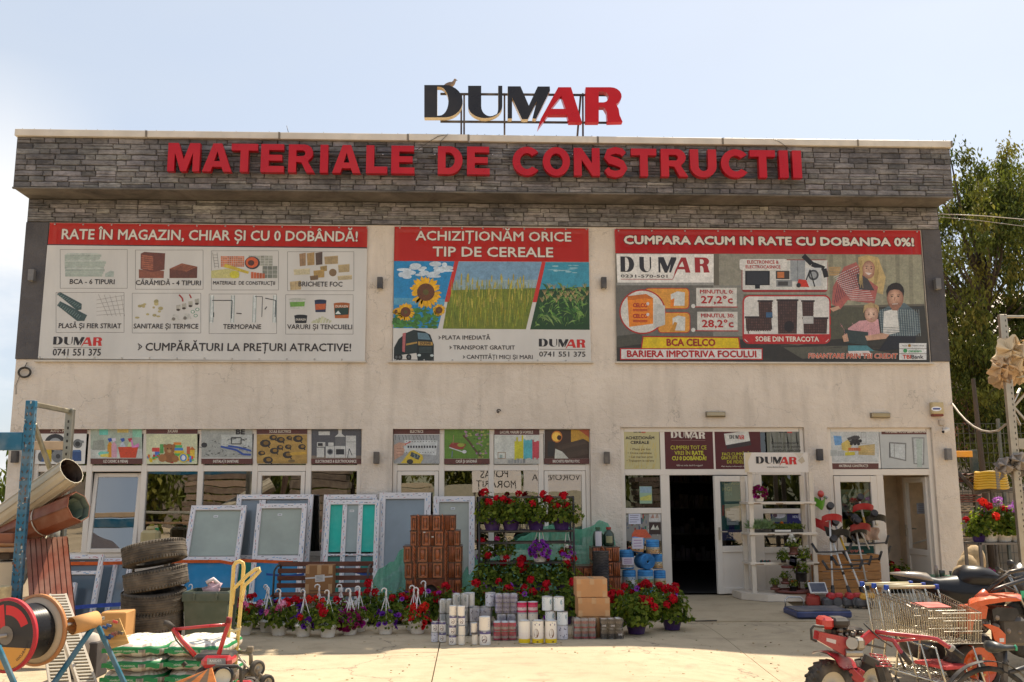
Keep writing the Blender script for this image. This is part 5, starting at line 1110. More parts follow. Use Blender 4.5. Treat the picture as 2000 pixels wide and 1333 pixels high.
# wrapped PVC windows and doors leaning on the shop front
FILM=S(222,216,216)
def film_marks(b,a0,a1,c0,c1,M,along,r,d):
 """the film on the profiles is printed all over with small blue, black and red marks"""
 L=(a1-a0);n=int(L/.045)
 for k in range(n):
  a=a0+(k+r.uniform(.2,.8))*L/max(n,1);c=c0+(c1-c0)*r.uniform(.18,.82);l=r.uniform(.018,.045);h=r.uniform(.005,.009);sk=r.uniform(-.005,.007)
  col=r.choice((S(60,140,190),S(50,50,60),S(60,140,190),S(190,80,80),S(60,60,80)))
  q=[(a-l/2,c-h/2),(a+l/2,c-h/2+sk),(a+l/2,c+h/2+sk),(a-l/2,c+h/2)]
  b.raw([M(*(p if along=='u' else(p[1],p[0])),d+.0015)for p in q],[(0,1,2,3)if along=='u' else(3,2,1,0)],col,'print')
def leaning(name,label,tl,tr,Yt,lean,spec,cat='window unit',fw=.075,z0=.02,sideways=0.,group='film wrapped windows leaning on the shop front',deep=.07,sticker=True):
 """spec: bars = list of ('v', u0, u1) / ('h', s) shares, panels = list of (u0, u1, s0, s1, material, colour) as shares of the inner size"""
 p,q=at(*tl,Yt),at(*tr,Yt);W=q.x-p.x;zt=(p.z+q.z)/2;H=zt-z0;L=math.hypot(H,lean*H);th=math.atan(lean)
 sv=Vector((sideways/max(L,.1),math.sin(th),math.cos(th)));nv=Vector((0,-math.cos(th),math.sin(th)));base=Vector((p.x-sideways,Yt-lean*H,z0))
 M=lambda u,s_,d:base+Vector((u,0,0))+sv*s_+nv*d
 root=thing(name,label,cat,(base.x+W/2,base.y,z0),group);r=random.Random(int(tl[0]*7+tl[1]));rm=Matrix.Rotation(-th,3,'X')
 def bar_(u0,u1,s0,s1,b,d0=0,d1=deep):
  c=[(u0,s0,d0),(u1,s0,d0),(u1,s1,d0),(u0,s1,d0),(u0,s0,d1),(u1,s0,d1),(u1,s1,d1),(u0,s1,d1)]
  e=.004;ci=[(u0+e,s0+e),(u1-e,s0+e),(u1-e,s1-e),(u0+e,s1-e)]
  vs=[M(*x)for x in c];vs[4:]=[M(a,bb,d1)for a,bb in ci];vs+=[M(u0,s0,d1-e),M(u1,s0,d1-e),M(u1,s1,d1-e),M(u0,s1,d1-e)]
  b.raw(vs,[(4,5,6,7),(0,1,9,8),(1,2,10,9),(2,3,11,10),(3,0,8,11),(8,9,5,4),(9,10,6,5),(10,11,7,6),(11,8,4,7)])
  if(u1-u0)>(s1-s0):film_marks(b,u0,u1,s0,s1,M,'u',r,d1)
  else:film_marks(b,s0,s1,u0,u1,M,'s',r,d1)
 b=MB('pvc',FILM)
 bar_(0,fw,0,L,b);bar_(W-fw,W,0,L,b);bar_(fw,W-fw,L-fw,L,b);bar_(fw,W-fw,0,fw,b)
 for t in spec.get('bars',()):
  if t[0]=='h':bar_(fw,W-fw,t[1]*L-t[2]/2,t[1]*L+t[2]/2,b,0,deep-.006)
  else:bar_(t[1]*W-t[2]/2,t[1]*W+t[2]/2,t[3]*L,t[4]*L,b,0,deep-.008)
 b.build('frame',root)
 for(u0,u1,s0,s1,mat,col)in spec['panels']:
  g_=MB(mat,col);a=[M(u0*W,s0*L,.03),M(u1*W,s0*L,.03),M(u1*W,s1*L,.03),M(u0*W,s1*L,.03)];g_.raw(a,[(0,1,2,3)]);g_.raw([v-nv*.02 for v in a],[(3,2,1,0)]);g_.build('pane' if mat=='milky' else 'panel',root)
 if sticker:
  g_=MB('paper',S(214,214,214));u,s_=W*spec.get('st',.42),L*.93-fw;g_.raw([M(u,s_,.033),M(u+.07,s_,.033),M(u+.07,s_+.035,.033),M(u,s_+.035,.033)],[(0,1,2,3)])
  g_.raw([M(u+.012,s_+.012,.0335),M(u+.058,s_+.012,.0335),M(u+.058,s_+.022,.0335),M(u+.012,s_+.022,.0335)],[(0,1,2,3)],S(120,120,120));g_.build('price_sticker',root)
 return root
MG=S(150,162,152);BLU=S(0,128,178);TUR=S(0,178,160);GRY=S(120,128,134)
leaning('window_unit','wrapped white balcony door behind the two milky doors, with narrow side sash',(465,968),(613,968),-.14,.22,dict(bars=[('v',.34,.1,.05,.95),('h',.42,.08)],panels=[(.06,.3,.45,.95,'milky',GRY),(.39,.94,.45,.95,'milky',GRY),(.05,.95,.04,.41,'plastic',TUR)]),'door unit')
leaning('window_unit','wrapped balcony door with milky glass and blue lower panel, leftmost of the leaning doors',(376,990),(483,990),-.36,.34,dict(bars=[('h',.46,.09)],panels=[(.08,.92,.5,.96,'milky',S(158,166,154)),(.08,.92,.03,.43,'plastic',BLU)]),'door unit',sideways=.02)
leaning('window_unit','wrapped balcony door with milky glass and blue lower panel behind the bench end',(504,986),(601,986),-.38,.26,dict(bars=[('h',.46,.09)],panels=[(.08,.92,.5,.96,'milky',S(158,164,150)),(.08,.92,.03,.43,'plastic',BLU)]),'door unit')
leaning('window_unit','plain wrapped window frame just behind the turquoise panelled door',(634,968),(738,968),-.12,.2,dict(panels=[(.08,.92,.03,.97,'milky',GRY)]),'window unit')
dT=leaning('window_unit','wrapped door with two turquoise strips beside milky glass',(638,978),(743,978),-.3,.2,dict(bars=[('v',.355,.07,.05,.96),('v',.645,.07,.05,.96),('h',.47,.03)],panels=[(.08,.32,.5,.96,'plastic',TUR),(.68,.92,.5,.96,'plastic',TUR),(.39,.61,.5,.96,'milky',S(150,160,156)),(.08,.32,.04,.455,'plastic',S(0,120,108)),(.68,.92,.04,.455,'plastic',S(0,120,108)),(.39,.61,.04,.455,'milky',GRY)],st=.44),'door unit')
leaning('window_unit','tallest wrapped door with smoky glass left of the terracotta stove',(742,964),(842,964),-.2,.17,dict(bars=[],panels=[(.1,.9,.04,.97,'milky',S(128,138,144))]),'door unit',fw=.1,sticker=False)
leaning('window_unit','narrow wrapped door with milky glass right of the terracotta stove',(847,971),(927,971),-.2,.15,dict(bars=[],panels=[(.12,.88,.04,.97,'milky',S(162,162,146))]),'door unit',fw=.09)
leaning('window_unit','low wrapped window with dark grey pane behind the brown sheets',(126,1086),(206,1086),-1.9,.3,dict(bars=[('h',.72,.05)],panels=[(.06,.94,.03,.97,'milky',S(84,94,104))]),fw=.06)
leaning('window_unit','low wrapped double window between the brown sheets and the tyres',(198,1093),(262,1093),-1.6,.36,dict(bars=[('v',.5,.06,.05,.95)],panels=[(.07,.47,.03,.97,'milky',S(110,124,134)),(.53,.93,.03,.97,'milky',S(110,124,134))]),fw=.055)
leaning('window_unit','small wrapped window frame leaning in front of the dark grey pane',(136,1140),(152,1140),-2.2,.3,dict(panels=[(.2,.8,.03,.97,'milky',S(70,76,84))]),fw=.04,sticker=False)
def strap(pts,name,label,col,w=.045,text=None):
 b=MB('cloth',col);pts=[Vector(p)for p in pts];vs=[]
 for p in pts:vs+=[p+Vector((0,0,w/2)),p-Vector((0,0,w/2)),p+Vector((0,.004,-w/2)),p+Vector((0,.004,w/2))]
 fs=[]
 for i in range(len(pts)-1):a=i*4;fs+=[(a+1,a+5,a+4,a),(a+3,a+7,a+6,a+2),(a,a+4,a+7,a+3),(a+2,a+6,a+5,a+1)]
 b.raw(vs,fs);solo(b,name,label,'strap')
strap([at(x,y,Y)for x,y,Y in((108,1101,-2.0),(200,1101,-1.98),(262,1099,-1.5),(365,1097,-.98),(430,1097,-.97),(452,1101,-.96),(470,1095,-.95),(520,1097,-.94),(566,1099,-1.0),(572,1099,-1.3))],'ratchet_strap','orange ratchet strap across the leaning door units',S(206,92,40))
strap([at(x,y,Y)for x,y,Y in((120,1190,-2.4),(180,1184,-2.4),(250,1180,-2.3))],'ratchet_strap','blue ratchet strap across the low windows on the left',S(60,84,170),.05)
strap([at(x,y,Y)for x,y,Y in((520,1122,-1.93),(560,1126,-1.93),(594,1122,-1.99))],'ratchet_strap','blue strap pulled over the bench back left of the box',S(50,80,150),.03)
strap([at(x,y,Y)for x,y,Y in((661,1112,-1.93),(695,1117,-1.93),(722,1124,-1.93))],'ratchet_strap','blue strap pulled over the bench back right of the box',S(70,100,180),.045)
c=at(291,1110,-.6);zb=at(291,1084,-.6).z;b=MB('plastic',S(176,160,116))
b.obox((c.x,-.6,zb+.19),(.27,.2,.36),None,None,None,.04);r_=thing('jerrycan','beige plastic jerrycan with green cap in front of the left window','jerrycan',(c.x,-.6,zb));b.bar((c.x-.07,-.6,zb+.4),(c.x+.06,-.6,zb+.4),.04,.05,b=.012);b.build('body',r_)
b=MB('plastic',S(30,130,80));b.cyl((c.x+.09,-.6,zb+.365),(c.x+.09,-.6,zb+.405),.03);b.build('cap',r_)
r_=thing('wooden_stand','rough wooden stand carrying the beige jerrycan','stand',(c.x,-.6,0));b=MB('wood',S(110,90,66));b.box((c.x-.35,-.8,zb-.03),(c.x+.35,-.4,zb-.001));b.build('top',r_)
for sx in(-.3,.3):
 for sy in(-.75,-.45):b=MB('wood',S(100,82,60));b.box((c.x+sx-.03,sy-.03,0),(c.x+sx+.03,sy+.03,zb-.031));b.build('leg',r_)
 # bench with a box on it
BYY=-1.95;pL,pR=at(543,1100,BYY),at(729,1100,BYY);bn=thing('park_bench','wooden slat bench with black iron ends carrying a cardboard box','bench',((pL.x+pR.x)/2,BYY,0))
for y in(1102,1115,1129,1143):
 z=at(640,y,BYY).z;b=MB('wood',S(98,50,32));b.obox(((pL.x+pR.x)/2,BYY+(z-.6)*.22,z),(pR.x-pL.x,.025,.062));b.build('slat',bn)
zs=at(640,1158,BYY).z
for k in range(4):b=MB('wood',S(104,56,36));b.obox(((pL.x+pR.x)/2,BYY-.08-k*.095,zs),(pR.x-pL.x+.02,.078,.028));b.build('slat',bn)
for x in(pL.x+.03,pR.x-.03):
 b=MB('painted_steel',S(26,26,28));b.tube([(x,BYY+.06,.71),(x,BYY,.55),(x,BYY+.02,.35),(x,BYY+.14,0)],.018,n=7);b.tube([(x,BYY+.03,zs-.03),(x,BYY-.4,zs-.03),(x,BYY-.44,0)],.018,n=7)
 b.tube([(x,BYY+.05,.72)]+[(x,BYY-.1-.3*math.sin(t*.35),.74-.02*t)for t in range(1,5)]+[(x,BYY-.42,zs)],.014,n=6);b.build('iron_end',bn)
q=at(626,1150,-2.1);pw=.52/2
def carton(name,label,x,y,z,w,d,h,col=S(176,128,84),marks=True,rz=0,group=None):
 r_=thing(name,label,'box',(x,y,z),group);b=MB('card',col);b.obox((x,y,z+h/2),(w,d,h),None,None,None,.006);b.build('box_body',r_)
 b=MB('gloss',S(186,144,102));b.box((x-.028,y-d/2-.0012,z+h*.68),(x+.028,y-d/2+.01,z+h+.0012),b=.0004);b.box((x-.028,y-d/2,z+h-.002),(x+.028,y+d/2,z+h+.0012),b=.0004)
 for s_ in(-1,1):b.box((x+s_*(w/2-.03)-.028,y-d/2-.0011,z+.002),(x+s_*(w/2-.03)+.022,y-d/2+.01,z+h*.34),b=.0004);b.box((x+s_*(w/2-.03)-.028,y-d/2-.0011,z+h*.7),(x+s_*(w/2-.03)+.022,y-d/2+.01,z+h-.002),b=.0004)
 b.build('tape',r_);r_.rotation_euler=(0,0,rz);return r_
zt=at(626,1103,-2.1).z
bx_=carton('cardboard_box','cardboard box with taped label standing on the bench',q.x,-2.12,zs+.015,.37,.28,zt-zs-.015,S(150,106,66))
x_,zz=q.x,zs
b=MB('print',S(206,200,196));y_=-2.12-.1417;b.raw([(x_-.185,y_,zz+.21),(x_+.185,y_,zz+.235),(x_+.185,y_,zz+.255),(x_-.185,y_,zz+.23)],[(0,1,2,3)]);b.raw([(x_-.05,y_-.0005,zz+.17),(x_+.08,y_-.0005,zz+.18),(x_+.075,y_-.0005,zz+.27),(x_-.055,y_-.0005,zz+.26)],[(0,1,2,3)])
for k in range(4):b.raw([(x_-.035,y_-.001,zz+.19+k*.018),(x_+.05,y_-.001,zz+.197+k*.018),(x_+.05,y_-.001,zz+.203+k*.018),(x_-.035,y_-.001,zz+.196+k*.018)],[(0,1,2,3)],S(120,116,116))
b.raw([(x_-.12,y_,zz+.05),(x_+.12,y_,zz+.055),(x_+.12,y_,zz+.065),(x_-.12,y_,zz+.06)],[(0,1,2,3)],S(90,62,40));b.build('label',bx_)
# terracotta stoves
def tile_mesh(kind):
 b=MB('terracotta',S(160,86,44));DKT=S(108,56,31);r=random.Random(kind)  # tile ground darker than the relief: recess shading put into the colour
 if kind==0:
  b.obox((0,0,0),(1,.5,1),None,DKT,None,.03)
  for a in(-.36,.36):b.bar((a,-.3,-.42),(a,-.3,.42),.12,.2)
  for a in(-.4,.4):b.bar((-.4,-.3,a),(.4,-.3,a),.2,.1)
  b.sph((0,-.25,.0),(.22,.14,.34),nu=8,nv=6);b.sph((0,-.25,.33),(.2,.1,.1),nu=8,nv=4);b.sph((0,-.25,-.33),(.2,.1,.1),nu=8,nv=4)
 if kind==1:
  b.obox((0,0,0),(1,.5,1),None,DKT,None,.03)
  for k in range(5):b.sph((0,-.34,-.4+k*.2),(.4,.36,.11),nu=9,nv=5,rot=Matrix.Rotation(.5,3,'Y'))
 if kind==2:
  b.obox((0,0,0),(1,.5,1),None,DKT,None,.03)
  for a in(-.38,-.13,.13,.38):b.tube([(a,-.27,-.46),(a,-.27,.46)],.1,n=6)
 return b.build('tile',mesh_only=True)
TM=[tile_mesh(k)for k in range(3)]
def stove(label,tiers,Y,depth,pattern,door=None):
 """tiers: (px0, px1, py_top, py_bottom) rows from the survey"""
 zz0=at((tiers[-1][0]+tiers[-1][1])/2,tiers[-1][3],Y).z;x_mid=at((tiers[-1][0]+tiers[-1][1])/2,1100,Y).x
 root=thing('tiled_stove',label,'stove',(x_mid,Y,0));core=MB('terracotta',S(84,44,28))
 for(a,e,t,bo)in tiers:
  p,q=at(a,t,Y),at(e,bo,Y);x0,x1,z1,z0=p.x,at(e,t,Y).x,p.z,q.z
  if(a,e,t,bo)==tiers[-1]:z0=0
  core.box((x0+.02,Y+.03,z0),(x1-.02,Y+depth,z1-.012))
  xs=[0]
  for w_,k in pattern:xs.append(xs[-1]+w_)
  for i,(w_,k)in enumerate(pattern):
   xa=x0+(x1-x0)*xs[i]/xs[-1];xb=x0+(x1-x0)*xs[i+1]/xs[-1];zc=(z0+z1)/2
   if door and(a,e,t,bo)==tiers[-1]and door[0]<=i<=door[1]:continue
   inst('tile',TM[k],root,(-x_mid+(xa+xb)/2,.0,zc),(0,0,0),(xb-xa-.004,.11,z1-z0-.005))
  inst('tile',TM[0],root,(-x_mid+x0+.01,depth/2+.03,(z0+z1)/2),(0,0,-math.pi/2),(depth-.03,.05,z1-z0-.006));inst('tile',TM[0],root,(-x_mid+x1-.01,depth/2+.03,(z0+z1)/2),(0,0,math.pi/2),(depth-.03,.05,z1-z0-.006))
  core.box((x0-.012,Y-.03,z1-.016),(x1+.012,Y+depth+.01,z1+.002))
 core.build('stove_core',root)
 if door:
  a,e,t,bo=tiers[-1];p,q=at(a,t,Y),at(e,t,Y);tot=sum(w_ for w_,_ in pattern);xa=p.x+(q.x-p.x)*sum(w_ for w_,_ in pattern[:door[0]])/tot;xb=p.x+(q.x-p.x)*sum(w_ for w_,_ in pattern[:door[1]+1])/tot
  b=MB('terracotta',S(118,62,34));cx_,w2,H_=(xa+xb)/2,(xb-xa)/2,p.z-.01
  hole=[(cx_-w2*.62,.02)]+[(cx_+w2*.62*math.cos(R(180-t_*18)),H_*.52+H_*.33*math.sin(R(180-t_*18)))for t_ in range(11)]+[(cx_+w2*.62,.02)]
  b.prism([[(xa+.002,0),(xb-.002,0),(xb-.002,H_),(xa+.002,H_)],hole],Y-.03,Y+.025);b.build('door_surround',root)
  b=MB('matte',(.012,.01,.01));b.box((xa+.01,Y+.026,0),(xb-.01,Y+.029,H_-.02),b=0);b.build('firebox',root)
 return root
PAT=[(.6,0),(.45,1),(.9,0),(.3,2),(.9,0),(.45,1),(.5,2),(.55,0)]
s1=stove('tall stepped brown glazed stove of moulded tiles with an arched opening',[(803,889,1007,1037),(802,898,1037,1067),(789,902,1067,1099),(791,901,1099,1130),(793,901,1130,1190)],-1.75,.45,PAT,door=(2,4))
b=MB('paper',S(206,196,186))
for px,py in((829,1040),(845,1049)):p=at(px,py,-1.79);b.box((p.x-.016,-1.812,p.z-.008),(p.x+.016,-1.805,p.z+.008),b=.0005)
b.build('price_sticker',s1)
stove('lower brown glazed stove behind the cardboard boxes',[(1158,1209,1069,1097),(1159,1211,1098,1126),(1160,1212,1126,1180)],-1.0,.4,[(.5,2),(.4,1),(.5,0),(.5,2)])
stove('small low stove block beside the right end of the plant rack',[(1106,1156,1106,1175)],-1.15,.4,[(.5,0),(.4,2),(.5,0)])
p=at(1173,1077,-1.5);b=MB('matte',S(62,58,60));b.cyl((p.x,-1.5,0),(p.x,-1.5,p.z),.115,n=20)
for k in range(22):
 z=.02+k*(p.z-.04)/21;b.tube([(p.x+.119*math.cos(t*math.pi/8),-1.5+.119*math.sin(t*math.pi/8),z+(.02 if t%2 else 0))for t in range(16)],.005,S(40,38,40),n=4,closed=True)
solo(b,'mesh_roll','grey wire mesh roll standing behind the stacked boxes','mesh roll')
def jug(px,label,notice_=False,hpx=36):
 zb=at(px,1067,-.85).z;x=at(px,1060,-.85).x;r_=thing('jug',label,'jug',(x,-.85,zb),'green jugs on the lower stove');b=MB('gloss',S(16,52,34));h=.27
 b.lathe([(.001,0),(.075,0),(.082,.02),(.082,.17),(.06,.215),(.03,.235),(.03,.25)],(x,-.85,zb+.002),n=18);b.build('body',r_)
 b=MB('plastic',S(150,30,32)if not notice_ else S(40,90,60));b.cyl((x,-.85,zb+.25),(x,-.85,zb+.285),.04);b.build('cap',r_)
 b=MB('print',S(150,150,110)if not notice_ else S(208,204,210));rr_=.0835
 b.lathe([(rr_,.05 if not notice_ else.0),(rr_,.15 if not notice_ else.22)],(x,-.85,zb+.002),n=8,a0=-35-90+90,a1=35+90-90)
 b.v=[(x+(v[0]-x)*1,v[1],v[2])for v in b.v];b.build('label' if not notice_ else 'notice',r_);r_.rotation_euler=(0,0,R(90));return r_
jug(1189,'dark green jug with red cap on the lower stove');jug(1168,'dark jug with a white notice on it beside the red capped jug',True)
# netting heaped behind the plants
def netting(prof,Yb,Yf,label,seed):
 r=random.Random(seed);xs=[at(px,py,Yb).x for px,py in prof];zs_=[max(.05,at(px,py,Yb).z)for px,py in prof]
 ph=[r.uniform(0,6.28)for _ in range(6)]
 def zt_(x):
  for i in range(len(xs)-1):
   if xs[i]<=x<=xs[i+1]:t=(x-xs[i])/(xs[i+1]-xs[i]);t=t*t*(3-2*t);return zs_[i]*(1-t)+zs_[i+1]*t
  return zs_[-1]
 def f(u,v):
  x=xs[0]+(xs[-1]-xs[0])*u;top=zt_(x);fold=math.sin(x*31+ph[0]+v*2)*.5+math.sin(x*57+ph[1]+v*5)*.3+math.sin(x*9+v*7+ph[2])*.5
  if v<.18:t=v/.18;y=Yb+.25-.25*t;z=top-.16*(1-t)*(1-t)
  else:t=(v-.18)/.82;y=Yb+(Yf-Yb)*t**1.4;z=top*(1-t)
  return Vector((x+.02*math.sin(v*11+ph[3]),y+fold*.085*(.3+v),max(.006,z+fold*.008)))
 b=MB('net',S(116,190,158));b.grid(f,130,40);solo(b,'shade_netting',label,'netting')
netting([(716,1178),(724,1138),(744,1110),(768,1098),(784,1074),(800,1062),(812,1100)],-1.2,-1.95,'green shade netting heaped left of the tall stove',1)
netting([(892,1110),(925,1090),(955,1092),(985,1072),(1020,1048),(1055,1028),(1098,1024),(1125,1034),(1150,1030),(1170,1017),(1185,1022),(1197,1045),(1206,1090)],-.35,-.9,'green shade netting heaped behind the plant rack',2)
# twine reels beside the entrance
TWB=S(70,140,196);tw=cr(1000,960,.2251)
def reel(x,t,bo,w,style,label,Y=-.55,lying=False,tilt=0):
 p,q=at(*tw(x,t),Y),at(*tw(x,bo),Y);k=ppm(p);rad=w*.2251/k/2;h=p.z-q.z;r_=thing('twine_reel',label,'twine reel',(0,0,0),'baler twine reels piled beside the entrance')
 b=MB('cloth',TWB);ax=Vector((math.sin(tilt),0,math.cos(tilt)))
 if lying:
  c=at(*tw(x,(t+bo)/2),Y);rad=h/2;b.lathe([(rad*.18,-.0),(rad*.2,-.03),(rad,-.03),(rad*1.02,.0),(rad*1.02,.24),(rad*.2,.24)],(c.x,c.y-.12,c.z),(-.25,1,0),22)
  for m_ in range(5):b.lathe([(rad*(.28+m_*.15),-.031),(rad*(.33+m_*.15),-.038),(rad*(.38+m_*.15),-.031)],(c.x,c.y-.12,c.z),(-.25,1,0),22,S(50,116,176))
  base=c;b.build('twine',r_);b=MB('matte',(.02,.03,.04));b.lathe([(.001,0),(rad*.19,0)],(c.x,c.y-.09,c.z),(.25,-1,0),14);b.build('core',r_);return
 o=Vector((q.x,Y,q.z));prof=[(rad*.25,h-.02),(rad*.3,h),(rad*.9,h),(rad,h-.015),(rad,.015),(rad*.9,0),(.001,0)][::-1];b.lathe(prof,o,ax,22)
 for m_ in range(6):b.lathe([(rad*1.003,h*(.1+m_*.14)),(rad*1.012,h*(.13+m_*.14)),(rad*1.003,h*(.16+m_*.14))],o,ax,22,S(56,122,182))
 b.build('twine',r_);b=MB('print',S(190,150,104));R2=rad*1.018
 lo,hi=(.05,.5)if style=='tan' else(.08,.62)
 n_=7;cols={'tan':[S(186,140,92),S(200,160,110),S(190,180,160)],'white':[S(196,196,200),S(208,206,206),S(170,186,200)],'land':[S(150,120,80),S(110,140,110),S(150,180,200)]}[style]
 b.lathe([(R2,h*(lo+(hi-lo)*i/3))for i in range(4)],o,ax,22,cols=cols)
 rk=random.Random(int(x+t))
 for m_ in range(16):
  a=rk.uniform(-2.4,-.7);zz_=h*rk.uniform(lo+.03,hi-.06);wd_=rk.uniform(.08,.3);pts=[(R2*1.004*math.cos(a+d_),R2*1.004*math.sin(a+d_),zz_+e_)for d_,e_ in((0,0),(wd_,0),(wd_,h*.05),(0,h*.05))]
  b.raw([o+Vector((p_[0]+ax.x*p_[2],p_[1],p_[2]))for p_ in pts],[(0,1,2,3)],rk.choice((S(60,60,70),S(120,90,60),S(220,216,210),S(90,120,90),S(206,170,90))))
 b.build('wrapper',r_)
for a in((1085,398,528,108,'tan','blue twine reel leaning on top of the pile with a white notice',-.62,False,.12),(1222,420,545,112,'tan','twine reel with orange wrapper, topmost on the right of the pile'),(998,508,672,124,'white','twine reel with a white paper, left end of the pile above the leafy plant',-.6),(1162,540,672,125,'tan','bright blue twine reel lying on its side in the pile',-.6,True),(1262,546,672,90,'tan','twine reel at the right edge of the pile beside the lying reel',-.5),(1018,682,832,118,'white','pale twine reel at the lower left of the pile',-.62),(1160,680,818,136,'land','twine reel with a landscape wrapper, middle of the pile',-.64),(1284,686,818,104,'tan','twine reel with orange wrapper, lower right of the pile'),(1030,836,960,118,'white','twine reel on the floor at the left foot of the pile',-.62),(1165,822,950,130,'land','twine reel on the floor in the middle of the pile',-.62),(1310,826,930,120,'white','twine reel on the floor slipping out to the right of the pile',-.66,False,.16)):
 reel(*a)
for q,la,Y in(((1044,402,1138,500),'white notice on the leaning twine reel',-.78),((958,574,1056,640),'white notice on the left twine reel',-.74)):
 s=Print(Y,(1000,960,.2251));a,b_=s.xz(q[0],q[3]),s.xz(q[2],q[1]);r_=thing('paper_notice',la,'notice',((a[0]+b_[0])/2,Y,a[1]));m_=MB('paper',S(208,202,212));m_.box((a[0],Y,a[1]),(b_[0],Y+.003,b_[1]),b=.0005);m_.build('sheet',r_)
 for k in range(3):s.line([(q[0]+12,q[1]+(q[3]-q[1])*(k+1)/4),(q[2]-14,q[1]+(q[3]-q[1])*(k+1)/4-2)],6,S(150,110,160),1)
 s.build('writing',r_)
 # cardboard boxes in front
p=on(1160,1246);yb_=p.y+.18;k=ppm(p)
z=0
for(x0,x1,hpx,la,o_)in((1132,1193,39,'cardboard box at the bottom of the stack of three',0),(1129,1192,36,'cardboard box in the middle of the stack of three',-.01),(1127,1188,36,'topmost cardboard box of the stack of three',.01)):
 w_=(x1-x0)/k;h_=hpx/k;cx_=at((x0+x1)/2,1200,yb_-.18).x;carton('cardboard_box',la,cx_,yb_+o_,z,w_,.34,h_,S(190,140,94),group='cardboard boxes stacked beside the tins');z+=h_+.003
 # tins and shrink wrapped packs
def tin_mesh(style):
 b=MB('print',S(206,204,204));n=22;TOP=S(205,205,203)
 pal={'bowl':[S(104,96,140),S(238,232,224),S(238,232,224),S(226,220,214)],'plain':[S(238,228,212)]*4,'teal':[S(236,238,236)]*4,'pink':[S(226,40,92),S(226,80,112),S(236,206,200),S(216,70,104)],'gold':[S(240,234,222),S(238,232,222),S(234,226,218),S(226,196,20)],'violet':[S(190,186,214),S(150,146,186),S(196,192,214),S(140,136,180)],'grey':[S(96,88,84),S(120,106,96),S(70,66,68),S(84,80,82)],'rose':[S(186,178,178),S(196,130,126),S(170,164,166),S(206,96,108)],'floral':[S(222,220,228)]*4}[style]
 b.lathe([(.001,0),(.485,0),(.5,.02),(.485,.035)],n=n,col=TOP,mat='metal');b.lathe([(.485,.035),(.485,.22),(.485,.5),(.485,.76),(.485,.955)],n=n,cols=list(reversed(pal)))
 b.lathe([(.485,.955),(.5,.97),(.5,.99),(.47,1.0),(.45,.965),(.001,.96)],n=n,col=TOP,mat='metal' if style not in('pink','plain')else 'plastic')
 r=random.Random(style)
 def spot(a,z,w,h,col,nn=10,e=.003):
  pts=[(a+w*math.cos(6.283*i/nn),z+h*math.sin(6.283*i/nn))for i in range(nn)];rad=.486+e
  b.raw([(rad*math.cos(t),rad*math.sin(t),zz_)for t,zz_ in pts],[tuple(range(nn))],col)
 for a in(-1.57,-1.57+2.1,-1.57-2.1)if style=='bowl' else(-1.57,):
  if style=='bowl':spot(a,.42,.5,.26,S(90,76,84),14);spot(a,.44,.42,.21,S(214,206,200),14,.005);spot(a,.3,.42,.13,S(96,54,38),12,.007);spot(a,.84,.42,.05,S(70,60,100),8);spot(a,.91,.3,.03,S(220,216,220),8,.006)
  if style=='gold':spot(a-.2,.46,.44,.2,S(120,80,56),14);spot(a-.24,.5,.36,.15,S(212,206,198),14,.005);spot(a,.83,.5,.06,S(90,76,120),8);spot(a,.1,.24,.04,S(120,90,40),6)
  if style=='teal':spot(a-.7,.72,.3,.16,S(40,130,150),4);spot(a-.7,.4,.35,.16,S(40,130,140),4);spot(a+.7,.62,.2,.2,S(20,120,140),4);spot(a,.45,1.4,.006,S(150,150,150),4)
  if style in('grey','rose'):
   for k in range(10):spot(a+r.uniform(-1.1,1.1),r.uniform(.1,.9),r.uniform(.08,.3),r.uniform(.015,.05),r.choice((S(196,186,176),S(190,180,170),S(50,46,48))),4)
  if style in('violet','floral','pink'):
   for k in range(12):spot(a+r.uniform(-1.2,1.2),r.uniform(.1,.88),r.uniform(.05,.22),r.uniform(.02,.09),r.choice((S(90,86,110),S(190,188,200),S(110,100,120))if style!='pink' else(S(214,196,190),S(176,160,150),S(190,40,80))),7)
 if style in('bowl','plain','teal','floral','gold'):
  for k in range(5):spot(-1.57+(1.5 if style in('bowl','gold')else.9)+r.uniform(-.1,.1),.8-k*.12,r.uniform(.12,.3),.014,S(90,100,150)if style!='teal' else S(20,110,150),4)
  spot(-1.57+r.uniform(-.1,.1),.9,.7,.022,r.choice((S(60,90,170),S(70,60,120),S(40,130,160))),4)
 return b.build('tin',mesh_only=True)
TIN={k:tin_mesh(k)for k in('bowl','plain','teal','pink','gold','violet','grey','rose','floral')}
tc=cr(830,1130,.105);tc2=cr(1000,1140,.115)
def column(px,base,items,dy=0):
 """tins standing one on another; items bottom up: (width px, height px, style, label)"""
 p=on(px,base);p.y+=dy;k=ppm(p);z=0
 for(w,h,st,la)in items:
  o=inst('paint_tin',TIN[st],None,(p.x+rnd.uniform(-.006,.006),p.y+rnd.uniform(-.01,.01),z),(0,0,rnd.uniform(-.3,.3)),(w/k,w/k,h/k));tag(o,la,'tin','tins stacked on the concrete');z+=h/k+.001
 return p,k,z
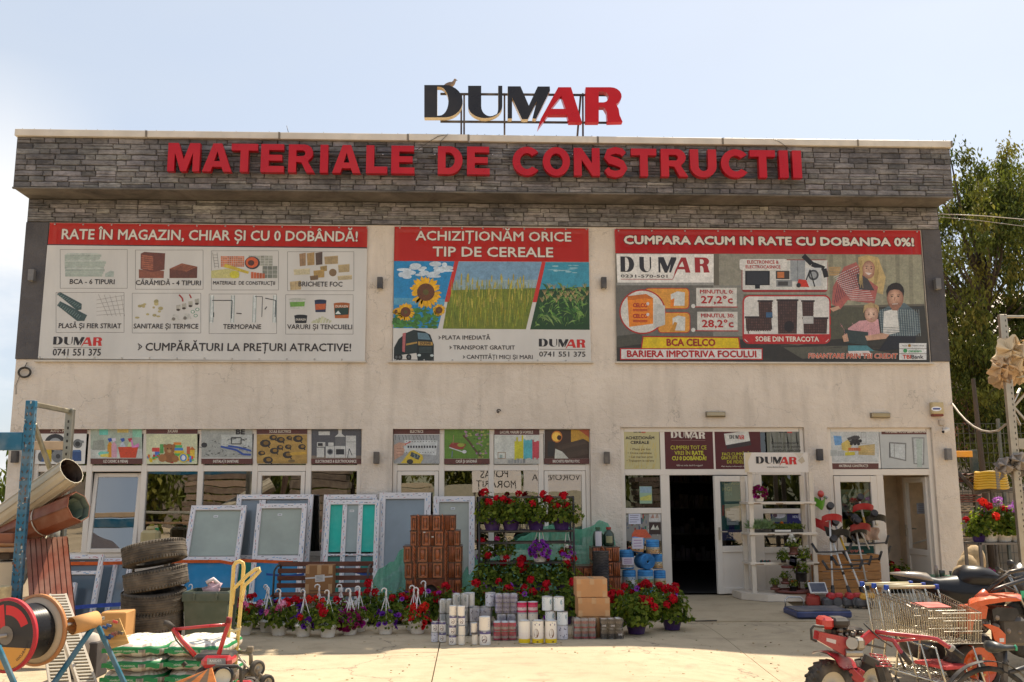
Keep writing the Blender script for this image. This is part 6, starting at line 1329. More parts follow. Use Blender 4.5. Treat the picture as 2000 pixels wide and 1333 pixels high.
def pack(px,base,nx,ny,w,h,st,label,rows=2,z0=0,p=None):
 """shrink wrapped block of tins"""
 p=p or on(px,base);k=ppm(p);r_=thing('tin_pack',label,'tin pack',(p.x,p.y,z0),'shrink wrapped packs of tins');W=w/k;H=h/k;d=W/nx
 for j in range(ny):
  for i in range(nx):
   for y in range(2):inst('tin',TIN[st],r_,((i-(nx-1)/2)*d,y*d,j*H/ny+.002),(0,0,rnd.uniform(-.6,.6)),(d*.98,d*.98,H/ny*.98))
 b=MB('shrink_wrap');f=lambda u,v:Vector((p.x+(W/2+.006+.008*math.sin(v*9))*math.copysign(min(1,abs(math.cos(u*6.283))*1.5),math.cos(u*6.283)),p.y+d*.5+(d+.006)*math.copysign(min(1,abs(math.sin(u*6.283))*1.5),math.sin(u*6.283)),z0+H*(.02+v*.99)))
 b.grid(f,32,6);b.build('wrap',r_);return p,k,H
a=tc(180,1175);p,k,z=column(*a,[(14.2,17.5,'floral','pale tin at the bottom left corner of the tins'),(14.2,20,'bowl','tin with bowl picture, upper tin of the leftmost column')])
a=tc(325,1175);column(*a,[(14.5,17.5,'bowl','tin with bowl picture at the foot of the second column from the left'),(14.5,20,'bowl','tin with bowl picture, upper tin of the second column from the left')])
a=tc(515,1225);column(*a,[(15,18,'bowl','tin with bowl picture at the foot of the tall left column'),(14.4,18,'bowl','second tin from the ground in the tall left column'),(14.4,18,'bowl','third tin from the ground in the tall left column'),(14.4,18.5,'plain','topmost cream tin of the tall left column')])
a=tc(675,1230);column(*a,[(13.6,18,'plain','cream tin at the foot of the tall right column'),(13.6,18,'plain','cream tin second from the ground in the tall right column'),(13.8,18,'bowl','tin with bowl picture, third in the tall right column'),(14.6,18.5,'plain','topmost cream tin of the tall right column')])
pk,kk,hh=pack(*tc(370,1060),2,2,26,40,'teal','shrink wrapped teal and white tins behind the leftmost columns',p=on(*tc(365,1175))+Vector((0,.55,0)))
pack(0,0,2,1,26,26,'teal','two teal and white tins on the shrink wrapped pack, left',z0=hh+.004,p=pk)
pk,kk,hh=pack(0,0,2,3,32,78,'teal','tall shrink wrapped pack of teal tins, highest of the pile',p=on(*tc(650,1200))+Vector((0,.62,0)))
pk2=on(*tc(1030,1150))+Vector((0,.42,0));p_,k_,h_=pack(0,0,2,2,44,52,'floral','shrink wrapped large pale tins right of the tall columns',p=pk2)
for dx,la,st in((-.13,'large plain white tin on top of the pale pack, left','plain'),(.13,'large tin with dark flower print on top of the pale pack, right','floral')):
 o=inst('paint_tin',TIN[st],None,(pk2.x+dx,pk2.y+.1,h_+.006),(0,0,.2),(21.5/k_,21.5/k_,26/k_));tag(o,la,'tin','tins stacked on the concrete')
a=tc(920,1225);column(*a,[(12.5,19,'plain','small cream tin at the foot of the pair column'),(12.5,3,'grey','flat brown tin between two cream tins'),(12.5,18,'plain','small cream tin upper of the pair column')])
a=tc(1110,1230);column(*a,[(22.5,27,'bowl','large tin with bowl picture in the middle of the row'),(22.5,26,'plain','large cream tin standing on the bowl tin in the middle')])
pk3=on(*tc(1490,1160))+Vector((0,.05,0));p_,k_,h_=pack(0,0,3,2,45,34,'pink','shrink wrapped pink tins in two layers',p=pk3)
p3b=pk3+Vector((.03,.36,0));p_,k_,h_=pack(0,0,2,2,38,42,'floral','pale tins behind the pink pack',p=p3b);pack(0,0,3,2,44,36,'violet','violet grey tins in a shrink wrapped pack above the pink pack',z0=h_+.004,p=p3b)
for(x,la)in((212,'yellow banded tin with the plain side forward, first of three'),(440,'yellow banded tin with bowl picture, middle of three'),(662,'yellow banded tin with bowl picture, right of three')):
 p=on(*tc2(x,1018));k=ppm(p);o=inst('paint_tin',TIN['gold'],None,p,(0,0,(1.9 if x<300 else rnd.uniform(-.3,.3))),(23.5/k,23.5/k,44/k));tag(o,la,'tin','yellow banded tins in the front row')
p0_=on(*tc2(860,945));k=ppm(p0_)
for(dx,w,h,st,la,z0,dy)in((0,21.5,27,'floral','pale tin at the foot of the teal column',0,0),(0,21.5,25,'teal','white tin with teal mark, middle of the teal column',27,0),(-22,21.5,27,'plain','plain tin behind the right yellow banded tin',0,.1),(-22,21.5,25,'teal','white tin with teal mark left of the teal column',27,.1),(-6,21.5,27,'teal','white tin with teal mark on top, right',52.5,.05),(-28,21.5,27,'teal','white tin with teal mark on top, left',52.5,.1)):
 o=inst('paint_tin',TIN[st],None,(p0_.x+dx/k,p0_.y+dy,z0/k+.002),(0,0,rnd.uniform(-.4,.4)),(w/k,w/k,h/k));tag(o,la,'tin','tins stacked on the concrete')
p4=on(*tc2(320,960))+Vector((-.02,.35,0));k=ppm(p4)
for dx,la in((-10.5,'pink lidded tin behind the yellow banded tins, left'),(11,'pink lidded tin behind the yellow banded tins, right')):
 o=inst('paint_tin',TIN['plain'],None,(p4.x+dx/k,p4.y,0),(0,0,0),(20/k,20/k,44/k));tag(o,'plain tin under the pink lidded tin, '+la.split(', ')[1],'tin','tins stacked on the concrete')
 o=inst('paint_tin',TIN['pink'],None,(p4.x+dx/k,p4.y,44/k+.002),(0,0,1),(20/k,20/k,20/k));tag(o,la,'tin','tins stacked on the concrete')
pack(*tc2(1238,935),3,2,44,38,'rose','shrink wrapped grey and rose tins in front of the cardboard boxes')
o4=pack(*tc2(1690,935),3,2,43,38,'grey','shrink wrapped dark grey tins with pale lettering')
p_=on(*tc2(1690,935));k_=ppm(p_);s=Print(p_.y-.0,(1000,1140,.115));dd=43/k_/3/2+.014;s.Y=p_.y-dd
for x,y in((1562,718),(1712,718),(1838,868)):s.text('ONE',x-34,y-13,x+34,y+13,S(214,206,200),2,.06)
by=[o for o in bpy.data.objects if o.name.startswith('tin_pack')and o.get('label','').endswith('pale lettering')][0];s.build('lettering',by)
# pot plants
GREENS=[(.075,.115,.016),(.11,.155,.02),(.16,.2,.03),(.05,.08,.015),(.2,.235,.04)]
def foliage_mesh(seed,n,rad,hgt,leaf,droop=.0,trail=0):
 r=random.Random(seed);b=MB('leaf')
 for k in range(n):
  th=r.uniform(0,6.283);ph=math.acos(r.uniform(-.25,1));q=r.uniform(.45,1)**.5
  d=Vector((math.sin(ph)*math.cos(th),math.sin(ph)*math.sin(th),math.cos(ph)))
  lump=1+.22*math.sin(th*3+seed)+.15*math.sin(th*5+ph*4)
  c=Vector((d.x*rad*q*lump,d.y*rad*q*lump,max(d.z,-.12)*hgt*q*lump+.02))
  if trail and r.random()<.16:c=Vector((d.x*rad*.9,d.y*rad*.9,-r.uniform(0,trail)))
  nr=(d+Vector((r.uniform(-.7,.7),r.uniform(-.7,.7),r.uniform(0,.8)))).normalized()
  b.leaf(c,nr,Vector((r.uniform(-1,1),r.uniform(-1,1),r.uniform(-.3,.8))),leaf*r.uniform(.7,1.25),leaf*r.uniform(.8,1.3),jit(r.choice(GREENS),.3,r))
 for k in range(7):
  th=r.uniform(0,6.283);b.tube([(0,0,-.03),(rad*.4*math.cos(th),rad*.4*math.sin(th),hgt*.5),(rad*.7*math.cos(th),rad*.7*math.sin(th),hgt*1.05)],.004,S(90,120,60),n=4)
 return b.build('foliage',mesh_only=True)
FOL={'ger':[foliage_mesh(k,300,.175,.2,.05,trail=.04)for k in range(4)],'pet':[foliage_mesh(20+k,260,.15,.13,.034,trail=.07)for k in range(3)],'small':[foliage_mesh(40+k,130,.1,.12,.035)for k in range(3)],'silver':[],'hero':[foliage_mesh(60+k,460,.225,.25,.055,trail=.06)for k in range(2)]}
def silver():
 r=random.Random(9);b=MB('leaf')
 for k in range(150):a=r.uniform(0,6.28);e=r.uniform(.1,1.3);d=Vector((math.cos(a)*math.cos(e),math.sin(a)*math.cos(e),math.sin(e)));b.leaf(d*r.uniform(.04,.13),d.orthogonal(),d,.018,.09,jit(S(130,150,130),.2,r))
 return b.build('foliage',mesh_only=True)
FOL['silver']=[silver()]
def head_mesh(col,n,rad,ps,seed,flat=1.):
 r=random.Random(seed);b=MB('petal')
 for k in range(n):
  d=Vector((r.gauss(0,1),r.gauss(0,1),r.gauss(.3,.8)*flat)).normalized()
  nr=(d+Vector((r.uniform(-.5,.5),r.uniform(-.5,.5),r.uniform(-.5,.5)))).normalized()
  b.leaf(d*rad*r.uniform(.75,1.05),nr,nr.orthogonal(),ps*r.uniform(.8,1.2),ps*r.uniform(.8,1.2),jit(col,.28,r),'petal')
 return b.build('flower_head',mesh_only=True)
def trumpet(col,eye,seed):
 b=MB('petal');r=random.Random(seed);n=10
 rim=[Vector((.036*math.cos(6.283*i/n)*(1+.08*(i%2)),-.012+.006*(i%2),.036*math.sin(6.283*i/n)*(1+.08*(i%2))))for i in range(n)]
 mid=[Vector((.013*math.cos(6.283*i/n),.004,.013*math.sin(6.283*i/n)))for i in range(n)]
 for i in range(n):
  j=(i+1)%n;b.raw([rim[i],rim[j],mid[j],mid[i]],[(0,1,2,3)],jit(col,.15,r));b.raw([mid[i],mid[j],Vector((0,.03,0))],[(0,1,2)],eye)
 return b.build('flower',mesh_only=True)
HEAD={'red':[head_mesh((.5,.008,.018),46,.05,.042,k)for k in range(3)],'pink':[head_mesh((.75,.16,.34),36,.042,.034,11),head_mesh((.8,.35,.5),36,.042,.032,12)],'magenta':[head_mesh((.75,.06,.3),34,.042,.036,14)],'orange':[head_mesh((.8,.22,.02),22,.022,.02,15)],'white':[head_mesh((.75,.72,.65),30,.036,.036,16)],'lilac':[head_mesh((.5,.16,.6),60,.075,.032,17)],'salmon':[head_mesh((.75,.035,.02),34,.045,.042,18)]}
TRU={'purple':trumpet((.12,.02,.26),(.03,0,.06),1),'violet':trumpet((.3,.05,.42),(.1,0,.16),2),'crimson':trumpet((.22,.006,.07),(.05,0,.01),3),'magenta':trumpet((.42,.02,.26),(.1,0,.06),4),'redp':trumpet((.55,.01,.015),(.1,0,0),5)}
def pot_mesh(col,r0=.075,r1=.115,h=.15,dirty=True):
 b=MB('plastic',col);b.lathe([(.001,0),(r0,0),(r0+.004,.012),(r1-.012,h*.78),(r1,h*.8),(r1+.003,h),(r1-.006,h),(r1-.012,h*.9),(.001,h*.88)],n=22);return b.build('pot',mesh_only=True)
WHITE=S(238,232,224);PURP=S(62,36,104);BLACKP=S(36,34,34)
POT={'white':pot_mesh(WHITE),'purple':pot_mesh(PURP,.085,.13,.16),'black':pot_mesh(BLACKP,.06,.08,.12),'brown':pot_mesh(S(92,50,40),.05,.065,.09)}
def hanger_mesh():
 b=MB('plastic',S(222,216,212));t=.44
 for k in range(3):a=6.283*k/3+.4;b.tube([(.11*math.cos(a),.11*math.sin(a),.14),(.06*math.cos(a),.06*math.sin(a),.27),(.008*math.cos(a),.008*math.sin(a),t)],.0055,n=5)
 b.tube([(0,0,t-.01),(0,0,t+.05)]+[(.0-.025+.03*math.cos(R(a)),0,t+.075+.03*math.sin(R(a)))for a in(-40,0,40,80,120,160,200)],[.012,.012,.01,.01,.009,.009,.008,.008,.007],n=6)
 return b.build('hanger',mesh_only=True)
HANG=hanger_mesh()
prn=random.Random(31)
def plant(loc,label,pot='white',fol='ger',flowers=(),trumpets=(),hanger=False,sc=1.,group='potted flowers',cat='potted plant',name='potted_plant',stems=True,ph=None):
 """flowers: (kind, count); trumpets: (kind, count)"""
 r=prn;root=thing(name,label,cat,loc,group);h={'white':.15,'purple':.16,'black':.12,'brown':.09,None:.0}[pot]
 if pot:inst('pot',POT[pot],root,scale=(sc,)*3,rot=(0,0,r.uniform(0,6)))
 f=r.choice(FOL[fol]);inst('foliage',f,root,(0,0,h*sc*.95),(0,0,r.uniform(0,6.28)),(sc,)*3,kind='stuff')
 rad={'ger':.165,'pet':.14,'small':.08,'silver':.1,'hero':.23}[fol]*sc;hg={'ger':.22,'pet':.13,'small':.12,'silver':.1,'hero':.27}[fol]*sc
 st=MB('plastic',S(96,120,66))
 for kind,n in flowers:
  for k in range(n):
   a=r.uniform(math.pi*.9,math.pi*2.1);q=r.uniform(.2,1.);p=Vector((rad*q*math.cos(a),rad*q*math.sin(a)*.9,h*sc+hg*r.uniform(.55,1.35)*(1.15-.35*q)))
   s_=r.uniform(.8,1.15)*(sc if sc<1 else 1);inst('flower_head',r.choice(HEAD[kind]),root,p,(r.uniform(-.6,.2),r.uniform(-.4,.4),r.uniform(0,6)),(s_,)*3)
   st.tube([(p.x*.4,p.y*.4,h*sc),(p.x*.8,p.y*.8,p.z*.7+h*sc*.3),tuple(p)],.004,n=4)
 if st.v and stems:
  o=st.build('stem',None);o.parent=root
 for kind,n in trumpets:
  for k in range(n):
   a=r.uniform(math.pi*.95,math.pi*2.05);e=r.uniform(-.5,1.3);q=1.08;p=Vector((rad*q*math.cos(a)*math.cos(e),rad*q*math.sin(a)*math.cos(e),h*sc+hg*math.sin(e)*1.1+.0))
   if e<0:p.z=h*sc+e*.16*sc
   inst('flower',TRU[kind],root,p,(r.uniform(-.9,.2)-max(0,e)*.5,r.uniform(-.3,.3),a+math.pi/2+r.uniform(-.4,.4)),(r.uniform(.75,1.1)*max(.8,sc),)*3)
 if hanger:inst('hanger',HANG,root,(0,0,0),(0,0,r.uniform(-.5,.5)),(sc,sc,sc*(1 if hanger is True else hanger)))
 return root
cp=cr(300,1040,.2198);cg=cr(660,960,.2251)
def G_(c,x,y):return on(*c(x,y))
row=[(cp(800,912),[('pink',4),('red',2)],[],'ger','white hanging pot with pink-edged flowers beside the yellow hand truck'),(cp(1010,885),[('pink',1)],[('purple',7)],'pet','white hanging pot half hidden behind the pink geranium pot'),(cp(1112,915),[('pink',4),('red',1)],[],'ger','white hanging pot with three pink and white flower heads'),(cp(1330,925),[('salmon',1)],[('purple',9)],'pet','white hanging pot with dark purple petunias trailing to the ground'),(cp(1546,932),[('red',2)],[('violet',3)],'ger','white hanging pot of plain green leaves, nearest to the camera in the left half'),(cp(1740,910),[],[('crimson',14),('magenta',4)],'pet','white hanging pot with crimson and magenta petunias under the bench end'),(cg(96,1243),[],[('crimson',12),('magenta',6)],'pet','white hanging pot with dark crimson petunias in front of the green netting'),(cg(180,1215),[],[('magenta',12)],'pet','white pot with bright magenta petunias behind the crimson one'),(cg(412,1238),[],[('purple',13)],'pet','white hanging pot with deep purple petunias in front of the tall stove'),(cg(690,1232),[('salmon',3)],[('redp',15)],'pet','white hanging pot with bright red petunias beside the tins'),(cg(655,1205),[],[('redp',5)],'pet','white pot peeping out behind the bright red petunias')]
for(px,fl,tr,fo,la)in row:plant(on(*px),la,'white',fo,fl,tr,hanger=True,sc=1.0,group='hanging flower pots in a row on the ground',name='hanging_pot')
for(x,y,fl,tr,la)in((475,1212,[('red',6)],[],'red geranium behind the yellow hand truck'),(520,1205,[('red',2),('pink',1)],[('purple',4)],'pot of red and pink flowers in the second row, left end'),(575,1205,[('red',3)],[('purple',8)],'pot with purple petunias in the second row in front of the bench'),(622,1204,[('salmon',3)],[],'pot of orange red geraniums in the second row in front of the bench'),(665,1203,[('red',1)],[('crimson',8)],'pot of crimson petunias in the second row under the bench end'),(725,1200,[('red',4)],[],'leafy red geranium in the second row in front of the netting'),(775,1200,[('red',4)],[('violet',3)],'leafy red geranium in the second row below the stove'),(830,1200,[('red',4)],[('violet',4)],'leafy red geranium in front of the stove opening'),(868,1195,[('red',2)],[('magenta',8)],'leafy plant with magenta petunias left of the teal tins')):
 Y2=-2.95 if x<700 else-2.55
 plant((at(x,y,Y2).x,Y2,0),la,'black','hero' if x>700 else 'ger',fl,tr,hanger=.95 if x in(520,622,665,725,830)else False,sc=1.05,group='second row of potted flowers',name='flower_pot')
plant(on(372,1215),'leafy plant half hidden between the tyres and the green bin','white','ger',[],[],hanger=True,sc=.9)
# black plant rack
RKY=-2.1;ck=cr(700,800,.24);a,e=at(*ck(985,715),RKY),at(*ck(1748,715),RKY);RD=.42
rack=thing('plant_rack','black metal plant rack with three tiers of geraniums and petunias','plant rack',((a.x+e.x)/2,RKY,0));BK=S(30,26,28)
for x in(a.x,e.x):
 for y in(RKY,RKY+RD):b=MB('painted_steel',BK);b.tube([(x,y,0),(x,y,a.z)],.016,n=8);b.build('post',rack)
TZ=[at(*ck(1360,y),RKY).z for y in(715,993,1087,1250)]+[at(1030,1160,RKY).z]
for i,z in enumerate(TZ):
 b=MB('painted_steel',BK)
 for y in(RKY,RKY+RD):b.bar((a.x,y,z),(e.x,y,z),.02,.026)
 for x in(a.x,e.x):b.bar((x,RKY,z),(x,RKY+RD,z),.02,.026)
 b.build('rail',rack)
 if i in(1,3,4):
  b=MB('painted_steel',BK)
  for k in range(6):y=RKY+.03+k*.072;b.bar((a.x+.02,y,z+.002),(e.x-.02,y,z+.002),.03,.01)
  b.build('shelf',rack)
def onrack(px,tier,dy=.18):return Vector((at(px,1000,RKY).x,RKY+dy,TZ[tier]+.012))
for px,n,la in((962,5,'purple pot of red geraniums at the left end of the rack top'),(998,3,'purple pot of red geraniums second from the left on the rack top'),(1048,4,'purple pot of red geraniums second from the right on the rack top'),(1098,5,'purple pot of red geraniums at the right end of the rack top')):
 plant(onrack(px,1,.1),la,'purple','hero',[('red',n)],[],sc=1.08,group='red geraniums on the rack top')
plant(onrack(950,3),'pot with big red flower at the left of the middle shelf','black','ger',[('red',2),('white',1)],[('violet',3)],sc=.8)
plant(onrack(988,3),'white hanging pot with one pink flower on the middle shelf','white','ger',[('magenta',1)],[],hanger=.9,sc=.85,name='hanging_pot')
plant(onrack(1054,3,.05),'white hanging pot overflowing with violet petunias on the middle shelf','white','pet',[],[('violet',38),('purple',8)],hanger=1.25,sc=1.0,name='hanging_pot')
plant(onrack(1107,3,.05),'white hanging pot with a few violet petunias at the right of the middle shelf','white','pet',[('white',1)],[('violet',12),('crimson',4)],hanger=1.35,sc=.75,name='hanging_pot')
for px,n,la in((955,3,'leafy red geranium at the left of the low shelf'),(1000,4,'leafy red geranium in the middle of the low shelf'),(1050,4,'leafy red geranium right of the middle of the low shelf'),(1100,4,'leafy red geranium at the right of the low shelf')):
 plant(onrack(px,4,.1),la,'purple','hero',[('red',n)],[('purple',1)],sc=1.02,group='red geraniums on the low shelf')
for(x,y,n,la)in((930,1205,3,'leafy red geranium on the ground left of the rack foot'),(985,1200,3,'leafy red geranium on the ground behind the pink tins'),(1040,1200,4,'leafy red geranium on the ground behind the yellow tins'),(1100,1200,4,'leafy red geranium on the ground beside the boxes')):
 plant((at(x,y,-2.75).x,-2.75,0),la,'purple','hero',[('red',n)],[('violet',2)],sc=1.15,group='red geraniums on the ground under the rack')
for(x,y,n,s_,po,la)in((1243,1238,5,1.1,'purple','large red geranium in a purple pot right of the grey tins'),(1313,1230,4,1.05,'purple','red geranium in a purple pot nearest the doorway'),(1205,1215,5,1.05,'black','red geranium right beside the cardboard boxes'),(1260,1205,4,1.1,'black','red geranium in front of the twine reels'),(1300,1200,4,1.0,'black','red geranium at the foot of the door frame')):
 plant(on(x,y),la,po,'hero',[('red',n)],[('violet',2 if po=='black' else 0)],sc=s_,group='red geraniums left of the doorway')
plant(on(1225,1185),'dark leafy shrub in front of the white twine reel','black','hero',[('red',1)],[],sc=.95)
# white display rack by the entrance
WY=-.78;cw=cr(1400,900,.2176);CRM=S(214,202,186)
wr=thing('display_rack','white metal display rack under a white sign board beside the open door','display rack',(at(*cw(590,1200),WY).x,WY,.08))
xl,xr=at(*cw(318,650),WY).x,at(*cw(868,650),WY).x;zb=.085;ztop=at(*cw(318,105),WY).z
for x in(xl,xr):
 for y in(WY,WY+.42):
  b=MB('painted_steel',CRM);b.box((x-.035 if x==xl else x-.035,y-.02,zb),(x+.035,y+.02,ztop if y==WY else ztop-.05),b=.004);b.build('post',wr)
SZ=[at(*cw(590,y),WY).z for y in(380,656,922)]
for z in SZ:
 b=MB('painted_steel',CRM);b.box((xl-.06,WY-.05,z-.022),(xr+.05,WY+.43,z+.018),b=.005);b.build('shelf',wr)
 b=MB('painted_steel',S(140,110,80));
 for k in range(6):x=rnd.uniform(xl,xr);b.box((x,WY-.0508,z-.02),(x+rnd.uniform(.03,.12),WY-.0503,z-.02+rnd.uniform(.006,.02)),b=.0002)
 b.build('rust_patch',wr)
b=MB('painted_steel',CRM);p=[at(*cw(x,y),WY-.1)for x,y in((412,1252),(990,1240))];x0,x1=p[0].x,p[1].x
b.raw([(x0,WY-.35,zb),(x1,WY-.35,zb),(x1,WY+.44,zb),(x0-.32,WY+.44,zb),(x0-.3,WY-.02,zb)]+[(x0,WY-.35,zb+.1),(x1,WY-.35,zb+.1),(x1,WY+.44,zb+.1),(x0-.32,WY+.44,zb+.1),(x0-.3,WY-.02,zb+.1)],[(5,6,7,8,9),(0,1,6,5),(1,2,7,6),(4,0,5,9),(3,4,9,8),(2,3,8,7)]);b.build('base',wr)
s=Print(WY-.055,(1180,780,.3));q=(916,347,1325,478);r0,r1_=s.xz(q[0],q[3]),s.xz(q[2],q[1]);hb=thing('rack_sign','white board with dark and red logo on top of the white display rack','sign',((r0[0]+r1_[0])/2,WY-.05,r0[1]))
m_=MB('print',S(216,208,200));m_.box((r0[0],WY-.05,r0[1]),(r1_[0],WY-.035,r1_[1]),b=.002);m_.build('board',hb)
s.logo(988,375,1255,425);s.text('www.dumardumar.ro',1058,437,1195,446,S(90,84,80),2,.02);s.poly([(1262,400),(1290,372),(1308,405),(1285,420)],S(186,172,150),1);s.poly([(918,349),(960,349),(935,410),(945,470),(918,476)],S(206,190,160),1);s.poly([(1240,349),(1300,349),(1270,385)],S(200,190,176),1);s.build('lettering',hb)
wx=lambda x:at(*cw(x,650),WY).x
plant((wx(400),WY+.05,SZ[0]+.02),'white hanging pot with wine red petunias on the top shelf of the display rack','white','pet',[],[('crimson',40),('magenta',8)],hanger=1.5,sc=.85,name='hanging_pot')
def tray(x0,x1,z,la,kinds):
 r_=thing('seedling_tray',la,'seedling tray',((wx(x0)+wx(x1))/2,WY+.1,z),'seedling trays on the display rack');b=MB('plastic',S(30,30,30));b.box((wx(x0),WY-.02,z),(wx(x1),WY+.26,z+.035));n=int((x1-x0)/26)
 for k in range(n):b.box((wx(x0)+k*(wx(x1)-wx(x0))/n+.003,WY-.028,z+.004),(wx(x0)+(k+1)*(wx(x1)-wx(x0))/n-.003,WY-.0205,z+.05),b=.002)
 b.build('tray',r_)
 for k in range(n*2):
  kd=kinds[k%len(kinds)];f=prn.choice(FOL['silver' if kd=='s' else 'small'])
  inst('foliage',f,r_,(wx(x0)+(k//2+.5)*(wx(x1)-wx(x0))/n-r_.location.x,(-.05,.1)[k%2]-.02,.05),(0,0,prn.uniform(0,6)),(1.0 if kd=='s' else.62,)*3,kind='stuff')
  if kd=='o' and k%3==0:inst('flower_head',HEAD['orange'][0],r_,(wx(x0)+(k//2+.5)*(wx(x1)-wx(x0))/n-r_.location.x,-.07,.11+prn.uniform(0,.05)))
tray(335,490,SZ[1]+.02,'tray of silver leaved plants on the middle shelf of the display rack','s');tray(500,660,SZ[1]+.02,'tray of small orange flowered plants in the middle of the shelf','og');tray(665,775,SZ[1]+.02,'tray of low green seedlings at the right of the shelf','g')
b=MB('paper',S(214,212,206));b.box((wx(512),WY-.06,SZ[1]+.03),(wx(655),WY-.054,SZ[1]+.06));solo(b,'price_card','white price card on the seedling trays','price card')
b=MB('cloth',S(130,40,40));
for k in range(6):b.sph((wx(385+k*16),WY-.01+k%2*.04,SZ[2]+.03),.022,jit(S(120,60,50)if k%2 else S(50,80,76),.4),nu=7,nv=5)
solo(b,'glove_pair','small red and green bundle lying on the third shelf','bundle')
et=thing('plant_stand','brown tiered plant stand with small pots on the rack base','plant stand',(wx(690),WY-.12,.19));b=MB('plastic',S(96,44,38));ex=wx(680)
Zc=lambda y:at(*cw(680,y),WY-.12).z
b.tube([(ex,WY-.12,.185),(ex,WY-.12,Zc(930))],.014,n=8);b.tube([(ex+.03,WY-.12,.185),(ex+.03,WY-.12,Zc(930))],.01,n=6);b.build('stem',et)
saucers=[(525,1160,.07),(595,1180,.08),(620,1108,.07),(690,1205,.28),(750,1180,.09),(635,965,.09),(685,845,.07),(790,1175,.07),(820,1180,.06)]
for x,y,r_ in saucers:
 b=MB('plastic',S(104,48,40));c=at(*cw(x,y),WY-.12);c.z=max(c.z,.2);b.lathe([(.001,0),(r_,0),(r_+.008,.035),(r_,.035),(r_-.006,.012),(.001,.01)],c,n=20);b.build('saucer',et)
for x,y,po,fl,fo,sc_,la in((525,1150,'brown',[],'small',.75,'small succulent in a grey pot at the left of the plant stand'),(615,1095,'brown',[],'small',.8,'small green plant on the upper left saucer of the plant stand'),(690,1190,'black',[('orange',2)],'small',.8,'orange marigold in a black pot in the middle of the plant stand'),(820,1175,'black',[('orange',2)],'small',.6,'orange marigold at the right end of the plant stand'),(760,1085,'black',[],'small',1.25,'tall green plant in a black pot hung on the stand'),(690,830,'brown',[('white',3)],'small',1.1,'white flowered plant at the top of the stand'),(780,905,'black',[('white',2)],'ger',.62,'white rose plant at the right on the third shelf'),(600,915,'black',[('white',1)],'ger',.58,'dark leafy plant left of the white flowers')):
 c=at(*cw(x,y),WY-.13);plant((c.x,c.y,max(.2,c.z)),la,po,fo,fl,[],sc=sc_,group='small pots on the plant stand')
s=Print(WY-.24,(1400,900,.2176));hb=thing('price_note','folded white price note hanging on the plant stand','notice',(*at(*cw(684,945),WY-.24).xy,at(*cw(684,945),WY-.24).z));s.poly([(646,935),(660,855),(720,870),(712,950)],S(206,200,212));s.build('sheet',hb)
s.line([(662,885),(704,893)],4,S(90,90,110),2);s.line([(660,900),(702,910)],4,S(90,90,110),2);s.build('writing',hb)
c=at(*cw(915,1180),WY-.45);r_=thing('scale_display','white scale display with dark screen on the right corner of the rack base','scale display',(c.x,c.y,.19));rm=Matrix.Rotation(R(52),3,'X')
b=MB('plastic',S(208,206,204));b.obox((c.x,c.y+.03,.285),(.27,.19,.03),rm,None,None,.008);b.box((c.x-.08,c.y+.02,.186),(c.x+.08,c.y+.1,.27));b.build('housing',r_)
n_=rm@Vector((0,0,1));b=MB('gloss',S(44,46,66));b.obox(Vector((c.x,c.y+.03,.285))+n_*.0165,(.23,.15,.003),rm,None,None,.001);b.build('screen',r_)
c=on(1612,1212);b=MB('plastic',S(44,58,104));r_=thing('platform_scale','low blue platform scale on the ground before the brushcutters','platform scale',(c.x,c.y+.3,0));b.obox((c.x,c.y+.3,.07),(.75,.6,.09),None,None,None,.02);b.build('base',r_)
b=MB('rubber',S(84,84,92));b.obox((c.x,c.y+.3,.12),(.72,.57,.014),None,None,None,.004);b.build('platform',r_);b=MB('chrome',S(190,190,190));x0=c.x-.33;b.tube([(x0,c.y+.62,.05),(x0,c.y+.62,.2),(x0+.04,c.y+.62,.24),(x0+.22,c.y+.62,.24),(x0+.26,c.y+.62,.2),(x0+.26,c.y+.62,.05)],.011,n=7);b.build('handle',r_)
b=MB('plastic',S(160,46,36));p=on(1598,1190);b.obox((p.x,p.y+.2,.1),(.2,.14,.16),None,None,None,.03);b.obox((p.x-.03,p.y+.2,.19),(.1,.1,.04));solo(b,'chain_saw_case','small red plastic case behind the blue platform scale','case')
b=MB('rubber',S(36,34,34));b.tube([(*on(x,y).xy,.09 if y<1168 else(.092 if y<1172 else.02))for x,y in((1320,1169),(1370,1172),(1420,1171),(1445,1166),(1466,1160))],.012,n=6);solo(b,'hose','black cable running along the door threshold to the display rack','cable')
b=MB('rubber',S(70,62,52));b.tube([(*on(x,y).xy,.03)for x,y in((1328,1214),(1360,1218),(1400,1217))],.009,n=6);solo(b,'hose','thin cable on the concrete ramp beside the purple pots','cable')
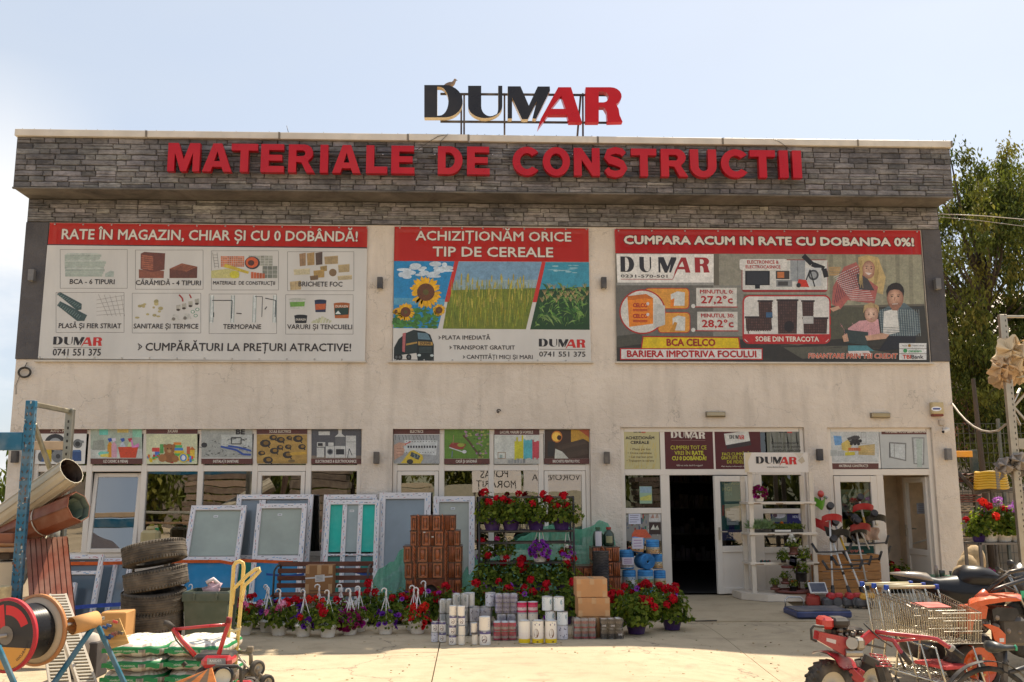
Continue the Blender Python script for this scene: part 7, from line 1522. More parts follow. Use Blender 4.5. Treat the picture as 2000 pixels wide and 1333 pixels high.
# brushcutters
cb=cr(1540,940,.21);ALU=S(196,194,190)
def cutter(head,foot,Yh,col,label,guard=None,hb=.42,hcol=None,yellow=False,engine=True,gs=1):
 f=on(*cb(*foot));f.z=.13;h=at(*cb(*head),Yh);d=(h-f).normalized();L=(h-f).length;r_=thing('brushcutter',label,'brushcutter',(f.x,f.y,0),'brushcutters leaning at the right entrance')
 side=Vector((1,0,0));b=MB('pvc',S(206,204,200));b.tube([f+d*.05,h],.014,n=9);b.build('shaft',r_)
 if yellow:b=MB('plastic',S(206,160,40));b.tube([f+d*L*.62,f+d*L*.8],.0165,n=9);b.build('warning_sleeve',r_)
 b=MB('plastic',S(30,28,30));b.tube([f+d*.02,f+d*.2],[.034,.024],n=10);b.tube([f+d*L*.4,f+d*L*.45],.02,n=8);b.build('grip_sleeve',r_)
 b=MB('metal',S(70,70,72));c=f+d*L*hb;b.tube([c-side*.3+Vector((0,-.06,.1)),c-side*.26+Vector((0,-.08,.0)),c+Vector((0,-.05,0)),c+side*.26+Vector((0,-.08,.02)),c+side*.3+Vector((0,-.04,.12))],.012,n=7);b.build('handlebar',r_)
 b=MB('rubber',S(28,26,28))
 for s_ in(-1,1):b.tube([c+side*s_*.24+Vector((0,-.08,.0)),c+side*s_*.31+Vector((0,-.04,.13))],.019,n=8)
 b.build('handle_grip',r_)
 b=MB('metal',S(56,54,56));b.sph(h,(.045,.045,.05),nu=10,nv=7);b.cyl(h+Vector((.0,-.02,.0)),h+Vector((.0,-.08,.03)),.055);b.build('gear_head',r_)
 if guard:
  b=MB('plastic',guard);g0=h-d*.16;pts=[]
  for i in range(9):a=R(-75+150*i/8);pts.append((g0.x+.165*gs*math.sin(a),g0.y-.08-.08*math.cos(a),g0.z+.05*math.cos(a*1.2)))
  vs=[Vector(p)for p in pts]+[Vector(p)+Vector((0,.03,-.1))for p in pts];n=9;b.raw(vs,[(i,i+1,i+1+n,i+n)for i in range(n-1)]);b.raw([v+Vector((0,.008,0))for v in vs],[(i+n,i+1+n,i+1,i)for i in range(n-1)]);b.raw(list(vs[:n])+[Vector((g0.x,g0.y,g0.z))],[(i+1,i,n)for i in range(n-1)]);b.build('guard',r_)
 if engine:
  b=MB('plastic',col);b.obox((f.x,f.y-.03,.16),(.2,.17,.11),Matrix.Rotation(.25,3,'Y'),None,None,.03);b.obox((f.x+.05,f.y-.1,.19),(.12,.06,.08),None,None,None,.02);b.build('engine_cover',r_)
  b=MB('plastic',S(78,78,82));b.obox((f.x-.07,f.y-.02,.09),(.19,.17,.13),None,None,None,.03);b.cyl((f.x+.02,f.y-.11,.1),(f.x+.02,f.y-.14,.1),.065);b.build('engine_block',r_);b=MB('plastic',S(186,180,170));b.obox((f.x+.06,f.y-.02,.045),(.14,.12,.085),None,None,None,.025);b.build('fuel_tank',r_)
  b=MB('rubber',S(24,24,24));b.cyl((f.x-.1,f.y-.05,.0),(f.x-.1,f.y-.05,.04),.03);b.cyl((f.x+.06,f.y-.02,0),(f.x+.06,f.y-.02,.01),.05);b.build('foot',r_)
RD_=S(176,26,36)
cutter((378,240),(420,1180),-.75,RD_,'brushcutter with red double guard, leftmost and nearest the display rack',RD_,.5)
cutter((428,390),(716,1185),-.6,S(206,150,30),'brushcutter with yellow engine and yellow shaft sleeve',S(30,30,32),.44,yellow=True)
cutter((408,545),(592,1180),-.95,RD_,'brushcutter with grey and red engine, second from the left',None,.5)
cutter((606,350),(750,1130),-.5,S(60,60,62),'brushcutter with straight thin shaft behind the yellow one',S(26,26,28),.45,engine=False,gs=.9)
cutter((656,160),(850,1060),-.42,S(206,150,30),'tallest brushcutter with red guard against the right door',RD_,.5,yellow=True,gs=1.05)
cutter((628,375),(905,1020),-.8,S(60,60,62),'brushcutter with black and red guard leaning in the middle',S(150,22,30),.5,engine=False)
cutter((785,310),(985,920),-.5,S(60,60,62),'brushcutter leaning furthest right across the door frame',S(24,24,26),.2,engine=False)
def wall_guard(x,y,Y,col,label,w=.2):
 p=at(*cb(x,y),Y);b=MB('plastic',col);b.grid(lambda u,v:Vector((p.x+(u-.5)*w*(1-.3*v),Y-.1*math.sin(math.pi*u)*(1-v*.3),p.z+.07-v*.15-.03*math.cos(math.pi*(u-.5)*2))),12,6);b.grid(lambda u,v:Vector((p.x+(.5-u)*w*(1-.3*v),Y+.012-.1*math.sin(math.pi*u)*(1-v*.3),p.z+.07-v*.15-.03*math.cos(math.pi*(u-.5)*2))),12,6);solo(b,'trimmer_guard',label,'guard')
wall_guard(292,205,-.12,S(96,160,36),'lime green trimmer guard hung on the wall beside the rack');wall_guard(330,400,-.62,RD_,'red guard hanging below the double guard of the left brushcutter',.34);wall_guard(420,480,-.7,S(28,28,30),'black guard hanging low at the left of the right door',.3)
p=at(*cb(300,120),-.1);b=MB('gloss',S(190,30,30));b.sph((p.x,-.1,p.z),(.055,.05,.06),nu=12,nv=8);b.cyl((p.x+.05,-.1,p.z-.04),(p.x+.1,-.11,p.z-.07),.025,S(150,146,140));b.tube([(p.x,-.05,p.z-.05),(p.x+.02,-.03,p.z-.12)],.012,S(60,60,60),n=6);solo(b,'strimmer_spool','small red trimmer head hung above the lime green guard','spool')
def slab_(q,Y,mat,col,name,label,cat,d=.3,b_=.03):
 a,e=at(*cb(q[0],q[3]),Y),at(*cb(q[2],q[1]),Y);b=MB(mat,col);b.box((a.x,Y,max(.005,a.z)),(e.x,Y+d,e.z),b=b_);return b,(a.x,e.x,max(.005,a.z),e.z)
b,e4=slab_((284,682,852,1090),-.5,'card',S(176,122,66),'timber_bundle','','')
e4=(e4[0],e4[1],.085,e4[3]);r_=thing('timber_crate','tan wooden crate of boards behind the brushcutters','crate',((e4[0]+e4[1])/2,-.35,.085));zz_=e4[3]-.085;n=5
for k in range(n):b=MB('wood',jit(S(178,124,68),.12));b.box((e4[0],-.5,.087+k*zz_/n),(e4[1],-.47,.087+(k+1)*zz_/n-.008));b.build('board',r_)
for x in(e4[0]+.05,(e4[0]+e4[1])/2,e4[1]-.05):b=MB('wood',S(170,116,62));b.box((x-.045,-.468,.087),(x+.045,-.2,e4[3]));b.build('batten',r_)
b=MB('plastic',S(110,170,40));p=on(*cb(500,1112));b.sph((p.x,p.y+.1,.16),(.15,.12,.14),nu=12,nv=8);b.cyl((p.x-.02,p.y-.03,.16),(p.x-.02,p.y-.06,.16),.09,S(30,30,32));solo(b,'garden_blower','lime green and black machine on the floor between the brushcutters','machine')
b=MB('print',S(80,130,150));p=on(*cb(600,1095));b.obox((p.x,p.y+.1,.22),(.24,.1,.42),None,None,None,.04);b.obox((p.x,p.y+.043,.12),(.2,.006,.12),None,S(196,160,80));solo(b,'seed_bag','pale blue bag with yellow print standing on the floor','bag')
b=MB('cloth',S(180,150,130));p=at(*cb(770,490),-.2);b.grid(lambda u,v:Vector((p.x+(u-.5)*.24+.02*math.sin(v*7),-.2-.03*math.sin(u*9),p.z+.1-v*.2)),10,8);b.grid(lambda u,v:Vector((p.x+(.5-u)*.24+.02*math.sin(v*7),-.19-.03*math.sin((1-u)*9),p.z+.1-v*.2)),10,8);solo(b,'glove_bundle','pale pink gloves hanging at the right door glass','gloves')
for x,y,s_,la in((1760,1165,1.15,'dark leafy plant standing in the right doorway'),(1752,1140,.9,'dark leafy plant against the corridor wall in the right doorway')):
 p=at(x,y,.25);plant((p.x,.35 if s_>1 else.6,.085),la,'black','hero',[('red',1)],[],sc=s_,group='plants in the right doorway')
 # left foreground: storage rack and goods
def part(b,n,r_,**k):return b.build(n,r_,**k)
BLUE=S(10,92,124);GALV=S(150,148,138)
f0=at(62,783,-5.3);f1=at(138,799,-4.4);rk=thing('storage_rack','tall blue storage rack with galvanised rear post holding rolled sheets','storage rack',(f0.x,f0.y,0))
b=MB('painted_steel',BLUE);b.bar((f0.x,f0.y,0),(f0.x,f0.y,f0.z),.1,.07,up=(0,1,0))
r=random.Random(4)
for k in range(46):
 z=.05+k*.075
 if z<f0.z-.03:
  for dx in(-.025,.025):b.obox((f0.x+dx,f0.y-.036,z),(.013,.003,.03),Matrix.Rotation(.4 if dx>0 else-.4,3,'Y'),(.02,.025,.03))
  b.obox((f0.x+.051,f0.y,z),(.003,.012,.03),None,(.02,.025,.03))
for k in range(60):b.obox((f0.x+r.uniform(-.045,.045),f0.y-.0365,r.uniform(.3,f0.z)),(r.uniform(.004,.02),.002,r.uniform(.004,.03)),None,r.choice((S(170,170,165),S(120,70,50))))
part(b,'upright',rk)
b=MB('metal',GALV);b.bar((f1.x,f1.y,0),(f1.x,f1.y,f1.z),.09,.07,up=(0,1,0))
for k in range(int(f1.z/.075)-1):b.obox((f1.x,f1.y-.036,.05+k*.075),(.018,.003,.03),None,(.03,.03,.03))
part(b,'rear_upright',rk)
for z0_,z1_ in((f0.z-.04,f1.z-.03),(f0.z-.25,f0.z-1.1),(f0.z-1.9,f0.z-1.1)):b=MB('metal',S(166,160,140));b.bar((f0.x+.03,f0.y+.03,z0_),(f1.x-.01,f1.y,z1_),.04,.05);part(b,'brace',rk)
for(y0,y1,Y,c_,x1)in((845,880,-5.3,BLUE,f0.x-.05),(862,879,-4.4,S(186,160,130),f1.x),(1021,1030,-4.4,S(160,158,148),f1.x),(1070,1079,-5.25,S(150,120,90),f0.x-.05)):
 z1_,z0_=at(20,y0,Y).z,at(20,y1,Y).z;b=MB('painted_steel',c_);b.box((-8.3,Y-.03,z0_),(x1,Y+.03,z1_),b=.006);part(b,'beam',rk)
b=MB('painted_steel',BLUE);b.bar((-8.25,-5.3,0),(-8.25,-5.3,f0.z),.1,.07,up=(0,1,0));part(b,'upright',rk)
def sheet_roll(p,q,rad,outer,inner,name,label,n=14,a0=0,a1=360,band=None):
 p,q=Vector(p),Vector(q);d=q-p;b=MB('painted_steel',outer);L=d.length
 b.lathe([(rad,0),(rad,L*.45),(rad*1.01,L*.45+.01),(rad*1.01,L)],p,d,n,outer,None,None,False,a0,a1);b.lathe([(rad*.95,L),(rad*.95,0)],p,d,n,inner,'painted_steel',None,False,a0,a1);b.lathe([(rad,L),(rad*.95,L)],p,d,n,outer,None,None,False,a0,a1);b.lathe([(rad*.7,L-.05),(rad*.72,0)],p,d,n,inner,'painted_steel',None,False,a0,a1)
 for k in range(0,n,2):
  u,v,ax=frame_from(d);v=ax.cross(u);a=R(a0+(a1-a0)*k/n);o=(u*math.cos(a)+v*math.sin(a))*rad*1.012;b.bar(p+o,q+o,.012,.012,tuple(x*.7 for x in outer))
 if band:m_=p+d*band;b.lathe([(rad*1.03,0),(rad*1.035,.008),(rad*1.03,.016)],m_,d,20,S(180,176,170))
 solo(b,name,label,'sheet roll')
sheet_roll(at(-75,1072,-4.55),at(140,920,-5.12),.15,S(176,166,146),(.04,.02,.015),'flashing_roll','cream and silver roll of metal flashing lying on the blue rack',n=18)
sheet_roll(at(-90,1085,-4.5),at(154,990,-5.08),.165,S(122,62,34),S(110,124,112),'gutter_roll','brown octagonal roll of gutter sheet with green inside',n=8,band=.72)
b=MB('painted_steel',S(138,76,54));tl,tr=at(50,1056,-4.95),at(133,1050,-4.85);w_=(tr-tl);dn=at(64,1275,-5.75)-tl;nn=w_.cross(dn).normalized();nn=nn if nn.y<0 else-nn
prof=[0,0,.022,.022,0,0];us=[]
for k in range(8):us+=[(k+.0,.022),(k+.78,.022),(k+.82,0),(k+.94,0),(k+.98,.022)]
vs=[]
for t in(0,1):vs+=[tl+w_*(u/8)+dn*t+nn*h_ for u,h_ in us]
n=len(us);b.raw(vs,[(i,i+n,i+n+1,i+1)for i in range(n-1)]);b.raw([v-nn*.002 for v in vs],[(i+1,i+n+1,i+n,i)for i in range(n-1)])
o=solo(b,'roof_sheet','brown ribbed metal sheet leaning beside the blue upright','roof sheet');b=MB('paper',S(220,210,210));c=tl+w_*.07+dn*.04+nn*.004;b.raw([c,c+w_*.09,c+w_*.09+dn*.05,c+dn*.05],[(0,3,2,1)]);part(b,'price_sticker',o).location=-o.location
def crate(q,Y,d,col,name,label,cat,mat='card',b_=.01,z0=None):
 a,e=at(q[0],q[3],Y),at(q[2],q[1],Y);b=MB(mat,col);b.box((a.x,Y,a.z if z0 is None else z0),(e.x,Y+d,e.z),b=b_);solo(b,name,label,cat)
crate((-40,1098,28,1174),-5.2,.5,S(196,180,156),'carton','pale carton on the lowest rack shelf beside the blue upright','box');crate((-30,1062,30,1069),-5.2,.4,S(176,120,70),'plank','light plank lying on the rack beam','plank','wood')
crate((-30,1042,26,1064),-5.1,.3,S(150,96,70),'wire_basket','brown goods tray on the rack shelf left of the blue upright','tray');crate((-30,1080,20,1094),-5.2,.4,S(70,56,44),'pallet','dark pallet on the rack beside the pale carton','pallet','wood')
b=MB('cloth',S(186,168,128));p=at(-8,1185,-5.6);b.cyl((p.x,-5.6,0),(p.x,-5.6,at(0,1146,-5.6).z),.13,n=20);solo(b,'net_roll','beige net roll standing at the left edge','net roll')
p=at(98,1054,-4.5);b=MB('milky',S(150,150,140));b.lathe([(.001,0),(.09,0),(.1,.03),(.1,.11),(.06,.16),(.03,.18),(.03,.2),(.001,.2)],p);solo(b,'water_jug','cloudy plastic jug on the rack shelf','jug');b=MB('plastic',S(70,160,80));p=at(76,1056,-4.5);b.obox(p+Vector((0,0,.07)),(.09,.1,.15),None,None,None,.02);solo(b,'canister','bright green canister beside the cloudy jug','canister')
def tyre_mesh():
 b=MB('rubber',S(70,60,49));b.lathe([(.205,.015),(.23,0),(.3,-.004),(.325,.02),(.335,.045),(.335,.165),(.325,.19),(.3,.214),(.23,.21),(.205,.195)],n=48);b.lathe([(.2,.195),(.19,.105),(.2,.015)],n=48,col=S(40,36,32))
 for z in(.055,.08,.105,.13,.155):b.lathe([(.336,z-.004),(.3385,z-.003),(.3385,z+.003),(.336,z+.004)]if z in(.08,.13)else[(.3352,z-.0035),(.3352,z+.0035)],n=48,col=S(66,59,50)if z in(.08,.13)else S(30,28,25))
 for k in range(64):
  a=6.283*k/64;c,s_=math.cos(a),math.sin(a)
  for z in(.022,.19):b.obox((c*.331,s_*.331,z),(.012,.02,.03),Matrix.Rotation(a,3,'Z'),S(60,54,46),None,.003)
 return b.build('tyre',mesh_only=True)
TY=tyre_mesh();ty=thing
z=0
for k,(px,tilt,la,yaw)in enumerate(((297,.04,'tyre at the foot of the stack',0),(300,.07,'second tyre from the ground in the stack',1),(303,.1,'middle tyre of the stack of five',2),(307,.14,'second tyre from the top of the stack',.6),(301,.2,'topmost tyre, tilted up to the right',0))):
 x=at(px,1150,-4.8).x;o=inst('tyre',TY,None,(x,-4.8,z+(.06 if k==4 else.01)),(-.03*k,-tilt,yaw));tag(o,la,'tyre','worn tyres in a leaning stack');z+=.222
c=at(414,1152,-4.7);r_=thing('waste_bin','grey green wheelie bin without lid beside the tyres','bin',(c.x,c.y,0));b=MB('plastic',S(66,78,66));H=c.z
def bring(w,d,z):return[Vector((c.x+sx*w/2,c.y+sy*d/2,z))for sx,sy in((-1,-1),(1,-1),(1,1),(-1,1))]
rings=[bring(.4,.38,.06),bring(.47,.47,H-.1),bring(.5,.5,H-.1),bring(.5,.5,H-.02),bring(.48,.48,H),bring(.44,.44,H),bring(.38,.38,.2)]
vs=sum(rings,[]);b.raw(vs,[(4*i+j,4*i+(j+1)%4,4*i+4+(j+1)%4,4*i+4+j)for i in range(6)for j in range(4)]+[(24,25,26,27),(3,2,1,0)])
for x in(-.12,.12):b.bar((c.x+x,c.y-.262,H-.09),(c.x+x,c.y-.262,H-.01),.02,.02)
part(b,'bin_body',r_);b=MB('rubber',(.02,.02,.02))
for s_ in(-1,1):b.cyl((c.x+s_*.2,c.y+.22,.1),(c.x+s_*.25,c.y+.22,.1),.1)
part(b,'wheel',r_)
b=MB('print',S(206,170,176));b.sph((c.x+.02,c.y-.05,H+.02),(.09,.07,.07),nu=10,nv=6);b.v=[(x+.03*math.sin(z*60+x*40),y,z+.02*math.sin(x*70))for x,y,z in b.v];b.tube([(c.x-.04,c.y-.1,H+.08),(c.x+.03,c.y-.08,H+.12),(c.x+.09,c.y-.06,H+.06)],.022,S(214,200,200));solo(b,'plastic_bag','crumpled pink and white plastic bag in the wheelie bin','bag')
BAGY=-7.35;kb=ppm(at(250,1290,BAGY))
def bag_mesh():
 b=MB('print',S(214,210,200));pw=.32
 def f(u,v):
  a=6.2832*u;e=math.pi*(v-.5);ce=math.copysign(abs(math.cos(e))**.45,1);cx_,cy_=math.copysign(abs(math.cos(a))**.5,math.cos(a)),math.copysign(abs(math.sin(a))**.5,math.sin(a))
  x,y=.26*cx_*ce,.38*cy_*ce;z=.068*math.copysign(abs(math.sin(e))**.8,math.sin(e));return Vector((x,y,z+.068+.008*math.sin(x*26+y*7)*math.sin(y*17)+.004*math.sin(x*61)))
 def cf(u,v):
  zc=v;a=u*360;top=v>.72
  if.52<v<.64:return S(20,120,66)
  if top:return S(216,212,200)if(math.sin(u*40+v*31)<.93)else S(176,156,120)
  return S(206,200,186)if(int(u*90)%3 or v<.2)else S(176,160,148)
 b.grid(f,60,28,colfn=cf);return b.build('soil_bag',mesh_only=True)
BAG=bag_mesh();nz=0
for lay in range(4):
 for col_,px in((0,255),(1,378)):
  x=at(px,1290,BAGY).x;zb=lay*.112;o=inst('bag_body',BAG,None,(0,0,0),(0,0,0));ro=thing('soil_bag',f'white and green bag of potting soil, {("lowest", "second", "third", "topmost")[lay]} in the {("left", "right")[col_]} stack','soil bag',(x+rnd.uniform(-.015,.015),BAGY+.38+rnd.uniform(-.02,.02),zb),'bags of potting soil in two stacks');o.parent=ro;o.scale=(1.02,1,.95)
  s=Print(0,(0,0,1));s.Y=ro.location.y-.392;xx=ro.location.x;zz=zb+.064
  y_=s.Y;n=16
  for(a0,a1)in((-.235,.06),(.12,.235)):
   tp=[(xx+a0+(a1-a0)*i/n,y_,zz+.022+.006*math.sin((a0+(a1-a0)*i/n)*52))for i in range(n+1)];bt=[(xx+a0+(a1-a0)*i/n,y_,zz-.014+.006*math.sin((a0+(a1-a0)*i/n)*52))for i in range(n+1)];s.raw(tp+bt,[(i+n+1,i+n+2,i+1,i)for i in range(n)],S(24,128,70))
  for i in range(7):s.raw([(xx+.068+i*.006,y_,zz-.01),(xx+.071+i*.006,y_,zz-.01),(xx+.071+i*.006,y_,zz+.02),(xx+.068+i*.006,y_,zz+.02)],[(0,1,2,3)],S(90,86,84))
  v_,f_=glyphs('PĂMÂNT UNIVERSAL');xm=max(q[0]for q in v_);s.raw([(xx-.15+a*.19/xm,y_-.001,zz-.004+bb*.02)for a,bb in v_],f_,S(220,226,214));s.build('print',ro)
def channel(p,q,name,label,w_=.13):
 p,q=Vector(p),Vector(q);d=(q-p).normalized();L=(q-p).length;r_=thing(name,label,'drain channel',tuple(q));b=MB('plastic',S(186,176,160));u=Vector((1,.25,0)).normalized();nrm=u.cross(d).normalized();nrm=nrm if nrm.y<0 else-nrm
 for s_ in(-1,1):b.bar(p+u*s_*w_/2,q+u*s_*w_/2,.02,.1,up=nrm)
 part(b,'side_wall',r_)
 for k in range(int(L/.04)):b=MB('plastic',S(190,182,166));c=p+d*(.02+k*.04)+nrm*.045;b.bar(c-u*w_*.44,c+u*w_*.44,.017,.014,up=nrm);part(b,'slat',r_)
 b=MB('plastic',S(150,142,128));b.bar(p+nrm*-.045,q-nrm*.045,w_,.01,up=nrm);part(b,'trough',r_)
channel(at(113,1168,-6.5),(*at(186,1345,-7.45).xy,.0),'drain_channel','pale grey slotted drain channel leaning in front of the brown sheet');channel(at(98,1215,-6.3)+Vector((0,0,.0)),(*at(120,1345,-6.9).xy,.0),'drain_channel','second drain channel turned away beside the cable drum',.16)
crate((120,1255,190,1345),-6.3,.3,S(58,54,56),'panel_stack','dark stack of panels behind the drain channel','panel stack','matte',z0=.0)
b=MB('matte',S(170,160,150));p=at(170,1262,-6.2);b.lathe([(.001,0),(.11,0),(.12,.3),(.1,.38),(.06,.4),(.001,.4)],(p.x,p.y,0));solo(b,'gas_bottle','pale rounded canister behind the blue trestle','canister')
crate((196,1196,246,1215),-5.6,.3,S(190,140,84),'carton','long open carton between the tyres and the drain channel','box',z0=0)
dc=at(14,1241,-8.0);ax=Vector((-.33,-.95,.0)).normalized();dr=thing('cable_drum','large cable drum with red and black printed flange and black cable','cable drum',(dc.x,dc.y,dc.z-.27));Rf=.275
def flange(o,face,col_face,name):
 b=MB('print',S(196,176,150));b.lathe([(.001,0),(Rf-.02,0),(Rf-.02,.0)],o,ax,40,S(190,176,156));b.lathe([(Rf-.02,-.012),(Rf-.02,.012),(.02,.012)],o,ax,40,S(190,172,148));b.lathe([(.02,-.012),(Rf-.02,-.012)],o,ax,40,S(176,170,160));b.lathe([(Rf-.02,-.016),(Rf,-.016),(Rf,.016),(Rf-.02,.016)],o,ax,40,S(176,36,48)if face else S(176,120,74));b.build(name,dr)
flange(dc,True,None,'flange');back=dc-ax*.3;flange(back,False,None,'flange');b=MB('signface',(.01,.01,.012));b.lathe([(.19,.02),(.2,.03)]+[(.2+.012*(k%2),.03+k*.012)for k in range(21)]+[(.19,.29)],back,ax,32);b.build('cable_winding',dr)
u_,v_,_=frame_from(ax);u_=Vector((0,0,1)).cross(ax).normalized();
def onf(a,r_,e=.0135):return dc+ax*e+(u_*math.cos(R(a))+Vector((0,0,1))*math.sin(R(a)))*r_
b=MB('print',(.02,.02,.022));b.raw([onf(a*10,.252)for a in range(36)],[tuple(range(36))],S(36,32,34));b.raw([onf(-160+a*10,.25,.0145)for a in range(15)],[tuple(range(15))],S(216,150,60));b.raw([onf(25+a*10,.22,.0145)for a in range(8)]+[onf(95-a*10,.15,.0145)for a in range(8)],[tuple(range(16))],S(200,30,40));b.raw([onf(100,.23,.0145),onf(112,.23,.0145),onf(150,.06,.0145),onf(100,.06,.0145)],[(0,1,2,3)],S(200,30,40));b.raw([onf(a*20,.07,.016)for a in range(18)],[tuple(range(18))],S(120,110,100))
gv,gf=glyphs('powerom');gw=max(q[0]for q in gv);b.raw([onf(-8-48*(a/gw),.2+bb*.045,.0155)for a,bb in gv],gf,S(40,36,36));b.build('printed_face',dr)
b=MB('metal',S(160,150,140));b.tube([dc+ax*.25,back-ax*.75],.016);part(b,'axle',dr)
b=MB('card',S(196,146,90));p,q=at(140,1223,-7.75),at(194,1209,-7.55);b.lathe([(.065,0),(.068,.0),(.068,.22),(.06,.22),(.06,0)],p,q-p,22);solo(b,'cardboard_core','cardboard tube core on the steel rod of the trestle','tube')
b=MB('metal',S(180,174,165));b.tube([at(122,1222,-7.8),at(156,1216,-7.7)],.012);solo(b,'steel_rod','short steel rod through the cardboard tube','rod')
for tp,feet,la in(((188,1216,-7.6),((98,1345,-7.9),(250,1350,-7.6)),'blue steel trestle leg frame below the cardboard tube'),((-4,1262,-8.3),((32,1345,-8.3),(-40,1345,-8.3)),'blue steel trestle in front of the cable drum')):
 t_=at(*tp);r_=thing('trestle',la,'trestle',(t_.x,t_.y,0),'blue trestles')
 for ft in feet:f_=at(*ft);e=t_+(f_-t_)*(t_.z/(t_.z-f_.z));b=MB('painted_steel',S(26,96,120));b.bar(t_,e,.034,.034);part(b,'leg',r_)
p=[at(*q,-7.5)for q in((216,1268),(252,1257),(233,1208),(196,1216))];r_=thing('tap_board','tan display board with rows of blue and red taps','display board',tuple(p[0]));b=MB('wood',S(206,164,104));nv=Vector((0,.012,0));b.raw(p+[v+nv for v in p],[(0,1,2,3),(7,6,5,4),(0,4,5,1),(1,5,6,2),(2,6,7,3),(3,7,4,0)]);part(b,'board',r_)
for(u,v,c_)in((.25,.78,S(30,80,140)),(.48,.8,S(30,80,140)),(.85,.86,S(190,30,40)),(.22,.4,S(30,80,140)),(.4,.43,S(30,80,140)),(.55,.46,S(120,40,50)),(.72,.46,S(120,70,60)),(.9,.44,S(60,50,50))):
 c=p[0]+(p[1]-p[0])*u+(p[3]-p[0])*v;b=MB('gloss',c_);b.cyl(c,c+Vector((0,-.05,0)),.012,S(170,150,90),mat='metal');b.bar(c+Vector((-.02,-.05,.008)),c+Vector((.02,-.05,-.004)),.014,.02);part(b,'tap',r_)
HY=-6.95;ht=thing('hand_truck','yellow tubular hand truck with stair climbing wheels','hand truck',(*at(460,1320,HY).xy,0));YL=S(222,190,104);h3=lambda x,y,Y=HY:at(*cp(x,y),Y)
b=MB('gloss',YL);b.tube([h3(648,1120),h3(690,640),h3(712,300),h3(730,270),h3(765,258),h3(795,275),h3(800,310),h3(770,700),h3(722,1230)],.017,n=10);part(b,'frame',ht)
for ps in(((700,640),(715,500),(830,385),(905,330),(940,322),(946,340),(900,390),(810,470),(785,610)),):b=MB('gloss',YL);b.tube([h3(x,y,HY-.12*(y<500))for x,y in ps],.016,n=9);part(b,'handle',ht)
b=MB('gloss',S(216,196,140));b.tube([h3(676,870),h3(720,880,HY-.04),h3(765,855),h3(765,835)],.015,n=8);part(b,'cross_tube',ht)
b=MB('painted_steel',S(120,108,92));b.tube([h3(745,1065),h3(830,1065),h3(865,1090),h3(865,1180)],.018,n=8);b.bar(h3(830,1040),h3(885,1040),.05,.05);part(b,'axle_bracket',ht)
def wheel(c,rad,w_,name,par,tyre_c=S(40,38,36),rim_c=S(150,140,120),axv=(1,.3,0),lug=0):
 c=Vector(c);axv=Vector(axv).normalized();b=MB('rubber',tyre_c);b.lathe([(rad*.62,-w_*.5),(rad*.85,-w_*.55),(rad,-w_*.35),(rad,w_*.35),(rad*.85,w_*.55),(rad*.62,w_*.5)],c,axv,30);o=None
 if lug:
  u,v,a_=frame_from(axv);v=a_.cross(u)
  for k in range(lug):
   t=6.283*k/lug;d_=u*math.cos(t)+v*math.sin(t);tg=a_.cross(d_)
   for s_ in(-1,1):b.bar(c+d_*rad*.98+a_*s_*w_*.02,c+d_*rad*.95+a_*s_*w_*.52+tg*rad*.17,rad*.1,rad*.12,up=d_)
 o=b.build(name,par);b=MB('gloss',rim_c);b.lathe([(rad*.62,-w_*.42),(rad*.5,-w_*.3),(rad*.2,-w_*.2),(rad*.18,-w_*.5),(.001,-w_*.5)][::-1],c,axv,26);b.lathe([(.001,w_*.5),(rad*.18,w_*.5),(rad*.2,w_*.2),(rad*.5,w_*.3),(rad*.62,w_*.42)][::-1],c,axv,26);b.build('rim',o);return o
for x,y,rd in((920,1212,.072),(1005,1340,.072),(830,1300,.08),(765,1190,.06)):wheel(h3(x,y,HY+(.25 if x==765 else 0)),rd,.045,'wheel',ht,axv=(1,-.9,0))
b=MB('painted_steel',S(130,116,98));c0=h3(920,1270);b.bar(h3(920,1212),c0,.03,.06);b.bar(h3(1005,1335),c0,.03,.06);b.bar(h3(830,1300),c0,.03,.06);part(b,'wheel_star',ht)
b=MB('painted_steel',S(200,190,180));b.bar(h3(745,1090),h3(925,1310),.02,.012);part(b,'brace',ht)
TYL=-8.0;t3=lambda x,y,Y=TYL:at(*cp(x,y),Y);tl_=thing('garden_tiller','red garden tiller with spread handlebars and round headlamp at the lower left','tiller',(*t3(560,1333).xy,0));RDD=S(178,22,34)
b=MB('gloss',RDD);b.tube([t3(370,1095),t3(250,965),t3(175,860),t3(160,845)],.0175,n=9);part(b,'handlebar',tl_);b=MB('gloss',RDD);b.tube([t3(580,1085),t3(630,920),t3(672,800),t3(676,770)],.0175,n=9);part(b,'handlebar',tl_);b=MB('gloss',RDD);b.tube([t3(190,862),t3(430,838),t3(652,820)],.012,n=8);part(b,'crossbar',tl_)
b=MB('rubber',S(34,30,30));b.tube([t3(172,852),t3(130,815),t3(95,808)],.024);b.tube([t3(190,845),t3(140,800),t3(120,790)],.008);part(b,'handle_grip',tl_);b=MB('rubber',S(120,24,30));b.tube([t3(664,805),t3(674,755)],.022);part(b,'handle_grip',tl_)
b=MB('rubber',S(24,24,24));b.tube([t3(165,880),t3(200,960),t3(290,1060),t3(350,1110)],.006);part(b,'cable',tl_)
def boxpx(q,Y,d,col,mat='gloss',b_=.02):a,e=t3(q[0],q[3],Y),t3(q[2],q[1],Y);m_=MB(mat,col);m_.box((a.x,Y,a.z),(e.x,Y+d,e.z),b=b_);return m_
part(boxpx((410,1105,690,1215),TYL,.22,RDD,b_=.03),'engine_cover',tl_);part(boxpx((355,1085,690,1150),TYL+.06,.25,S(40,38,38),'plastic',.02),'air_filter',tl_);m_=boxpx((360,1215,680,1330),TYL+.05,.25,S(70,66,62),'metal')
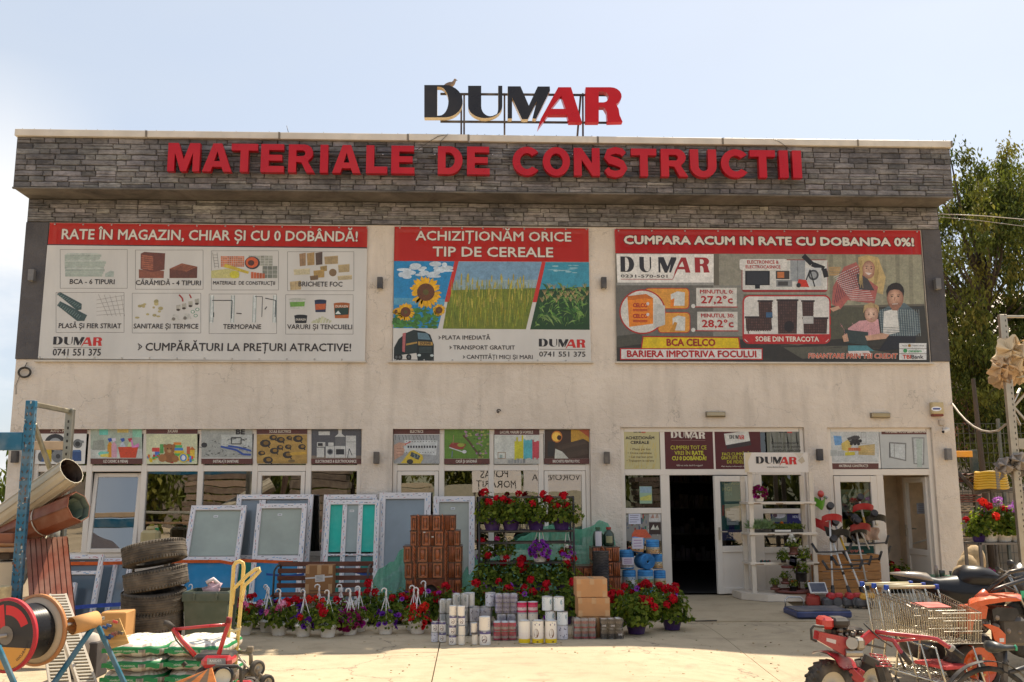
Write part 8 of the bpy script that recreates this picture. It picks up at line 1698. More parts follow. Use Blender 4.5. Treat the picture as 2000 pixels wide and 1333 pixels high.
m_.cyl(t3(285,1185),t3(262,1160),.02,S(34,32,32));m_.box(t3(705,1320,TYL),t3(760,1240,TYL+.1),S(150,140,130));part(m_,'engine_block',tl_)
s=Print(TYL-.002,(300,1040,.2198));s.rect(475,1120,640,1175,S(150,146,142),0);s.text('RAIDER',500,1132,605,1152,S(228,224,220),2,.05);s.line([(495,1163),(610,1160)],5,S(200,196,190),2);s.build('badge',tl_)
b=MB('painted_steel',S(30,30,32));b.tube([t3(520,1215,TYL-.06),t3(560,1190,TYL-.08),t3(750,1190,TYL-.08),t3(775,1215,TYL-.08),t3(778,1333,TYL-.06)],.013,n=8);part(b,'guard_bar',tl_);c=t3(622,1282,TYL-.1);b=MB('milky',S(200,196,180));b.lathe([(.001,0),(.055,.0),(.06,-.02)],c,(0,1,0),22);b.lathe([(.06,-.01),(.07,-.008),(.07,.05),(.03,.08)],c,(0,1,0),22,S(30,30,32),'plastic');part(b,'headlamp',tl_)
for s_ in(-.2,.2):wheel((tl_.location.x+s_,tl_.location.y+.25,.13),.13,.09,'wheel',tl_,rim_c=RDD,axv=(1,0,0),lug=14)
m_=boxpx((700,1330,860,1420),TYL+.05,.1,RDD);part(m_,'frame',tl_)
p=[at(*cp(x,y),-8.6)for x,y in((120,1360),(560,1360),(515,1205),(430,1240))];r_=thing('striped_board','orange and grey striped board in front of the tiller','board',tuple(p[0]));
for k in range(5):
 f_=lambda a,b_:a+(b_-a);u0,u1=k/5,(k+1)/5;q=[p[0]+(p[1]-p[0])*u0,p[0]+(p[1]-p[0])*u1,p[3]+(p[2]-p[3])*u1,p[3]+(p[2]-p[3])*u0];b=MB('wood',S(206,130,76)if k%2==0 else S(120,108,96));nv=Vector((0,.015,0));b.raw(q+[v+nv for v in q],[(0,1,2,3),(7,6,5,4),(0,4,5,1),(1,5,6,2),(2,6,7,3),(3,7,4,0)]);part(b,'slat',r_)
 # right foreground: red tiller
cq=cr(1540,1080,.23);TY_=-7.2;r3=lambda x,y,Y=TY_:at(*cq(x,y),Y)
rt=thing('garden_tiller','red garden tiller with cream wheel rims beside the shopping carts','tiller',(*r3(400,1100).xy,0));RR=S(172,22,38)
def bq(q,Y,d,col,mat='gloss',b_=.015):a,e=r3(q[0],q[3],Y),r3(q[2],q[1],Y);m_=MB(mat,col);m_.box((a.x,Y,a.z),(e.x,Y+d,e.z),b=b_);return m_
def platepx(pts,Y,d,col,mat='gloss'):
 w=[r3(x,y,Y)for x,y in pts];b=MB(mat,col);k=len(w);f=[Vector((v.x,Y,v.z))for v in w];g=[Vector((v.x,Y+d,v.z))for v in w];ar=sum(f[i].x*f[(i+1)%k].z-f[(i+1)%k].x*f[i].z for i in range(k));o=list(range(k))if ar>0 else list(range(k))[::-1]
 b.raw(f+g,[tuple(o),tuple(i+k for i in o[::-1])]+[(o[i],o[i]+k,o[(i+1)%k]+k,o[(i+1)%k])for i in range(k)]);return b
platepx([(262,672),(500,720),(610,760),(610,860),(470,870),(250,745)],TY_,.12,RR).build('side_panel',rt)
m_=platepx([(323,722),(405,742),(402,776),(322,752)],TY_-.002,.001,S(206,196,190),'print');m_.build('sticker',rt)
bq((297,552,392,655),TY_+.02,.2,S(186,40,36),b_=.025).build('fuel_tank',rt);m_=bq((388,556,528,640),TY_+.02,.2,S(34,30,30),'plastic',.025);m_.box(r3(395,556,TY_+.05),r3(455,545,TY_+.15),S(200,200,196),'plastic');m_.build('air_filter',rt)
m_=bq((370,640,640,710),TY_+.08,.2,S(60,56,54),'metal');r=random.Random(8)
for k in range(16):c=r3(r.uniform(420,640),r.uniform(640,720),TY_+.06);m_.sph(c,r.uniform(.01,.03),jit(S(120,110,100),.5,r),nu=7,nv=5)
m_.build('engine_block',rt);m_=MB('metal',S(176,170,160));m_.cyl(r3(540,770,TY_-.05),r3(540,770,TY_+.1),.05);m_.obox(r3(600,770,TY_),(.08,.1,.1),None,None,None,.02);m_.cyl(r3(480,850,TY_),r3(620,850,TY_),.035);m_.build('gearbox',rt)
f_=lambda u,v:(lambda p,q:p+(q-p)*v)(r3(*[(195,850),(215,838),(262,832),(330,850),(395,900),(430,960),(470,985)][min(6,int(u*6+.5))],TY_-.12),r3(*[(255,832),(330,826),(400,835),(470,862),(545,905),(585,955),(612,975)][min(6,int(u*6+.5))],TY_+.2))
m_=MB('gloss',RR);m_.grid(f_,6,3);m_.grid(lambda u,v:f_(1-u,v)-Vector((0,0,.012)),6,3);m_.build('fender',rt);f2=lambda u,v:f_(u,v)+Vector((.42,.2,0))
wheel(r3(345,1145,TY_+.02),.225,.12,'wheel',rt,S(44,40,36),S(196,184,160),axv=(.35,-1,0),lug=20);wheel(r3(690,1110,TY_+.25),.225,.11,'wheel',rt,S(40,36,32),S(176,166,140),axv=(.35,-1,0),lug=20)
m_=MB('gloss',RR);m_.bar(r3(500,990,TY_+.1),r3(620,1100,TY_+.1),.06,.08);m_.bar(r3(620,990,TY_+.12),r3(560,1110,TY_+.12),.05,.06);m_.bar(r3(620,760),r3(720,680),.06,.07);m_.build('frame',rt)
for ps in([(690,690),(780,720),(890,745),(960,850),(990,890)],[(740,670),(860,685),(1180,720),(1260,735),(1340,790),(1385,815)]):m_=MB('gloss',RR);m_.tube([r3(x,y,TY_-.1*(x>900))for x,y in ps],.018,n=9);m_.build('handlebar',rt)
m_=MB('gloss',RR);m_.tube([r3(890,752),r3(1240,722)],.012,n=7);m_.build('crossbar',rt);m_=MB('rubber',S(30,28,28));m_.tube([r3(960,850,TY_-.1),r3(1035,940,TY_-.1)],.024);m_.tube([r3(935,860,TY_-.12),r3(990,990,TY_-.12)],.011);m_.build('handle_grip',rt);m_=MB('rubber',S(30,28,28));m_.tube([r3(1390,815,TY_-.1),r3(1480,885,TY_-.1)],.022);m_.cyl(r3(1370,800,TY_-.1),r3(1395,820,TY_-.1),.03,S(150,146,140));m_.build('handle_grip',rt)
m_=MB('rubber',(.02,.02,.02));m_.tube([r3(640,600),r3(700,660,TY_-.05),r3(790,740,TY_-.06),r3(880,800,TY_-.06)],.007,n=5);m_.tube([r3(620,770),r3(740,795,TY_-.05),r3(815,812,TY_-.05)],.009,n=5);m_.build('cable',rt)
m_=MB('painted_steel',S(28,28,30));m_.tube([r3(300,630,TY_-.05),r3(215,620,TY_-.05),r3(192,650,TY_-.05),r3(196,735,TY_-.05),r3(240,750,TY_-.05)],.012);m_.build('bumper',rt);m_=MB('gloss',RR)
for k in range(5):m_.tube([r3(690+k*32,855+k*4,TY_+.05),r3(750+k*32,965,TY_-.06)],.006,n=4);m_.tube([r3(690+k*14,858+k*26,TY_-.0-k*.015),r3(800+k*18,870+k*24,TY_-.0-k*.015)],.006,n=4)
m_.build('wire_guard',rt);m_=MB('plastic',S(30,30,32));m_.bar(r3(640,890,TY_),r3(760,950,TY_-.02),.07,.07);m_.bar(r3(760,950,TY_),r3(800,1100,TY_),.05,.06);m_.build('belt_cover',rt)
# nested shopping carts
def cart(a,d,label,seat):
 """a: left end of the handle on the ground plan, d: pushing direction"""
 d=Vector(d).normalized();s_=Vector((-d.y,d.x,0));s_=s_ if s_.x>0 else-s_;o=Vector(a);r_=thing('shopping_cart',label,'shopping cart',(*(o+s_*.26+d*.5).xy,0),'nested shopping carts')
 CH=S(196,190,176);W0,W1,L=.52,.38,.82
 def pt(u,v,z):w=W0+(W1-W0)*u;return o+s_*(.26+(v-.5)*w)+d*(u*L)+Vector((0,0,z))
 top=lambda u:.93-.10*u;bot=lambda u:.52+.04*u
 b=MB('chrome',CH);W_=.0028;n=4
 for v in(0,1):
  for k in range(23):u=k/22;b.tube([pt(u,v,top(u)),pt(u*.96+.02,v*.9+.05,bot(u))],W_,n=n,caps=False)
  for t in(0,.3,.62,1):b.tube([pt(u/6,v*(1-.1*(1-t))+.05*(1-t),bot(u/6)+(top(u/6)-bot(u/6))*t)for u in range(7)],W_*(2 if t==1 else 1.2),n=5,caps=False)
 for k in range(15):v=k/14;b.tube([pt(1,v,top(1)),pt(.98,v*.9+.05,bot(1)),pt(0,v*.9+.05,bot(0))],W_,n=n,caps=False)
 for t in(0,.4,.75,1):b.tube([pt(1,v/2,bot(1)+(top(1)-bot(1))*t)for v in range(3)],W_*(2 if t==1 else 1.2),n=5,caps=False)
 for k in range(9):u=k/8;b.tube([pt(u,.05,bot(u)),pt(u,.95,bot(u))],W_,n=n,caps=False)
 for k in range(13):v=k/12;b.tube([pt(.0,v,top(0)),pt(.16,v*.9+.05,.66)],W_,n=n,caps=False)
 b.build('basket',r_)
 b=MB('chrome',CH);
 for v in(0,1):b.tube([pt(-.06,v,.98),pt(0,v,.92),pt(.12,v,.5),pt(.02,v,.2),pt(.0,v,.13)],.011,n=7);b.tube([pt(.12,v,.5),pt(.8,v*.9+.05,.5),pt(1.0,v,.14)],.01,n=7);b.tube([pt(0,v,.2),pt(1,v,.2)],.01,n=7)
 for k in range(7):b.tube([pt(k/6,0,.2),pt(k/6,1,.2)],.005,n=5)
 for k in range(8):b.tube([pt(0,k/7,.205),pt(1,k/7,.205)],.003,n=4)
 b.build('frame',r_)
 b=MB('plastic',S(206,190,150));b.tube([pt(-.07,-.0,.985),pt(-.07,1.,.985)],.017,n=9);b.build('handle',r_);b=MB('plastic',S(24,74,170))
 for v in(-.04,.97):b.bar(pt(-.07,v,.985),pt(-.07,v+.07,.985),.045,.05)
 b.build('end_cap',r_)
 if seat:b=MB('plastic',S(200,70,60));b.raw([pt(.2,.2,.86),pt(.2,.8,.86),pt(.52,.8,.84),pt(.52,.2,.84)],[(0,3,2,1)]);b.raw([pt(.2,.2,.855),pt(.2,.8,.855),pt(.52,.8,.835),pt(.52,.2,.835)],[(0,1,2,3)]);b.build('seat_flap',r_)
 for u in(.0,1.):
  for v in(0,1):c=pt(u,v,.065);wheel(c,.062,.03,'wheel',r_,S(60,58,58),S(170,166,160),axv=s_)
a=at(1738,1150,-5.95);dd=Vector((.06,-1,0)).normalized();a=Vector((a.x,a.y,-.255))
for k,la in enumerate(('shopping cart nearest the camera with red seat flap, front of the nested three','middle shopping cart of the nested three','rearmost shopping cart of the nested three')):cart(a-dd*.2*k-Vector((.03*k,0,0)),dd,la,k==0)
b=MB('print',S(196,60,60));o=a+dd*.5+Vector((.2,0,.33));b.obox(o,(.28,.4,.03),Matrix.Rotation(.3,3,'Z'));solo(b,'leaflet_stack','red printed leaflets lying in the shopping carts','leaflets')
# black motorcycle
MY=-5.1;c8=cr(1780,1080,.1898);m3=lambda x,y,Y=MY:at(*c8(x,y),Y);mo=thing('motorcycle','black sports motorcycle with grey seat, half hidden behind the carts','motorcycle',(*m3(600,500).xy,0))
def loft(rows,col,mat,name,par,n=14):
 b=MB(mat,col);vs=[Vector(c)+Vector((wx_*math.cos(6.283*j/n)*.0,wy*math.cos(6.283*j/n),wz*math.sin(6.283*j/n)))for c,wx_,wy,wz in rows for j in range(n)];k=len(rows)
 b.raw(vs,[(i*n+j,(i+1)*n+j,(i+1)*n+(j+1)%n,i*n+(j+1)%n)for i in range(k-1)for j in range(n)]+[tuple(range(n)),tuple((k-1)*n+j for j in range(n-1,-1,-1))],None,None,True);return b.build(name,par)
loft([(m3(440,300),0,.05,.03),(m3(480,262),0,.13,.1),(m3(560,250),0,.16,.13),(m3(680,252),0,.17,.13),(m3(800,262),0,.15,.11),(m3(890,280),0,.1,.06),(m3(930,290),0,.04,.03)],S(26,24,26),'signface','fuel_tank',mo)
loft([(m3(-215,212),0,.03,.012),(m3(-60,225),0,.09,.035),(m3(60,240),0,.12,.05),(m3(150,262),0,.11,.06),(m3(215,312),0,.09,.03)],S(150,140,128),'gloss','tail_cowl',mo);loft([(m3(190,318),0,.08,.02),(m3(300,330),0,.13,.03),(m3(420,345),0,.12,.03),(m3(495,352),0,.06,.012)],S(112,104,98),'rubber','seat',mo)
loft([(m3(-180,235),0,.02,.02),(m3(60,290),0,.1,.08),(m3(260,390),0,.15,.14),(m3(480,420),0,.17,.2),(m3(680,430),0,.17,.2),(m3(900,420),0,.14,.16)],S(22,22,25),'signface','fairing',mo)
m_=MB('metal',S(52,50,50));m_.obox(m3(520,640),(.5,.3,.36),None,None,None,.05);m_.cyl(m3(640,640,MY-.2),m3(640,640,MY-.14),.11,S(90,86,80));m_.build('engine',mo);wheel((m3(120,700).x,MY,.2),.31,.16,'wheel',mo,rim_c=S(44,44,46),axv=(0,1,0));wheel((m3(1180,700).x,MY,.2),.31,.13,'wheel',mo,rim_c=S(44,44,46),axv=(0,1,0))
m_=MB('chrome',S(160,156,150))
for y_ in(-.1,.1):m_.tube([m3(980,190,MY+y_),(m3(1180,700).x,MY+y_,.31)],.024,n=9)
m_.build('fork',mo);m_=MB('metal',S(120,112,104));m_.tube([m3(900,170,MY-.32),m3(960,195,MY-.12),m3(1000,200),m3(960,195,MY+.12),m3(900,170,MY+.32)],.013,n=8);m_.build('handlebar',mo)
m_=MB('rubber',(.02,.02,.02));m_.tube([m3(880,160,MY-.36),m3(920,180,MY-.26)],.02);m_.build('handle_grip',mo);loft([(m3(1000,300),0,.12,.1),(m3(1120,380),0,.19,.3),(m3(1240,470),0,.16,.26),(m3(1330,500),0,.08,.1)],S(24,24,28),'gloss','front_fairing',mo)
m_=MB('metal',S(120,110,100));m_.tube([m3(480,700,MY-.2),m3(300,760,MY-.22),m3(60,640,MY-.24),m3(-80,560,MY-.24)],[.025,.03,.05,.05],n=10);m_.build('exhaust',mo)
for a_,e_ in((430,600),(600,430),(600,780),(780,600)):m_=MB('painted_steel',S(70,66,64));m_.tube([m3(a_,520 if a_!=600 else 700,MY-.19),m3(e_,700 if a_!=600 else 520,MY-.19)],.014);m_.build('frame_tube',mo)
for s_ in(-.3,.3):m_=MB('plastic',S(30,30,32));m_.tube([m3(1040,250,MY+s_*.5),m3(1020,130,MY+s_)],.008);m_.sph(m3(1020,110,MY+s_),(.03,.06,.04));m_.build('mirror',mo)
m_=MB('chrome',S(190,186,180));m_.cyl(m3(680,232),m3(680,218),.04);m_.build('tank_cap',mo);m_=MB('rubber',(.02,.02,.02));m_.tube([m3(900,200,MY-.2),m3(960,300,MY-.2),m3(900,420,MY-.19),m3(760,560,MY-.19)],.008);m_.build('cable',mo)
b=MB('print',S(70,190,140));
for k in range(3):p=m3(1122+k*13,392,MY-.21);b.raw([p,p+Vector((.012,0,0)),p+Vector((.014,0,-.09+.02*(k==1))),p+Vector((.006,0,-.1+.02*(k==1)))],[(3,2,1,0)])
b.build('claw_mark',mo)
# orange tiller
OY=-6.3;o3=lambda x,y,Y=OY:at(*c8(x,y),Y);ot=thing('garden_tiller','large orange garden tiller with orange rims at the right edge','tiller',(*o3(750,1000).xy,0));OR=S(214,84,24)
top_=[(585,560),(600,530),(680,500),(800,475),(960,462),(1080,465),(1135,490)];und=[(620,640),(700,560),(760,540),(800,530),(960,505),(1070,500),(1135,495)]
b=MB('gloss',OR);pick=lambda l,u:(lambda i,t:(l[i][0]*(1-t)+l[min(6,i+1)][0]*t,l[i][1]*(1-t)+l[min(6,i+1)][1]*t))(min(6,int(u*6)),u*6-int(u*6))
b.grid(lambda u,v:o3(*pick(top_,u),OY-.13+.36*v)+Vector((0,0,.05*math.sin(math.pi*v))),18,8);b.grid(lambda u,v:(lambda p,q:Vector((p.x+(q.x-p.x)*v,OY-.13,p.z+(q.z-p.z)*v)))(o3(*pick(top_,u),OY-.13),o3(*pick(und,u),OY-.13)),18,2);b.build('hood',ot)
def pl8(pts,Y,d,col,mat='gloss'):
 f=[o3(x,y,Y)for x,y in pts];k=len(f);b=MB(mat,col);g=[v+Vector((0,d,0))for v in f];ar=sum(f[i].x*f[(i+1)%k].z-f[(i+1)%k].x*f[i].z for i in range(k));o=list(range(k))if ar>0 else list(range(k))[::-1]
 b.raw(f+g,[tuple(o),tuple(i+k for i in o[::-1])]+[(o[i],o[i]+k,o[(i+1)%k]+k,o[(i+1)%k])for i in range(k)]);return b
pl8([(590,560),(760,540),(790,560),(770,680),(650,690),(610,900),(560,910)],OY-.1,.2,OR).build('side_panel',ot);pl8([(740,740),(800,735),(900,770),(970,840),(970,940),(880,940),(850,880),(830,800)],OY-.14,.02,OR).build('chain_cover',ot)
m_=pl8([(908,880),(955,880),(955,920),(908,920)],OY-.142,.001,S(216,210,206),'print');m_.build('sticker',ot);pl8([(830,585),(880,560),(1080,570),(1110,630),(1060,700),(850,705)],OY-.12,.22,S(26,24,26),'plastic').build('air_filter',ot)
m_=MB('plastic',S(58,52,48));r=random.Random(12);m_.obox(o3(1000,800),(.26,.22,.26),None,None,None,.03)
for k in range(22):m_.sph(o3(r.uniform(720,1120),r.uniform(660,900),OY-.1),r.uniform(.012,.04),jit(S(110,96,84),.5,r),nu=7,nv=5)
m_.build('engine_block',ot);c=o3(665,1160,OY-.1);wheel(c,.285,.15,'wheel',ot,S(36,32,30),OR,axv=(.1,-1,0),lug=18);b=MB('rubber',(.02,.02,.02));b.cyl(c+Vector((0,-.09,0)),c+Vector((0,-.11,0)),.04);b.build('hub',ot)
b=MB('gloss',S(216,180,90))
for k in range(6):t=k*1.047;b.cyl(c+Vector((math.cos(t)*.085,-.06,math.sin(t)*.085)),c+Vector((math.cos(t)*.085,-.07,math.sin(t)*.085)),.01)
b.build('wheel_bolt',ot);wheel(c+Vector((.1,.55,0)),.27,.15,'wheel',ot,S(36,32,30),OR,axv=(.1,-1,0),lug=18)
fo=[(440,985),(490,960),(560,930),(640,920),(745,935)];b=MB('gloss',OR);b.grid(lambda u,v:o3(*(lambda i,t:(fo[i][0]*(1-t)+fo[min(4,i+1)][0]*t,fo[i][1]*(1-t)+fo[min(4,i+1)][1]*t))(min(4,int(u*4)),u*4-int(u*4)),OY-.25+.3*v),16,3);b.grid(lambda u,v:o3(*(lambda i,t:(fo[i][0]*(1-t)+fo[min(4,i+1)][0]*t,fo[i][1]*(1-t)+fo[min(4,i+1)][1]*t))(min(4,int((1-u)*4)),(1-u)*4-int((1-u)*4)),OY-.25+.3*v)-Vector((0,0,.012)),16,3);b.build('fender',ot)
b=MB('gloss',OR);b.tube([o3(690,480),o3(770,410)],.045,n=10);b.build('handlebar_socket',ot);b=MB('metal',S(60,56,56));b.tube([o3(760,420),o3(880,310),o3(1010,200),o3(1160,170)],.02,n=9);b.tube([o3(760,420,OY+.1),o3(940,350,OY+.2),o3(1160,280,OY+.3)],.02,n=9);b.build('handlebar',ot)
b=MB('rubber',(.018,.018,.02));b.tube([o3(830,320),o3(980,230,OY-.05),o3(1060,260,OY-.06),o3(1140,230)],.008,n=5);b.tube([o3(960,340),o3(1060,390),o3(1090,460)],.012,n=6);b.build('cable',ot);b=MB('painted_steel',S(30,28,28));b.tube([o3(700,1050,OY-.2),o3(720,1180,OY-.2),o3(715,1320,OY-.2)],.02);b.bar(o3(790,1000),o3(830,1330),.05,.1);b.build('leg',ot)
# bicycle at the right edge
BY_=-8.25;k3=lambda x,y,Y=BY_:at(*c8(x,y),Y);bk=thing('bicycle','bicycle with black and green saddle at the lower right corner','bicycle',(*k3(960,1330).xy,0))
loft([(k3(772,975),0,.02,.02),(k3(800,965),0,.085,.045),(k3(880,970),0,.08,.038),(k3(960,978),0,.035,.022),(k3(1050,975),0,.022,.018),(k3(1085,988),0,.012,.012)],S(40,44,44),'plastic','saddle',bk)
b=MB('plastic',S(60,170,130));b.tube([k3(1062,952,BY_-.012),k3(1080,975,BY_-.016),k3(1078,1005,BY_-.012)],.01,n=6);b.build('saddle_trim',bk);b=MB('painted_steel',S(30,32,40));b.tube([k3(965,1000),k3(965,1340)],.016,n=9);b.bar(k3(965,1120),k3(960,1420),.035,.035);b.tube([k3(965,1250),k3(1180,1180)],.018);b.build('frame',bk)
cw_=k3(830,1660);b=MB('rubber',S(36,34,32));b.tube([cw_+Vector((.33*math.cos(t*.2618),0,.33*math.sin(t*.2618)))for t in range(24)],.02,n=8,closed=True);b.build('tyre',bk);b=MB('painted_steel',S(40,40,42));b.grid(lambda u,v:cw_+Vector((.385*math.cos(.6+u*2.1),-.03+.06*v,.385*math.sin(.6+u*2.1))),16,2);b.grid(lambda u,v:cw_+Vector((.382*math.cos(.6+u*2.1),.03-.06*v,.382*math.sin(.6+u*2.1))),16,2);b.build('mudguard',bk)
b=MB('chrome',S(150,146,140))
for t in range(20):b.tube([cw_,cw_+Vector((.32*math.cos(t*.314),0,.32*math.sin(t*.314)))],.0016,n=4)
b.build('spokes',bk)
# green table with cups
c=at(1838,1128,-1.35);tb=thing('garden_table','round green plastic table with cups beside the right corner of the shop','table',(c.x,c.y,0));b=MB('plastic',S(8,106,74));b.lathe([(.001,-.03),(.4,-.03),(.45,-.04),(.46,.0),(.44,.006),(.001,.004)],c,n=32);b.build('table_top',tb)
for k in range(4):a_=.6+k*1.57;b=MB('plastic',S(206,204,200));b.bar((c.x+.26*math.cos(a_),c.y+.26*math.sin(a_),c.z-.03),(c.x+.36*math.cos(a_),c.y+.36*math.sin(a_),0),.05,.05);b.build('leg',tb)
for px,h_,r0,col,la,nm in((1840,.1,.042,S(60,58,60),'dark coffee cup beside the bottle on the green table','cup'),(1860,.09,.042,S(70,66,66),'dark cup at the right on the green table','cup'),(1829,.17,.03,S(150,130,118),'small glass bottle on the green table','bottle')):
 x=at(px,1120,-1.4).x;b=MB('gloss',col);b.lathe([(.001,0),(r0*.8,0),(r0,h_*.6),(r0*.6 if nm=='bottle' else r0*1.05,h_),(.001,h_*.97)],(x,-1.4,c.z+.007));solo(b,nm,la,nm)
 # flower rack and stores along the right side
PX=-2.3;q3=lambda x,y,Y=PX:at(1840+x*.18,870+y*.18,Y);fr=thing('plant_rack','grey metal rack of sunlit flower pots at the right corner','plant rack',(*q3(600,1060).xy,0));zs_=q3(600,1056).z;xl_=q3(395,1060).x
for z in(zs_,zs_-.55):
 b=MB('painted_steel',S(110,104,100));b.box((xl_,PX-.02,z-.03),(xl_+1.6,PX+.42,z));b.build('shelf',fr)
for dx in(0,1.55):
 for dy in(0,.4):b=MB('painted_steel',S(96,90,88));b.box((xl_+dx,PX+dy-.02,0),(xl_+dx+.04,PX+dy+.02,zs_+(.0 if dx==0 else.6)));b.build('post',fr)
for px,fl,tr,la,hg,sc_ in((590,[('red',5),('salmon',2)],[],'bright red geranium in a white pot at the left of the sunlit rack',False,1.2),(745,[('lilac',5)],[],'white hanging pot of lilac flowers on the sunlit rack',.9,1.2),(890,[('lilac',6),('red',2)],[],'white pot of lilac and red flowers at the right edge of the frame',False,1.05),(470,[('red',2)],[],'leafy geranium trailing over the left end of the sunlit rack',False,.8)):
 plant((q3(px,1056).x,PX+.17,zs_+.002),la,'white' if px>500 else 'purple','hero',fl,tr,hanger=hg,sc=sc_,group='sunlit pots on the right rack',name='hanging_pot' if hg else 'potted_plant')
plant((q3(530,1250).x,PX+.1,zs_-.549),'small magenta petunia on the lower shelf of the sunlit rack','black','pet',[],[('magenta',9)],sc=.7)
b=MB('cloth',S(190,164,126))
for k in range(3):p=q3(320+k*70,1280-k*60,-1.7);b.sph((p.x,-1.5+k*.1,.3+k*.14),(.2,.16,.34),nu=12,nv=8,rot=Matrix.Rotation(.3*(k-1),3,'Y'))
solo(b,'sack_heap','pale sacks heaped behind the sunlit flower rack','sacks')
def stack(x0,x1,yt,yb,Y,d,n,cols,name,label,wav=True):
 p,q=q3(x0,yt,Y),q3(x1,yb,Y);r_=thing(name,label,'stack',((p.x+q.x)/2,Y,q.z));h=(p.z-q.z)/n;r=random.Random(int(yt))
 for k in range(n):
  b=MB('painted_steel',jit(r.choice(cols),.15,r));z=q.z+k*h;e=r.uniform(-.06,.06)
  f=lambda u,v,s_=0:Vector((p.x-.5+(q.x+e-p.x+.5)*u,Y+d*v,z+h*.25+(h*.22*math.sin(u*38)if wav else 0)+s_));b.grid(lambda u,v:f(u,v,h*.3),30,1);b.grid(lambda u,v:f(1-u,v),30,1);b.grid(lambda u,v:f(u,0,h*.3*v),30,1);b.grid(lambda u,v:f(1,u,h*.3*v),1,1);b.build('sheet',r_)
TIL=[S(120,64,54),S(176,160,140),S(98,54,48),S(196,180,156)]
stack(180,400,300,400,.6,1.4,4,TIL,'roof_sheet_stack','stack of cream and brown roof sheets on the upper rack at the right corner');stack(180,410,530,620,.6,1.4,4,[S(120,50,44),S(150,96,84),S(96,48,44)],'roof_sheet_stack','stack of red brown roof sheets on the middle rack at the right corner');stack(190,330,650,740,.6,1.4,4,TIL,'roof_sheet_stack','stack of mixed cream sheets below the red brown ones');stack(215,395,940,1180,.5,1.4,6,[S(176,156,130),S(160,140,118),S(150,128,104)],'board_stack','stack of tan boards behind the sunlit flower rack',False)
sh=thing('sheet_rack','dark steel rack with sloping arms holding roof sheets beyond the corner','rack',(*q3(300,700,.5).xy,0));b=MB('painted_steel',S(44,40,42));b.bar(q3(165,290,.5),q3(370,510,.5),.05,.06);b.build('arm',sh);b=MB('painted_steel',S(60,56,56));b.bar(q3(330,505,.5),q3(900,470,.5),.06,.07);b.bar(q3(340,520,.5),q3(640,455,.1),.05,.05);b.build('beam',sh);p=q3(525,490,.5);b=MB('painted_steel',S(50,46,46));b.box((p.x-.02,.45,0),(p.x+.02,.5,p.z));b.build('post',sh)
p,e=q3(150,95,1.),q3(325,95,1.);b=MB('painted_steel',S(236,160,20));b.bar(p-Vector((.4,0,0)),e,.05,.11);o=solo(b,'barrier_beam','bright yellow beam ending at a dark green post','beam');p=q3(345,50,1.);b=MB('painted_steel',S(22,44,42));b.bar((p.x,1.03,0),(p.x,1.03,p.z),.12,.08,up=(0,1,0));solo(b,'rack_post','dark green steel post holding the yellow beam','post')
p=q3(530,385,.3);b=MB('plastic',S(196,156,34))
for k in range(7):b.tube([(p.x+(.27-.006*k)*math.cos(t*.3),.3+.2*math.sin(t*.3),p.z-.12+k*.042+.01*math.sin(t))for t in range(21)],.023,n=7,closed=True)
b.bar((p.x,.09,p.z-.14),(p.x,.09,p.z+.16),.06,.02,S(110,104,100));solo(b,'hose_coil','coil of yellow hose lying on the dark rack','hose')
GY=-3.4;g3=lambda x,y,Y=GY:at(x,y,Y);tr_=thing('storage_rack','tall galvanised storage rack with torn wrapped rolls at the right edge','storage rack',(*g3(1970,1000).xy,0));t0=g3(1957,615);GL=S(176,166,150)
for dx,dy in((0,0),(2.7,0)):
 b=MB('metal',GL);b.bar((t0.x+dx,GY+dy,0),(t0.x+dx,GY+dy,t0.z),.1,.07,up=(0,1,0))
 for k in range(54):b.obox((t0.x+dx+.02,GY+dy-.036,.05+k*.075),(.012,.003,.028),None,(.04,.04,.04))
 b.build('upright',tr_)
for y0,y1 in((617,621),(716,738),(857,878)):z1_,z0_=g3(1980,y0).z,g3(1980,y1).z;b=MB('metal',GL);b.box((t0.x+.05,GY-.03,z0_),(t0.x+2.7,GY+.03,z1_));b.build('beam',tr_)
for y0,y1 in((800,760),(790,830)):b=MB('metal',GL);b.bar(g3(1972,y0),g3(1972,y1,GY+1.1)+Vector((.15,0,0)),.03,.03);b.bar(g3(1972,y0)+Vector((.02,0,.0)),g3(2010,y1),.03,.03);b.build('brace',tr_)
def bundle(x,y,rad,L,label,seed,col=S(206,184,150)):
 p=g3(x,y,GY-.15);r=random.Random(seed);b=MB('paper',col);b.grid(lambda u,v:Vector((p.x+.56*L*(v-.1)+rad*(1+.13*math.sin(u*31+v*9+seed)+.09*math.sin(u*57+seed*v*5))*math.cos(u*6.283)*(1 if v>.02 else.05),p.y+L*(v-.1)+.05*math.sin(u*25),p.z+rad*(1+.13*math.sin(u*37+v*7)+.08*math.sin(u*61+v*13))*math.sin(u*6.283)*(1 if v>.02 else.05))),40,14,smooth=False)
 for k in range(9):a_=r.uniform(0,6.283);o=p+Vector((rad*math.cos(a_),-L*.1,rad*math.sin(a_)));b.raw([o,o+Vector((r.uniform(-.1,.1),-.05,r.uniform(-.14,.02))),o+Vector((r.uniform(-.08,.12),.1,r.uniform(-.1,.06)))],[(0,1,2),(2,1,0)],jit(col,.2,r))
 solo(b,'wrapped_roll',label,'wrapped roll','torn wrapped rolls on the tall rack')
bundle(1972,688,.2,1.1,'cream wrapped roll on top of the pile on the tall rack',1);bundle(1994,702,.2,1.2,'cream wrapped roll at the right of the pile on the tall rack',2);bundle(1952,722,.14,1.2,'small torn roll at the lower left of the pile',3,S(190,160,124));bundle(1966,716,.16,1.2,'torn cream roll at the bottom of the pile',4,S(196,166,130))
